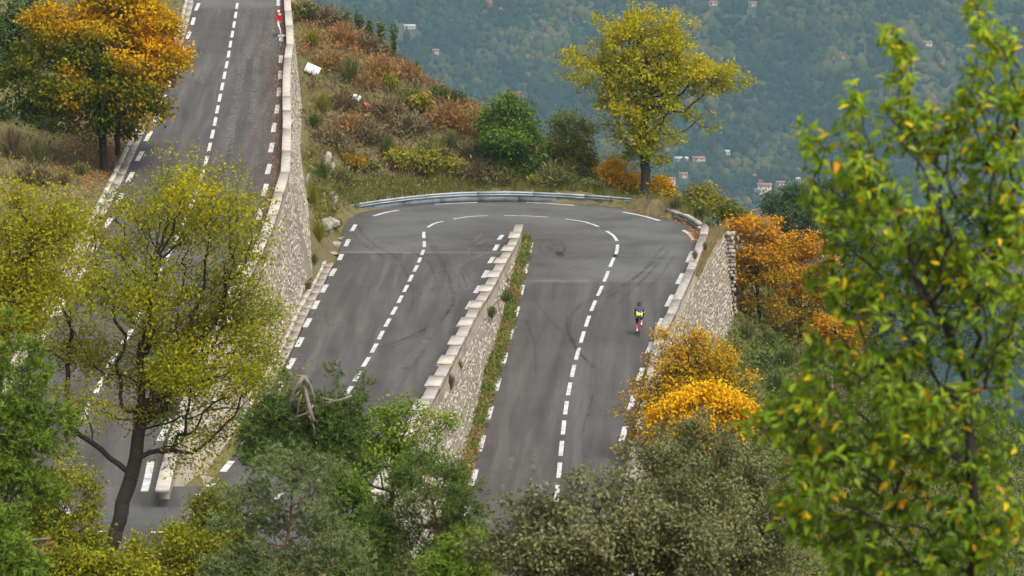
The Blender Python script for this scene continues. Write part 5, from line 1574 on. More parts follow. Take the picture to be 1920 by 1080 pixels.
def shrub(label, px, py, wpx, hpx, kind, mat, group, var=0, cat='shrub', Y0=90):
    q = hit(px, py, Y0)
    s = ppm(q[1], q[2])
    key = (kind, var % 3, mat)
    name = {'leafy': 'bushy_shrub', 'twiggy': 'twiggy_shrub', 'broom': 'broom_shrub'}[kind]
    root = thing(name, label, cat, (q[0], q[1] + 0.3, q[2] - 0.08), (px * 0.37) % 6.28, group)
    sx, sz = wpx / s / 1.5, hpx / s / 0.95
    root.scale = (sx, sx, sz)
    if key not in _made:
        f, st = SHAPES[kind][var % 3]
        f = f.copy()
        f.materials.append(M[mat])
        _made[key] = (link('foliage', f, None, root), link('stems', st, None, root))
    else:
        for o in _made[key]:
            c = o.copy()
            COL.objects.link(c)
            c.parent = root
    return root


GH = 'shrubs on the brown hill above the guard rail'
H_ = [  # px, py (foot), width, height, kind, material, label
    (570, 40, 60, 44, 'leafy', 'oliveshrub', 'olive shrub on the hilltop beside the end of the left parapet'),
    (612, 48, 60, 40, 'twiggy', 'brownshrub', 'grey brown twiggy shrub on the hilltop right of the parapet'),
    (585, 92, 50, 34, 'broom', 'limeshrub', 'bright yellow green shrub just above the white panel'),
    (640, 88, 56, 40, 'twiggy', 'rust', 'rusty shrub on the hilltop above and right of the white panel'),
    (685, 96, 60, 36, 'twiggy', 'brownshrub', 'brown shrub at the foot of the green saplings'),
    (655, 160, 62, 50, 'broom', 'oliveshrub', 'round olive green broom between the white panel and the litter'),
    (620, 130, 50, 32, 'twiggy', 'rust', 'rusty brown shrub right beside the white panel'),
    (710, 150, 60, 42, 'twiggy', 'rust', 'rust red shrub in the middle of the hill crest'),
    (735, 175, 46, 36, 'leafy', 'limeshrub', 'yellow green shrub high on the hill below the rust crest'),
    (690, 168, 50, 30, 'twiggy', 'rust', 'orange brown shrub above the white and red litter'),
    (760, 150, 50, 34, 'twiggy', 'rust', 'rust shrub on the skyline below the green saplings'),
    (770, 195, 50, 36, 'twiggy', 'oliveshrub', 'straw and olive shrub on the skyline of the hill'),
    (790, 215, 56, 44, 'leafy', 'limeshrub', 'large yellow green shrub at the right of the hill'),
    (820, 190, 44, 32, 'leafy', 'greenshrub', 'green bush on the skyline above the orange brown shrubs'),
    (850, 200, 44, 30, 'leafy', 'darkgreen', 'dark green bush on the skyline near the round green tree'),
    (838, 240, 70, 50, 'twiggy', 'rust', 'big orange brown shrub on the right flank of the hill'),
    (880, 258, 60, 54, 'twiggy', 'rust', 'orange brown shrub touching the round green tree'),
    (640, 205, 60, 34, 'twiggy', 'brownshrub', 'grey brown thicket left of the white and red litter'),
    (725, 225, 66, 42, 'twiggy', 'brownshrub', 'dark brown thicket right of the red litter'),
    (765, 255, 70, 44, 'twiggy', 'brownshrub', 'brown heath in the middle of the hill'),
    (605, 215, 44, 40, 'broom', 'limeshrub', 'yellow green broom close to the left wall, upper one'),
    (590, 245, 40, 34, 'broom', 'greenshrub', 'dark green broom tuft against the left wall'),
    (655, 250, 60, 36, 'twiggy', 'rust', 'dull orange shrub below the litter'),
    (690, 270, 66, 40, 'twiggy', 'brownshrub', 'brown thicket below the litter, centre of the slope'),
    (620, 275, 56, 36, 'twiggy', 'brownshrub', 'grey brown thicket above the pale rock outcrop'),
    (845, 285, 66, 40, 'broom', 'oliveshrub', 'olive yellow broom below the orange brown shrubs'),
    (880, 300, 60, 34, 'twiggy', 'brownshrub', 'dark twiggy shrub left of the round green tree'),
    (810, 300, 56, 40, 'twiggy', 'oliveshrub', 'grey olive shrub above the yellow bushes'),
    (725, 300, 44, 44, 'broom', 'greenshrub', 'dark green broom in the middle of the lower slope'),
    (668, 325, 56, 36, 'leafy', 'orange', 'orange tinted bush above the left end of the guard rail'),
    (700, 330, 50, 32, 'leafy', 'oliveshrub', 'olive bush behind the left end of the guard rail'),
    (755, 330, 66, 54, 'leafy', 'limeshrub', 'yellow green bush behind the guard rail, left of the pair'),
    (795, 335, 72, 58, 'leafy', 'limeshrub', 'largest yellow green bush behind the guard rail'),
    (850, 335, 54, 46, 'leafy', 'limeshrub', 'yellow green bush behind the guard rail, right of the pair'),
    (895, 338, 70, 40, 'twiggy', 'brownshrub', 'brown twiggy bush behind the middle of the guard rail'),
    (935, 342, 56, 34, 'twiggy', 'oliveshrub', 'grey olive bush at the left foot of the round green tree'),
    (1040, 350, 60, 44, 'twiggy', 'oliveshrub', 'grey green bush at the right foot of the round green tree'),
    (900, 352, 26, 16, 'broom', 'greenshrub', 'small dark green tuft touching the guard rail, left of two'),
    (945, 352, 26, 16, 'broom', 'greenshrub', 'small dark green tuft touching the guard rail, right of two'),
    (1000, 354, 40, 26, 'leafy', 'limeshrub', 'yellowish low bush under the round green tree'),
    (1110, 360, 44, 26, 'leafy', 'oliveshrub', 'low olive bush behind the right end of the guard rail'),
    (583, 300, 30, 26, 'broom', 'limeshrub', 'yellow tuft on the rocks beside the left wall'),
    (604, 340, 40, 36, 'broom', 'greenshrub', 'green tuft between the pale rocks and the left wall'),
    (640, 345, 50, 30, 'twiggy', 'oliveshrub', 'straw coloured tuft beside the pale rock outcrop'),
    (586, 390, 34, 44, 'broom', 'limeshrub', 'yellow green tuft hugging the left wall above the gutter'),
    (597, 455, 40, 40, 'broom', 'limeshrub', 'yellow tuft hugging the left wall near the gutter head'),
    (588, 500, 24, 24, 'broom', 'oliveshrub', 'olive tuft at the foot of the left wall, lower one'),
    (577, 548, 24, 22, 'broom', 'oliveshrub', 'small straw tuft on the gutter at the wall foot'),
    (628, 430, 30, 22, 'leafy', 'greenshrub', 'low green plant among the rocks by the road edge'),
    (650, 300, 40, 30, 'twiggy', 'brownshrub', 'dry brown tuft just right of the pale rock outcrop'),
    (1268, 398, 44, 30, 'broom', 'oliveshrub', 'dark olive tuft right behind the low stone wall'),
    (1310, 402, 44, 34, 'broom', 'greenshrub', 'dark green broom behind the right end of the low stone wall'),
    (1330, 420, 40, 24, 'broom', 'drygrass', 'straw coloured grass clump above the end of the right wall'),
    (1352, 428, 34, 20, 'broom', 'drygrass', 'pale dry grass clump on top of the stone buttress'),
]
for i, (px, py, w, h, k, mt, lab) in enumerate(H_):
    shrub(lab, px, py, w, h, k, mt, GH, i)
GR = 'shrubs on the slope right of the high wall'
for i, (px, py, w, h, k, mt, lab) in enumerate([
    (1400, 640, 60, 40, 'broom', 'oliveshrub', 'grey green brush at the foot of the stone buttress'),
    (1440, 655, 60, 34, 'broom', 'greenshrub', 'green broom right of the buttress foot'),
    (1480, 640, 60, 34, 'twiggy', 'oliveshrub', 'grey olive brush below the orange trees'),
    (1420, 690, 70, 34, 'leafy', 'greenshrub', 'green undergrowth bush beside the amber tree'),
    (1470, 690, 66, 36, 'broom', 'greenshrub', 'green bush left of the grey thicket'),
    (1510, 690, 50, 40, 'twiggy', 'brownshrub', 'grey brown thicket on the right slope'),
    (1530, 670, 50, 44, 'leafy', 'limeshrub', 'yellow shrub on the right slope below the orange bush'),
    (1565, 690, 40, 40, 'leafy', 'orange', 'reddish orange shrub at the edge of the near leaves'),
    (1455, 745, 60, 44, 'broom', 'greenshrub', 'green broom right of the amber tree'),
    (1505, 745, 60, 44, 'broom', 'limeshrub', 'yellow green broom below the grey thicket'),
    (1520, 815, 76, 60, 'broom', 'limeshrub', 'bright green rounded broom beside the near leaves'),
    (1440, 790, 50, 30, 'twiggy', 'rust', 'reddish brown dry shrub right of the golden tree top'),
    (1560, 760, 60, 44, 'twiggy', 'brownshrub', 'brown dry shrub behind the near leaves')]):
    shrub(lab, px, py, w, h, k, mt, GR, i)
for i, (px, py, w, h, k, mt, lab) in enumerate([
    (20, 300, 70, 60, 'broom', 'brownshrub', 'grey brown bush under the round tree at the left edge'),
    (70, 310, 60, 50, 'broom', 'oliveshrub', 'olive green broom under the round tree'),
    (60, 345, 70, 40, 'twiggy', 'brownshrub', 'grey dry brush left of the tree trunks'),
    (120, 350, 60, 30, 'broom', 'drygrass', 'dry grass clump below the tree trunks'),
    (150, 330, 50, 26, 'broom', 'oliveshrub', 'low olive clump left of the thicker trunk'),
    (30, 395, 60, 36, 'broom', 'drygrass', 'dry grass clump behind the sparse tree at left'),
    (110, 410, 60, 30, 'broom', 'drygrass', 'dry grass clump beside the kerb of the leftmost road')]):
    shrub(lab, px, py, w, h, k, mt, 'shrubs left of the leftmost road', i)
GW = 'plants rooted in the middle wall'
for i, (px, py, Y, w, h, mt, lab) in enumerate([
    (957, 495, 190, 12, 14, 'greenshrub', 'small green plant growing from the middle wall, uppermost'),
    (943, 530, 181, 16, 16, 'oliveshrub', 'olive plant on the middle wall below the uppermost one'),
    (928, 555, 175, 20, 20, 'oliveshrub', 'dry grass tuft on the middle wall beside the dark bush'),
    (950, 565, 172, 16, 24, 'greenshrub', 'dark green bush at the foot of the middle wall'),
    (922, 598, 166, 26, 26, 'oliveshrub', 'largest olive plant halfway along the middle wall'),
    (858, 690, 147, 16, 16, 'oliveshrub', 'small olive plant high on the middle wall'),
    (843, 735, 141, 28, 36, 'brownshrub', 'brown and olive bush hanging on the near part of the middle wall')]):
    q = at(px, py, Y)
    sc = ppm(Y, q[2])
    root = thing('wall_plant', lab, 'plant', q, i * 1.3, GW)
    sx = w / sc / 1.3
    root.scale = (sx, sx, h / sc)
    for me_, mm in zip(SHAPES['twiggy' if i % 2 else 'broom'][i % 3], (M[mt], M['twig'])):
        me_ = me_.copy()
        if not me_.materials: me_.materials.append(mm)
        link('foliage' if mm is not M['twig'] else 'stems', me_, None, root)
for i, (px, py, Y, w, h, mt, lab) in enumerate([
    (495, 470, 158, 18, 34, 'greenshrub', 'green plant rooted high in the tall left wall'), (470, 535, 148, 24, 34, 'limeshrub', 'yellow green plant rooted in the near part of the tall left wall'), (545, 245, 192, 10, 14, 'oliveshrub', 'small plant behind the far parapet of the tall left wall'),
    (1303, 488, 187, 14, 20, 'drygrass', 'dry grass tuft on the high right wall, lower of two'), (1322, 470, 192, 12, 18, 'oliveshrub', 'olive tuft on the high right wall, upper of two'), (1247, 640, 160, 14, 22, 'limetree', 'fresh green sprig beside the parapet pier next to the cyclist')]):
    q = at(px, py, Y)
    sc = ppm(Y, q[2])
    root = thing('wall_plant', lab, 'plant', q, i * 1.7)
    sx = w / sc / 1.3
    root.scale = (sx, sx, h / sc)
    f, st = SHAPES['broom'][i % 3]
    f = f.copy(); f.materials.append(M[mt])
    link('foliage', f, None, root); link('stems', st, None, root)

# the row of green saplings on the hill crest
def sapling(label, px, py, hpx, seed):
    q = hit(px, py)
    s = ppm(q[1], q[2]); h = hpx / s
    r = np.random.default_rng(seed)
    root = thing('sapling', label, 'sapling', (q[0], q[1], q[2] - 0.1), group='green saplings on the hill crest')
    mb = MB(); C_ = []
    for k in range(4):
        a = r.uniform(0, 6.28); t_ = np.array([0.16 * h * math.cos(a) * r.uniform(.3, 1), 0.16 * h * math.sin(a), h * r.uniform(0.7, 1)])
        mb.tube([(0, 0, 0), tuple(t_ * np.array([.4, .4, .5])), tuple(t_)], [0.03, 0.02, 0.008], 5, False)
        f = r.uniform(0.15, 1.0, 120)[:, None]
        C_.append(t_ * f + r.normal(0, 0.11, (120, 3)))
    C_ = np.concatenate(C_); n = len(C_)
    V, Q = leaf_quads(C_, unit(r.normal(size=(n, 3)) + [0, 0, .2]), unit(r.normal(size=(n, 3)) + [0, 0, 1]), r.uniform(.14, .24, n), 0.6)
    me = mesh('foliage', V, Q, {'tint': r.random(n)})
    link('foliage', me, M['greenshrub'], root)
    mb.build('stems', M['twig'], root)
for i, (px, py, h, lab) in enumerate([(652, 40, 36, 'leftmost green sapling on the hill crest, half bare'), (674, 62, 52, 'tallest green sapling on the hill crest'), (694, 70, 48, 'green sapling right of the tallest one'), (716, 92, 70, 'wide green sapling in the middle of the row on the crest'), (737, 112, 74, 'rightmost green sapling leaning over the crest'), (780, 140, 28, 'small sapling apart on the lower skyline')]):
    sapling(lab, px, py, h, 40 + i)
# conifers at the upper left edge
for lab, x, Y, tr, lb, n, mt, sd_ in [
    ('dark thicket under the left side of the round orange tree', 0, 186, [(60, 290), (60, 250)], [(30, 230, 50, 34), (80, 240, 50, 30), (120, 262, 40, 22), (20, 270, 50, 24), (-20, 230, 40, 40)], 260, 'darkgreen', 63),
    ('dark conifer at the top left edge behind the round tree', 0, 200, [(20, 220), (22, 120), (25, 40)], [(25, 10, 24, 24), (10, 60, 36, 30), (40, 50, 30, 30), (20, 110, 40, 30), (0, 160, 40, 34), (40, 170, 40, 30), (15, 210, 40, 30)], 300, 'darkgreen', 60),
    ('second dark conifer further left, cut by the picture edge', 0, 196, [(-40, 240), (-40, 120)], [(-30, 40, 40, 34), (-45, 90, 50, 36), (-20, 140, 40, 34), (-40, 190, 50, 36)], 240, 'darkgreen', 61),
    ('dark green tree behind the far end of the round orange tree', 0, 206, [(60, 160), (60, 60)], [(70, 20, 50, 40), (40, 60, 50, 40), (110, 40, 50, 40), (80, 100, 50, 40), (150, 90, 40, 40)], 260, 'darkgreen', 62)]:
    tree('evergreen_tree', lab, 'tree', M[mt], M['bark'], Y, tr, lb, nA=n, step=0.4, leaf=0.2, per=11, sig=0.3, base_r=0.16, tip=0.012, seed=sd_)

# ------------------------------------------------------------------ ground cover that nobody could count
def scatter(n, xr, yr, cond, r):
    X = r.uniform(*xr, n); Y = r.uniform(*yr, n)
    k = ~masked(X, Y) & cond(X, Y)
    X, Y = X[k], Y[k]
    return np.stack([X, Y, ground(X, Y)], 1)


def blades(name, label, P, per, hgt, wid, mat, tintf, r, spread=0.12):
    n = len(P) * per
    C_ = np.repeat(P, per, 0) + np.concatenate([r.normal(0, spread, (n, 2)), np.zeros((n, 1))], 1)
    C_[:, 2] -= 0.03
    ax = unit(np.concatenate([r.normal(0, 0.42, (n, 2)), np.ones((n, 1))], 1))
    L = hgt * r.uniform(0.5, 1.25, n)
    s_ = unit(np.cross(ax, r.normal(size=(n, 3))))
    V = np.stack([C_ - s_ * wid / 2, C_ + s_ * wid / 2, C_ + ax * L[:, None]], 1).reshape(-1, 3)
    me = mesh(name, V, np.arange(n * 3).reshape(-1, 3), {'tint': np.clip(tintf(C_, r), 0, 1)})
    return tag(link(name, me, mat), label, None, kind='stuff')


r = np.random.default_rng(71)
hillc = lambda X, Y: (X > Lwall(Y) + 0.15) & (X < 14) & (Y > 172) & np.where(Y < TOPY, X < np.where(Y > 197, Tl(Y), Ma(Y)) - 0.1, True)
P = scatter(24000, (-20, 14), (174, 256), hillc, r)
blades('dry_grass', 'dry straw and green grass covering the brown hill behind the guard rail', P, 4, 0.36, 0.035, M['drygrass'],
       lambda C_, r: 0.55 * fbm(C_[:, 0] / 2.2, C_[:, 1] / 2.2, 12) + 0.35 * r.random(len(C_)) + 0.12 * (vnoise(C_[:, 0] / 6, C_[:, 1] / 6, 3) - .5), r)
# tall grass strip behind the rail
P = scatter(9000, (-12, 9), (214, 226), lambda X, Y: hillc(X, Y) & (ground(X, Y) < 1.7) & (Y > 213), r)
blades('tall_grass', 'tall yellow green grass along the back of the guard rail', P, 6, 0.55, 0.04, M['greengrass'], lambda C_, r: 0.6 + 0.5 * (fbm(C_[:, 0] / 1.5, C_[:, 1] / 1.5, 22) - .5) + 0.4 * (r.random(len(C_)) - .3), r)
P = scatter(5000, (6.5, 15), (203, 226), lambda X, Y: (X > np.where(Y < TOPY, Tr(np.minimum(Y, TOPY)) + 0.3, 0)) & (X < 14.5), r)
blades('dry_grass', 'dry straw grass round the foot of the lone tall tree and the low wall', P, 6, 0.42, 0.035, M['drygrass'], lambda C_, r: 0.5 + 0.5 * (fbm(C_[:, 0] / 1.5, C_[:, 1] / 1.5, 26) - .4) + 0.35 * (r.random(len(C_)) - .3), r)
# mixed low scrub on the hill: small leaves in clumps whose colour drifts across the slope
P = scatter(9500, (-20, 10), (184, 256), lambda X, Y: hillc(X, Y) & ((ground(X, Y) > 0.9) | ((X < -5) & (r.random(len(X)) < 0.5))), r)
per = 12
n = len(P) * per
ms = np.repeat(r.uniform(0.15, 0.42, len(P)), per)
C_ = np.repeat(P, per, 0) + r.normal(0, 1, (n, 3)) * np.array([1, 1, 0.6]) * ms[:, None] + np.stack([0 * ms, 0 * ms, 0.9 * ms], 1)
ax = unit(r.normal(size=(n, 3)) + [0, 0, .8]); V, Q = leaf_quads(C_, ax, unit(r.normal(size=(n, 3))), r.uniform(.12, .34, n), 0.32)
zone = np.clip((C_[:, 2] - 1.5) / 8, 0, 1)
ti = 0.22 + 0.42 * zone + 0.85 * (fbm(C_[:, 0] / 2.8 + 3, C_[:, 1] / 2.8, 41) - 0.42) + 0.25 * (np.repeat(r.random(len(P)), per) - .5) + 0.15 * (r.random(n) - .5)
tag(link('undergrowth', mesh('undergrowth', V, Q, {'tint': np.clip(ti, 0, 1)}), M['scrub']), 'low rust brown and olive scrub covering the hill', None, kind='stuff')
P = scatter(2600, (-16, -7), (186, 216), lambda X, Y: hillc(X, Y), r)
blades('tall_grass', 'straw and green weeds on the rocky shoulder left of the bend', P, 9, 0.4, 0.04, M['greengrass'], lambda C_, r: 0.35 + 0.7 * (fbm(C_[:, 0] / 1.2, C_[:, 1] / 1.2, 29) - .3) + 0.35 * (r.random(len(C_)) - .3), r)
# left slope and right slope
P = scatter(16000, (-62, -14), (120, 262), lambda X, Y: (X < La(Y) - 1.1) & (X > La(Y) - 22), r)
blades('dry_grass', 'dry grass on the bank left of the leftmost road', P, 5, 0.42, 0.04, M['drygrass'], lambda C_, r: 0.6 * fbm(C_[:, 0] / 3, C_[:, 1] / 3, 15) + 0.4 * r.random(len(C_)), r)
P = scatter(5200, (-88, -14), (104, 262), lambda X, Y: (X < La(Y) - 1.5) & (X > La(Y) - 52) & (fbm(X / 4, Y / 4, 81, 3) > 0.47), r)
n = len(P) * 16
ms = np.repeat(0.15 + 0.6 * r.random(len(P)) ** 2, 16)
C_ = np.repeat(P, 16, 0) + r.normal(0, 1, (n, 3)) * np.array([1, 1, 0.6]) * ms[:, None] + np.stack([0 * ms, 0 * ms, ms * 0.8], 1)
V, Q = leaf_quads(C_, unit(r.normal(size=(n, 3)) + [0, 0, .9]), unit(r.normal(size=(n, 3))), r.uniform(.14, .34, n), 0.25)
tag(link('undergrowth', mesh('undergrowth', V, Q, {'tint': np.clip(0.6 * fbm(C_[:, 0] / 3, C_[:, 1] / 3, 84) + 0.35 * r.random(n) - .12, 0, .62)}), M['scrub']), 'grey brown and olive scrub on the bank left of the leftmost road', None, kind='stuff')
P = scatter(17000, (7, 42), (112, 262), lambda X, Y: (X > Rb(Y) + 1.3) | (Y > 206), r)
blades('green_grass', 'green and straw undergrowth on the slope right of the high wall', P, 6, 0.5, 0.045, M['greengrass'], lambda C_, r: 0.7 * fbm(C_[:, 0] / 3, C_[:, 1] / 3, 16) + 0.4 * r.random(len(C_)) - .05, r, 0.2)
P = scatter(7000, (8, 42), (112, 245), lambda X, Y: (X > Rb(Y) + 2.0) | (Y > 208), r)
n = len(P) * 13
ms = np.repeat(0.2 + 0.75 * r.random(len(P)) ** 2.2, 13)
C_ = np.repeat(P, 13, 0) + r.normal(0, 1, (n, 3)) * np.array([1, 1, 0.55]) * ms[:, None] + np.stack([0 * ms, 0 * ms, ms * 0.8], 1)
V, Q = leaf_quads(C_, unit(r.normal(size=(n, 3)) + [0, 0, .5]), unit(r.normal(size=(n, 3)) + [0, 0, 1]), r.uniform(.16, .36, n), 0.5)
tag(link('undergrowth', mesh('undergrowth', V, Q, {'tint': np.clip(0.6 * fbm(C_[:, 0] / 2.5, C_[:, 1] / 2.5, 44) + 0.3 * np.repeat(r.random(len(P)), 13) + 0.3 * r.random(n) - .12, 0, 1)}), M['greenshrub']), 'low green undergrowth below the high right wall', None, kind='stuff')
n = 420
Yv = r.uniform(186, 204.4, n); fx_ = np.interp(Yv, [184, 195, 201, 204], [0.0, 0.25, 0.75, 1.05])
P = np.stack([Rb(Yv) + 0.48 + r.random(n) * fx_, Yv, RL.z(Yv) - 0.03], 1)
blades('dry_grass', 'dry grass on the broken top of the right wall near the buttress', P, 9, 0.42, 0.035, M['drygrass'], lambda C_, r: 0.45 + 0.55 * r.random(len(C_)), r, 0.09)
# foreground slope
P = scatter(9000, (-26, 20), (30, 99), lambda X, Y: np.abs(X) < 0.2 * Y + 4, r)
blades('slope_grass', 'green grass on the near slope under the foreground trees', P, 6, 0.4, 0.03, M['greengrass'], lambda C_, r: 0.6 * fbm(C_[:, 0] / 2, C_[:, 1] / 2, 18) + 0.4 * r.random(len(C_)), r)
# plants along the foot of the middle wall
Yv = r.uniform(118, 200, 2600)
f = r.random(2600)
Xv = Mw(Yv) + 0.02 + (Ra(Yv) - Mw(Yv) + 0.05) * f ** 1.3
P = np.stack([Xv, Yv, RL.z(Yv)], 1)
n = len(P) * 8
C_ = np.repeat(P, 8, 0) + r.normal(0, 0.09, (n, 3)) + [0, 0, 0.12]
C_[:, 2] = np.maximum(C_[:, 2], RL.z(C_[:, 1]) + 0.01)
V, Q = leaf_quads(C_, unit(r.normal(size=(n, 3)) + [0, 0, .9]), unit(r.normal(size=(n, 3))), r.uniform(.08, .22, n), 0.4)
ti = 0.15 + 0.55 * (fbm(C_[:, 1] / 2.2, C_[:, 0] * 0, 51, 2)) + 0.35 * (r.random(n) - .4)
M['verge'] = leafmat('verge_plants', [(0.0, (0.05, 0.10, 0.02)), (0.35, (0.12, 0.18, 0.03)), (0.55, (0.22, 0.20, 0.05)), (0.75, (0.32, 0.17, 0.08)), (1.0, (0.42, 0.28, 0.14))], 0.25)
tag(link('verge_weeds', mesh('verge_weeds', V, Q, {'tint': np.clip(ti, 0, 1)}), M['verge']), 'strip of green and brown weeds along the foot of the middle wall', None, kind='stuff')
# fallen leaves
def litter(name, label, P, zf, r, L=(0.05, 0.10)):
    n = len(P)
    C_ = np.array(P); C_[:, 2] = zf + 0.03
    a = r.uniform(0, 6.28, n)
    V, Q = leaf_quads(C_, unit(np.stack([np.cos(a), np.sin(a), r.normal(0, .12, n)], 1)), unit(np.stack([r.normal(0, .25, n), r.normal(0, .25, n), np.ones(n)], 1)), r.uniform(*L, n), 0.7)
    tag(link(name, mesh(name, V, Q, {'tint': r.random(n)}), M['litter']), label, None, kind='stuff')
n = 4200
Yv = r.uniform(150, 240, n); d = np.abs(r.normal(0, 1.0, n)) * np.where(r.random(n) < .6, 0.35, 1.6)
X_ = Lb(Yv) - 0.03 - d
litter('fallen_leaves', 'fallen brown leaves scattered along the parapet of the leftmost road', np.stack([X_, Yv, Yv * 0], 1), LL.z(Yv), r, (0.07, 0.13))
n = 1500
Yv = r.uniform(198, 216, n); d = np.abs(r.normal(0, 0.35, n))
X_ = np.where(Yv < 206, np.maximum(Tr(Yv), Rb(Yv)), Tr(Yv)) - 0.15 - d
litter('fallen_leaves', 'orange fallen leaves gathered in the outer corner of the bend', np.stack([X_, Yv, Yv * 0], 1), ZT + 0 * Yv, r, (0.08, 0.15))
q = hit(205, 300)
n = 11000
C_ = np.stack([q[0] + r.normal(0.2, 2.2, n), q[1] + r.normal(2, 7.0, n), np.zeros(n)], 1)
C_ = C_[C_[:, 0] < La(C_[:, 1]) - 0.9]
litter('fallen_leaves', 'carpet of rust brown leaves under the round tree beside the upper road', C_, ground(C_[:, 0], C_[:, 1]) + 0.03, r, (0.08, 0.16))
n = 900
Yv = r.uniform(130, 186, n)
litter('fallen_leaves', 'dry leaves caught in the gutter at the foot of the tall left wall', np.stack([Ma(Yv) - r.uniform(0.1, 0.8, n), Yv, Yv * 0], 1), ML.z(Yv) + 0.05, r)

# ------------------------------------------------------------------ rocks, stump, litter on the hill
def rock(label, px, py, w, h, seed, rot=0.0, Y=None):
    q = hit(px, py) if Y is None else at(px, py, Y)
    s = ppm(q[1], q[2])
    bm = bmesh.new()
    bmesh.ops.create_icosphere(bm, subdivisions=2, radius=0.5)
    rr = np.random.default_rng(seed)
    pl = unit(rr.normal(size=(9, 3))); off = rr.uniform(0.28, 0.42, 9)
    for v in bm.verts:
        c = np.array(v.co)
        for a, b in zip(pl, off):
            e = c @ a - b
            if e > 0: c = c - a * e
        c += rr.normal(0, 0.012, 3)
        v.co = c
    me = bpy.data.meshes.new('rock'); bm.to_mesh(me); bm.free()
    me.materials.append(M['rock'])
    a_ = me.attributes.new('tint', 'FLOAT', 'FACE'); a_.data.foreach_set('value', rr.uniform(.2, .9, len(me.polygons)).astype(np.float32))
    o = tag(link('rock', me), label, 'rock', 'pale rocks beside the tall left wall')
    o.location = q + np.array([0, 0.1, h / s * 0.25])
    o.scale = (w / s * 1.25, w / s * 1.0, h / s * 1.35)
    o.rotation_euler = (0.2, rot, seed)
for i, (px, py, w, h, lab) in enumerate([
    (612, 312, 14, 34, 'tall pale rock outcrop on the slope, upper one'), (624, 322, 12, 20, 'pale rock just right of the upper outcrop'), (577, 295, 12, 14, 'small pale rock touching the left wall'), (583, 322, 14, 14, 'pale rock beside the left wall below the smallest one'),
    (620, 372, 12, 14, 'pale rock beside the left end of the guard rail'), (628, 385, 12, 26, 'bluish white rock just left of the rail end'), (622, 424, 28, 20, 'broad white rock slab below the rail end'), (610, 432, 26, 24, 'largest white rock beside the road edge'), (604, 440, 12, 12, 'small white rock left of the largest one'),
    (640, 452, 22, 8, 'flat pale stone at the asphalt edge, upper'), (632, 462, 26, 10, 'flat pale stone at the asphalt edge, lower'), (625, 478, 24, 7, 'flat stone at the head of the pale gutter'), (575, 345, 8, 24, 'narrow pale rock sliver at the wall top')]):
    rock(lab, px, py, w, h, i + 3, (i % 3 - 1) * 0.25)
q = hit(218, 320)
root = thing('tree_stump', 'short sawn tree stump beside the kerb under the round tree', 'stump', q)
MB().tube([(0, 0, -0.15), (0, 0, 0.12), (0.02, 0, 0.42)], [0.26, 0.21, 0.19], 12).build('stump_body', M['bark_pale'], root)
MB().tube([(0.02, 0, 0.415), (0.02, 0, 0.43)], [0.185, 0.18], 12).build('cut_face', M['deadwood'], root)

M['white'] = plain('white_plastic', (0.72, 0.73, 0.73), 0.45, 0.06, 3)
M['red'] = plain('red_plastic', (0.55, 0.012, 0.02), 0.45, 0.12, 4)
M['pinkred'] = plain('faded_red_cloth', (0.50, 0.10, 0.09), 0.85, 0.2, 6)
q = hit(586, 143)
root = thing('white_panel', 'white plastic panel dumped on the slope beside the left wall', 'panel', q)
Rm = np.array(Matrix.Rotation(math.radians(24), 3, 'Y') @ Matrix.Rotation(math.radians(52), 3, 'X'))
MB().box((0, 0, 0.5), (1.05, 0.75, 0.05), Rm).build('sheet', M['white'], root)
mb = MB()
for c_, s_ in [((0, -0.375, 0), (1.07, 0.02, 0.054)), ((0, 0.375, 0), (1.07, 0.02, 0.054)), ((-0.525, 0, 0), (0.02, 0.73, 0.054)), ((0.525, 0, 0), (0.02, 0.73, 0.054))]:
    mb.box(np.array(c_) @ Rm.T + [0, 0, 0.5], s_, Rm)
mb.build('rim', M['white'], root)


def crumple(name, label, cat, px, py, w, d, h, mat, seed):
    q = hit(px, py)
    bm = bmesh.new()
    bmesh.ops.create_icosphere(bm, subdivisions=3, radius=0.5)
    rr = np.random.default_rng(seed)
    pl = unit(rr.normal(size=(14, 3))); off = rr.uniform(0.30, 0.46, 14)
    for v in bm.verts:
        c = np.array(v.co)
        for a, b in zip(pl, off):
            e = c @ a - b
            if e > 0: c = c - a * e * 1.4
        c *= 1 + 0.12 * math.sin(9 * c[0] + seed) * math.cos(8 * c[1] + 5 * c[2])
        v.co = c
    me = bpy.data.meshes.new(name); bm.to_mesh(me); bm.free()
    me.materials.append(mat)
    o = tag(link(name, me), label, cat)
    o.location = q + np.array([0, -0.45, h * 0.5 + 0.22]); o.scale = (w, d, h); o.rotation_euler = (0.1, 0.55, 0.1 * seed)
crumple('plastic_bag', 'crumpled white plastic bag lying on the brown hill', 'bag', 669, 200, 0.85, 0.7, 0.85, M['white'], 3)
crumple('cloth_bundle', 'faded red cloth bundle beside the white bag on the hill', 'cloth', 687, 209, 1.35, 0.5, 0.42, M['pinkred'], 7)

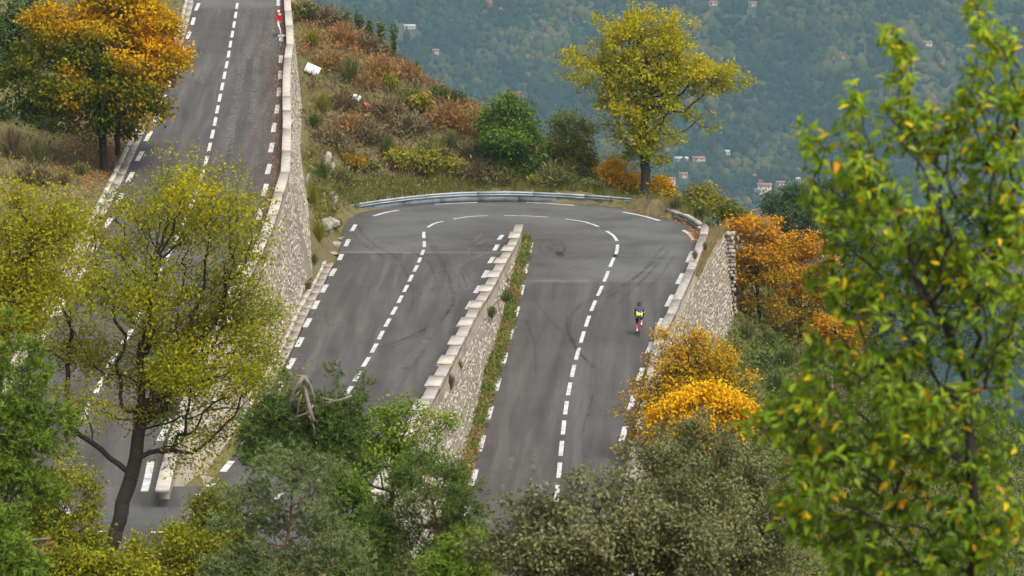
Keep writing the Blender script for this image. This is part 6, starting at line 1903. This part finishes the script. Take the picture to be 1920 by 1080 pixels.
# road works things beside the far parapet of the upper road
bq = LL.at(528.5, 68, 0.0)
root = thing('road_barrier', 'white roadworks barrier with red bands leaning against the parapet', 'barrier', bq, 0.05)
lean = np.array(Matrix.Rotation(math.radians(-16), 3, 'Y'))
tl = lambda x, z, y=0: tuple(np.array([x * 0 + y * 0, 0, 0]) + lean @ np.array([0, x, z]) + np.array([y, 0, 0]))
for x in (-0.55, 0.55):
    MB().tube([tl(x, 0.03), tl(x, 1.1)], [0.045, 0.045], 8).build('leg', M['white'], root)
for z, mt in ((1.02, 'red'), (0.78, 'white'), (0.52, 'red')):
    MB().box(lean @ np.array([0.0, 0, z]), (0.04, 1.25, 0.2), lean).build('board', M[mt], root)
MB().box((0.0, -0.45, 0.04), (0.6, 0.25, 0.08)).build('foot', M['white'], root)
MB().box((0.0, 0.45, 0.04), (0.6, 0.25, 0.08)).build('foot', M['white'], root)
cq = LL.at(522.5, 33, 0.0)
for k, (dx, dy, tilt, lab) in enumerate([(0, 0, 0.0, 'red traffic cone with white collar standing beside the parapet'), (0.12, -1.7, 0.42, 'tilted red traffic cone propped on the white barrier')]):
    root = thing('traffic_cone', lab, 'traffic cone', (cq[0] + dx, cq[1] + dy, float(LL.z(cq[1] + dy)) + 0.02 + (0.12 if tilt else 0)), 0.4)
    root.rotation_euler = (tilt, 0.1 * k, 0.4)
    root['group'] = 'red traffic cones by the parapet'
    MB().box((0, 0, 0.025), (0.42, 0.42, 0.05)).build('base', M['red'], root)
    MB().tube([(0, 0, 0.05), (0, 0, 0.38)], [0.165, 0.105], 16, False).build('cone_body', M['red'], root, True)
    MB().tube([(0, 0, 0.38), (0, 0, 0.55)], [0.107, 0.072], 16, False).build('white_collar', M['white'], root, True)
    MB().tube([(0, 0, 0.55), (0, 0, 0.76)], [0.07, 0.032], 16).build('cone_tip', M['red'], root, True)

# temporary warning sign on the inside of the left road
sq = LL.at(407, 612, 0.0)
root = thing('warning_sign', 'yellow triangular road sign with orange border and two black converging lines', 'road sign', sq, 0.0)
M['signyellow'] = plain('sign_yellow', (0.80, 0.50, 0.01), 0.4, 0.05, 3)
M['signorange'] = plain('sign_orange', (0.75, 0.18, 0.01), 0.4, 0.08, 3)
M['black'] = plain('black_paint', (0.02, 0.02, 0.02), 0.5, 0.1, 5)
def tri_plate(wd, h, z0, y, th, rnd=0.06):
    pts = []
    cor = [(-wd / 2, 0), (wd / 2, 0), (0, h)]
    for i in range(3):
        p0, p1, p2 = np.array(cor[i - 1]), np.array(cor[i]), np.array(cor[(i + 1) % 3])
        a, b = p1 + unit(p0 - p1) * rnd, p1 + unit(p2 - p1) * rnd
        for u_ in np.linspace(0, 1, 4): pts.append((1 - u_) ** 2 * a + 2 * u_ * (1 - u_) * p1 + u_ ** 2 * b)
    n = len(pts)
    V = [(q[0], y, z0 + q[1]) for q in pts] + [(q[0], y + th, z0 + q[1]) for q in pts]
    return V, n
def plate(name, wd, h, z0, y, th, mat):
    V, n = tri_plate(wd, h, z0, y, th)
    me = bpy.data.meshes.new(name)
    me.from_pydata(V, [], [list(range(n)), list(range(n, 2 * n))[::-1]] + [[i, n + i, n + (i + 1) % n, (i + 1) % n] for i in range(n)])
    link(name, me, mat, root)
plate('border_plate', 0.66, 0.58, 0.16, 0.0, 0.02, M['signorange'])
plate('face_plate', 0.50, 0.43, 0.205, -0.006, 0.005, M['signyellow'])
for sgn in (-1, 1):
    P_ = [(sgn * x, -0.012, z) for x, z in [(0.125, 0.235), (0.115, 0.30), (0.06, 0.37), (0.045, 0.43), (0.04, 0.50)]]
    MB().tube(P_, [0.018] * 5, 6).build('black_line', M['black'], root)
for sgn in (-1, 1):
    MB().tube([(sgn * 0.2, 0.0, 0.0), (sgn * 0.17, 0.01, 0.2)], [0.014, 0.014], 6).build('stand_leg', M['steel_dull'], root)
MB().tube([(0, 0.32, 0.0), (0, 0.03, 0.5)], [0.014, 0.014], 6).build('stand_leg', M['steel_dull'], root)
MB().box((0, -0.01, 0.10), (0.46, 0.012, 0.10)).build('lower_panel', M['signyellow'], root)

# ------------------------------------------------------------------ houses and woods on the far mountainside
M['roof'] = plain('roof_tile', (0.28, 0.12, 0.08), 0.9, 0.2, 0.5)
M['render'] = plain('house_render', (0.50, 0.40, 0.33), 0.9, 0.08, 0.3)
M['whitehouse'] = plain('white_render', (0.46, 0.44, 0.41), 0.9, 0.06, 0.3)
M['pane'] = plain('dark_window', (0.03, 0.035, 0.04), 0.2, 0.1, 1)


def house(label, px, py, w, d, h, wallm, roofm, rot=0.0, rise=2.0, wins=((-.25, .7), (.25, .7)), door=True, cat='house'):
    q = mhit(px, py)
    if not label.startswith('pink rendered'): w, d, h = w * 0.7, d * 0.8, h * 0.8
    root = thing('house', label, cat, q, rot)
    MB().box((0, 0, h / 2 - 1), (w, d, h + 2)).build('wall', wallm, root)
    e = 0.5
    V = np.array([[-w / 2 - e, -d / 2 - e, h], [w / 2 + e, -d / 2 - e, h], [w / 2 + e, d / 2 + e, h], [-w / 2 - e, d / 2 + e, h], [-w / 2 - e, 0, h + rise], [w / 2 + e, 0, h + rise]])
    mb = MB().add(V, [[0, 1, 5, 4], [2, 3, 4, 5], [3, 2, 1, 0]], [[0, 4, 3], [1, 2, 5]])
    mb.build('roof', roofm, root)
    for fx, fz in wins:
        MB().box((fx * w, -d / 2 - 0.03, fz * h), (1.1, 0.12, 1.4)).build('window', M['pane'], root)
    if door:
        MB().box((-0.3 * w, -d / 2 - 0.03, 1.1), (1.2, 0.12, 2.2)).build('door', M['pane'], root)
    return root
HO = house('pink rendered house with tiled roof in the valley right of the lone tree', 1433, 362, 12.5, 9, 6.4, M['render'], M['roof'], -0.12, 2.4, ((-.22, .78), (.12, .78), (-.05, .28), (.32, .78)))
MB().box((-7.4, -1, 1.6), (3.0, 4, 3.2)).build('annex', M['whitehouse'], HO)
MB().box((-7.4, -1, 3.3), (3.4, 4.4, 0.2)).build('annex_roof', M['whitehouse'], HO)
MB().box((0.5, -6.2, -1.6), (9, 3.5, 3.6)).build('terrace', M['render'], HO)
for a_ in [('long low house with red roof below the far woods', 1310, 303, 16, 7, 3.0, M['render'], M['roof'], 0.1),
           ('white roofed low building left of the long red roof', 1277, 303, 18, 8, 2.6, M['whitehouse'], M['whitehouse'], -0.25),
           ('small white house alone in the woods right of the red roof', 1363, 291, 8, 6, 2.4, M['whitehouse'], M['whitehouse'], 0.0),
           ('little white house above the pink house', 1415, 337, 5, 5, 3.2, M['whitehouse'], M['roof'], 0.2),
           ('pale sheds right of the pink house', 1462, 348, 12, 5, 2.2, M['whitehouse'], M['roof'], 0.1),
           ('white shed and dark roof far right of the pink house', 1497, 342, 6, 5, 2.8, M['whitehouse'], M['whitehouse'], 0.0),
           ('cream house half hidden behind the bush by the tall tree', 1281, 334, 10, 7, 3.6, M['render'], M['roof'], 0.1),
           ('pink house at the valley edge beside the golden bush', 1258, 352, 9, 8, 9.0, M['render'], M['roof'], 0.3),
           ('lone red roofed house high in the woods left of the tall tree', 817, 101, 9, 7, 3.0, M['render'], M['roof'], 0.0),
           ('pale house high in the woods between the near leaf sprays', 1738, 86, 13, 8, 3.4, M['render'], M['roof'], 0.1),
           ('pale buildings along the clearing at the upper left of the woods', 768, 53, 16, 6, 2.4, M['whitehouse'], M['whitehouse'], 0.1),
           ('white house at the top edge of the woods right of the tall tree', 1411, 11, 11, 7, 2.8, M['whitehouse'], M['roof'], 0.0),
           ('pale house at the top of the woods left of the white one', 1337, 10, 12, 7, 2.6, M['render'], M['roof'], 0.1)]:
    house(*a_)

# woods: thousands of crowns that read as one mass
def crowns(name, label, X, Y, Z, R, tint, mat, r, lev=1):
    bm = bmesh.new(); bmesh.ops.create_icosphere(bm, subdivisions=lev, radius=1.0)
    bv = np.array([v.co[:] for v in bm.verts]); bf = np.array([[v.index for v in f.verts] for f in bm.faces]); bm.free()
    n, k = len(X), len(bv)
    sc = 1 + r.normal(0, 0.20, (n, k))
    an = r.uniform(0, 6.28, n)
    V = bv[None] * sc[:, :, None]
    ca, sa = np.cos(an)[:, None], np.sin(an)[:, None]
    V = np.stack([V[..., 0] * ca - V[..., 1] * sa, V[..., 0] * sa + V[..., 1] * ca, V[..., 2]], -1)
    hgt = r.uniform(0.8, 1.5, n)
    V = V * R[:, None, None] * np.stack([np.ones(n), np.ones(n), hgt], 1)[:, None]
    V += np.stack([X, Y, Z + R * hgt * 0.6], 1)[:, None]
    F = (np.arange(n)[:, None, None] * k + bf[None]).reshape(-1, 3)
    me = mesh(name, V.reshape(-1, 3), F, {'tint': np.clip(np.repeat(tint, len(bf)) + r.normal(0, 0.05, n * len(bf)), 0, 1)})
    return tag(link(name, me, mat), label, None, kind='stuff')


m = leafmat('far_woods', [(0.0, (0.006, 0.016, 0.010)), (0.3, (0.013, 0.030, 0.012)), (0.55, (0.032, 0.050, 0.013)), (0.75, (0.08, 0.088, 0.02)), (0.88, (0.12, 0.085, 0.03)), (0.93, (0.30, 0.15, 0.03)), (0.965, (0.33, 0.05, 0.045)), (1.0, (0.36, 0.05, 0.06))], 0.1, 0.9, 0.1)
M['woods'] = m
bump(m.node_tree, noise(m.node_tree, 0.9, 4, 0.7, objco(m.node_tree)), m.node_tree.nodes['Principled BSDF'], 1.0, 1.6)
r = np.random.default_rng(90)
n = 29000
Y = r.uniform(2500, 3420, n)
X = r.uniform(-0.168, 0.168, n) * Y
clear = fbm(X / 70 + 11, Y / 70 + 4, 61, 3)
sc_ = fbm(X / 130, Y / 60, 62, 3)
keep = (clear < 0.68) | (r.random(n) < 0.5)
for x_, y_, rr_ in [(1433, 362, 13), (1310, 303, 9), (1277, 303, 9), (1363, 291, 6), (1415, 337, 5), (1462, 348, 8), (1497, 342, 6), (1281, 334, 7), (1258, 352, 8), (817, 101, 6), (1738, 86, 8), (768, 53, 9), (1411, 11, 7), (1337, 10, 7)]:
    q = mhit(x_, y_)
    keep &= ~((np.abs(X - q[0]) < rr_) & (Y > q[1] - 17) & (Y < q[1] + 5))
X, Y, sc_ = X[keep], Y[keep], sc_[keep]
n = len(X)
dark = fbm(X / 45 + 31, Y / 45, 63, 4)
lowr = np.clip((2960 - Y) / 300, 0, 1) * np.clip((X + 60) / 160, 0, 1)
tint = 0.36 + 2.0 * (dark - 0.52) + 0.16 * lowr + r.normal(0, 0.12, n)
tint = np.clip(tint, 0.02, 0.82)
acc = r.random(n)
tint = np.where(acc < 0.004, r.uniform(0.84, 0.93, n), tint)
rz_ = (fbm(X / 25, Y / 25, 65, 2) > 0.78) & (r.random(n) < 0.05)
tint = np.where(rz_, r.uniform(0.92, 1.0, n), tint)
R = np.where(r.random(n) < 0.12, r.uniform(4.2, 6.6, n), r.uniform(2.1, 4.8, n)) * (0.8 + 0.5 * dark)
crowns('far_woods', 'mixed woods covering the hazy mountainside across the valley', X, Y, mz(X, Y), R, tint, M['woods'], r, 0)
# steeper, nearer woods below the bend on the right, in front of the valley floor
n = 2600
Ys_ = r.uniform(300, 800, n); Xs = r.uniform(0.04, 0.20, n) * Ys_
crowns('valley_woods', 'dark woods on the lower slope beyond the orange trees', Xs, Ys_, mz(Xs, Ys_), r.uniform(1.6, 3.2, n), np.clip(r.normal(0.3, 0.16, n), 0, .8), M['woods'], r, 0)
n = 8500
Ys_ = 800 + 1720 * r.random(n) ** 0.75; Xs = r.uniform(0.045, 0.185, n) * Ys_
dk = fbm(Xs / 60, Ys_ / 90, 67, 3)
crowns('valley_woods', 'hazy woods on the valley floor seen between the near leaves', Xs, Ys_, mz(Xs, Ys_), r.uniform(2.8, 5.2, n), np.clip(0.34 + 1.3 * (dk - .5) + r.normal(0, 0.12, n), 0, .82), M['woods'], r, 0)
# two dark pines standing out in the middle distance
for lab, tr, lb, Y, sd_ in [('broad dark pine in the middle distance below the pink house, left one', [(1475, 560), (1478, 420)], [(1455, 375, 30, 14), (1490, 362, 34, 14), (1520, 380, 28, 14), (1475, 395, 40, 14), (1515, 400, 36, 14)], 420, 70), ('broad dark pine in the middle distance behind the near leaves, right one', [(1560, 560), (1560, 420)], [(1550, 355, 34, 14), (1590, 345, 34, 14), (1570, 375, 44, 14), (1620, 365, 40, 16), (1600, 395, 44, 16)], 430, 71)]:
    tree('pine_tree', lab, 'pine tree', M['darkgreen'], M['bark'], Y, tr, lb, nA=240, step=0.6, leaf=0.32, per=12, sig=0.5, base_r=0.2, tip=0.02, seed=sd_, root_ground=False)
q0, q1 = mhit(1430, 372), mhit(1420, 398)

# ------------------------------------------------------------------ cyclist and bicycle
bq = RL.at(1198.5, 631, 0.0)
yaw = math.radians(-2.0)   # riding away, slightly to the right
M['tyre'] = plain('tyre_rubber_black', (0.02, 0.02, 0.02), 0.7, 0.2, 20)
M['bikered'] = plain('bike_red', (0.62, 0.03, 0.02), 0.35, 0.08, 6)
M['alloy'] = plain('bike_alloy', (0.35, 0.36, 0.37), 0.35, 0.1, 8, metal=0.8)
slope = math.atan2(float(RL.z(bq[1] + 1) - RL.z(bq[1])), 1.0)
bike = thing('bicycle', 'red racing bicycle ridden away up the lower leg near the right wall', 'bicycle', bq, yaw)
bike.rotation_euler = (slope, 0, yaw)
def ring(R, rt, c, k=28, kk=6):
    V, Q = [], []
    for i in range(k):
        a = 2 * PI * i / k
        for j in range(kk):
            b = 2 * PI * j / kk
            V.append((c[0] + rt * math.sin(b), c[1] + (R + rt * math.cos(b)) * math.cos(a), c[2] + (R + rt * math.cos(b)) * math.sin(a)))
            Q.append([i * kk + j, ((i + 1) % k) * kk + j, ((i + 1) % k) * kk + (j + 1) % kk, i * kk + (j + 1) % kk])
    return V, Q
for yw in (0.0, 1.0):
    V, Q = ring(0.325, 0.0135, (0, yw, 0.34)); w_ = MB().add(V, Q).build('wheel', M['tyre'], bike, True)
    V, Q = ring(0.305, 0.010, (0, yw, 0.34)); MB().add(V, Q).build('rim', M['alloy'], w_, True)
    mb = MB()
    for k in range(16):
        a = 2 * PI * k / 16
        mb.tube([(0.018 * (-1) ** k, yw, 0.34), (0, yw + 0.30 * math.cos(a), 0.34 + 0.30 * math.sin(a))], [0.0015, 0.0015], 4, False)
    mb.build('spokes', M['alloy'], w_)
fr = MB()
bb, seat_t, head_t, head_b = (0, 0.42, 0.28), (0, 0.26, 0.78), (0, 0.86, 0.86), (0, 0.90, 0.70)
for a, b, r_ in [(bb, seat_t, 0.018), (seat_t, head_t, 0.016), (bb, head_b, 0.021), (head_t, head_b, 0.02), (bb, (0.06, 0, 0.34), 0.010), (bb, (-0.06, 0, 0.34), 0.010), (seat_t, (0.055, 0, 0.34), 0.009), (seat_t, (-0.055, 0, 0.34), 0.009)]:
    fr.tube([a, b], [r_, r_], 8)
fr.build('frame', M['bikered'], bike, True)
fk = MB()
for sx in (-0.05, 0.05): fk.tube([(sx * 0.6, 0.90, 0.70), (sx, 1.0, 0.34)], [0.014, 0.009], 8)
fk.build('fork', M['bikered'], bike, True)
MB().tube([seat_t, (0, 0.225, 0.93)], [0.014, 0.014], 8).build('seat_post', M['bikered'], bike, True)
sd_ = MB().tube([(0, 0.10, 0.955), (0, 0.16, 0.965), (0, 0.26, 0.955), (0, 0.38, 0.95)], [0.05, 0.07, 0.035, 0.02], 10)
sd_.v[0][:, 2] = 0.955 + (sd_.v[0][:, 2] - 0.955) * 0.45
sd_.build('saddle', M['black'], bike, True)
hb = MB().tube([head_t, (0, 0.96, 0.93)], [0.014, 0.014], 8).tube([(-0.21, 0.96, 0.93), (0.21, 0.96, 0.93)], [0.014, 0.014], 8)
for sx in (-1, 1): hb.tube([(sx * 0.21, 0.96, 0.93), (sx * 0.21, 1.05, 0.925), (sx * 0.21, 1.08, 0.86), (sx * 0.21, 1.0, 0.80), (sx * 0.21, 0.94, 0.80)], [0.014] * 5, 8)
hb.build('handlebar', M['black'], bike, True)
ck = MB().tube([(-0.07, 0.42, 0.28), (-0.09, 0.37, 0.12)], [0.012, 0.010], 6).tube([(0.07, 0.42, 0.28), (0.09, 0.47, 0.44)], [0.012, 0.010], 6).tube([(-0.08, 0.42, 0.28), (0.08, 0.42, 0.28)], [0.016, 0.016], 8)
ck.build('crank', M['alloy'], bike)
MB().box((-0.135, 0.37, 0.12), (0.09, 0.09, 0.02)).build('pedal', M['black'], bike)
MB().box((0.135, 0.47, 0.44), (0.09, 0.09, 0.02)).build('pedal', M['black'], bike)
V, Q = ring(0.09, 0.006, (0.055, 0.42, 0.28), 20, 4); MB().add(V, Q).build('chainring', M['alloy'], bike)
MB().box((0, 0.235, 0.80), (0.035, 0.03, 0.05)).build('rear_light', M['red'], bike)

# rider: one skin over a joint skeleton
J = {'pelvis': (0, 0.20, 1.02), 'spine': (0, 0.32, 1.20), 'chest': (0, 0.50, 1.37), 'neck': (0, 0.62, 1.46), 'headb': (0, 0.67, 1.52), 'headm': (0, 0.70, 1.61), 'headt': (0, 0.70, 1.69)}
rad = {'pelvis': .145, 'spine': .135, 'chest': .155, 'neck': .06, 'headb': .075, 'headm': .10, 'headt': .075}
E = [('pelvis', 'spine'), ('spine', 'chest'), ('chest', 'neck'), ('neck', 'headb'), ('headb', 'headm'), ('headm', 'headt')]
knee = {-1: (-0.12, 0.62, 0.56), 1: (0.12, 0.66, 0.82)}
ank = {-1: (-0.115, 0.33, 0.21), 1: (0.115, 0.43, 0.53)}
toe = {-1: (-0.125, 0.47, 0.145), 1: (0.125, 0.57, 0.475)}
for s_, n_ in ((1, 'r'), (-1, 'l')):
    J['hip' + n_] = (0.10 * s_, 0.24, 0.97); rad['hip' + n_] = .095
    J['thigh' + n_] = tuple(np.array(J['hip' + n_]) * 0.5 + np.array(knee[s_]) * 0.5); rad['thigh' + n_] = .082
    J['knee' + n_] = knee[s_]; rad['knee' + n_] = .058
    J['calf' + n_] = tuple(np.array(knee[s_]) * 0.68 + np.array(ank[s_]) * 0.32); rad['calf' + n_] = .056
    J['ank' + n_] = ank[s_]; rad['ank' + n_] = .036
    J['heel' + n_] = tuple(np.array(ank[s_]) + np.array([0, -0.045, -0.05])); rad['heel' + n_] = .034
    J['toe' + n_] = toe[s_]; rad['toe' + n_] = .032
    J['sho' + n_] = (0.185 * s_, 0.55, 1.40); rad['sho' + n_] = .072
    el = (0.27 * s_, 0.68, 1.13) if s_ > 0 else (-0.25, 0.72, 1.14)
    J['elb' + n_] = el; rad['elb' + n_] = .046
    J['wri' + n_] = (0.225 * s_, 0.95, 1.0); rad['wri' + n_] = .031
    J['palm' + n_] = (0.215 * s_, 1.02, 0.965); rad['palm' + n_] = .034
    E += [('pelvis', 'hip' + n_), ('hip' + n_, 'thigh' + n_), ('thigh' + n_, 'knee' + n_), ('knee' + n_, 'calf' + n_), ('calf' + n_, 'ank' + n_), ('ank' + n_, 'heel' + n_), ('ank' + n_, 'toe' + n_), ('chest', 'sho' + n_), ('sho' + n_, 'elb' + n_), ('elb' + n_, 'wri' + n_), ('wri' + n_, 'palm' + n_)]
    for k in range(4):
        f0 = (0.215 * s_ + (k - 1.5) * 0.018, 1.055, 0.955); f1 = (f0[0], 1.085, 0.925 - 0.003 * abs(k - 1)); f2 = (f0[0], 1.07, 0.90)
        for q_, p_ in enumerate((f0, f1, f2)):
            J['f%s%d%d' % (n_, k, q_)] = p_; rad['f%s%d%d' % (n_, k, q_)] = .0095
        E += [('palm' + n_, 'f%s%d0' % (n_, k)), ('f%s%d0' % (n_, k), 'f%s%d1' % (n_, k)), ('f%s%d1' % (n_, k), 'f%s%d2' % (n_, k))]
    J['t' + n_ + '0'] = (0.18 * s_, 1.0, 0.94); J['t' + n_ + '1'] = (0.185 * s_, 1.03, 0.905); rad['t' + n_ + '0'] = rad['t' + n_ + '1'] = .010
    E += [('wri' + n_, 't' + n_ + '0'), ('t' + n_ + '0', 't' + n_ + '1')]
names = list(J)
me = bpy.data.meshes.new('person')
me.from_pydata([J[n_] for n_ in names], [(names.index(a), names.index(b)) for a, b in E], [])
tmp = link('person', me)
sm = tmp.modifiers.new('skin', 'SKIN')
for i, n_ in enumerate(names):
    v = me.skin_vertices[0].data[i]
    v.radius = (rad[n_], rad[n_])
    v.use_root = n_ == 'pelvis'
sb = tmp.modifiers.new('sub', 'SUBSURF'); sb.levels = 1; sb.render_levels = 1
dg = bpy.context.evaluated_depsgraph_get()
body = bpy.data.meshes.new_from_object(tmp.evaluated_get(dg))
bpy.data.objects.remove(tmp)
M['skin'] = plain('skin', (0.52, 0.30, 0.22), 0.55, 0.06, 8)
M['navy'] = plain('jersey_blue', (0.022, 0.048, 0.11), 0.75, 0.15, 10)
M['hiviz'] = plain('jersey_yellow', (0.75, 0.80, 0.05), 0.7, 0.08, 10)
M['lycra'] = plain('black_lycra', (0.015, 0.015, 0.022), 0.6, 0.2, 10)
M['sock'] = plain('white_sock', (0.75, 0.74, 0.72), 0.8, 0.05, 10)
body.materials.clear()
for k in ('skin', 'navy', 'hiviz', 'lycra', 'sock', 'black'): body.materials.append(M[k])
nm = {n_: i for i, n_ in enumerate(names)}
JJ = np.array([J[n_] for n_ in names])
mi = []
for pl in body.polygons:
    c = np.array(pl.center)
    best, bi, bt = 9, 0, 0
    for k, (a, b) in enumerate(E):
        A_, B_ = np.array(J[a]), np.array(J[b])
        u_ = np.clip((c - A_) @ (B_ - A_) / ((B_ - A_) @ (B_ - A_)), 0, 1)
        dd_ = np.linalg.norm(c - A_ - u_ * (B_ - A_)) - 0.5 * (rad[a] * (1 - u_) + rad[b] * u_)
        if dd_ < best: best, bi, bt = dd_, k, u_
    a, b = E[bi]
    if a in ('pelvis', 'spine', 'chest') and b in ('spine', 'chest', 'neck'): k = 1 if c[2] > 1.27 else (2 if c[2] > 1.09 else 3)
    elif b.startswith('sho'): k = 1
    elif a.startswith('sho'): k = 1 if bt < 0.55 else (2 if bt < 0.8 else 3)
    elif a.startswith('elb'): k = 3
    elif b.startswith('hip') or a.startswith('hip'): k = 3
    elif a.startswith('thigh'): k = 3 if bt < 0.6 else 0
    elif a.startswith('knee') : k = 0
    elif a.startswith('calf'): k = 0 if bt < 0.45 else 4
    elif a.startswith('ank'): k = 5
    else: k = 0
    mi.append(k)
body.polygons.foreach_set('material_index', np.array(mi, np.int32))
body.polygons.foreach_set('use_smooth', np.ones(len(mi), bool))
ps = tag(link('person', body), 'cyclist seen from behind in blue and yellow jersey and black shorts', 'person')
ps.location = bq; ps.rotation_euler = (slope, 0, yaw)
# helmet and a simple face
hm = MB()
V, Q = [], []
for i in range(7):
    ph = PI * 0.5 * i / 6
    for j in range(16):
        a = 2 * PI * j / 16
        V.append((0.105 * math.cos(a) * math.cos(ph), 0.685 + 0.14 * math.sin(a) * math.cos(ph), 1.585 + 0.045 * math.sin(a) + 0.15 * math.sin(ph)))
Q = [[i * 16 + j, i * 16 + (j + 1) % 16, (i + 1) * 16 + (j + 1) % 16, (i + 1) * 16 + j] for i in range(6) for j in range(16)]
h_ = hm.add(V, Q).build('helmet', M['black'], ps, True)
vt = MB()
for sx in (-0.05, 0, 0.05): vt.tube([(sx, 0.60, 1.675), (sx, 0.69, 1.735), (sx, 0.78, 1.71)], [0.009] * 3, 5)
vt.build('helmet_rib', M['lycra'], ps, True)
MB().tube([(0, 0.795, 1.60), (0, 0.815, 1.575)], [0.012, 0.018], 6).build('nose', M['skin'], ps, True)
for sx in (-0.036, 0.036): MB().tube([(sx, 0.775, 1.605), (sx, 0.785, 1.605)], [0.014, 0.012], 6).build('eye', M['black'], ps, True)
for sx in (-0.1, 0.1): MB().tube([(sx, 0.69, 1.61), (sx * 1.12, 0.685, 1.60)], [0.026, 0.02], 6).build('ear', M['skin'], ps, True)
MB().box((0, 0.785, 1.545), (0.05, 0.012, 0.012)).build('mouth', M['pinkred'], ps)
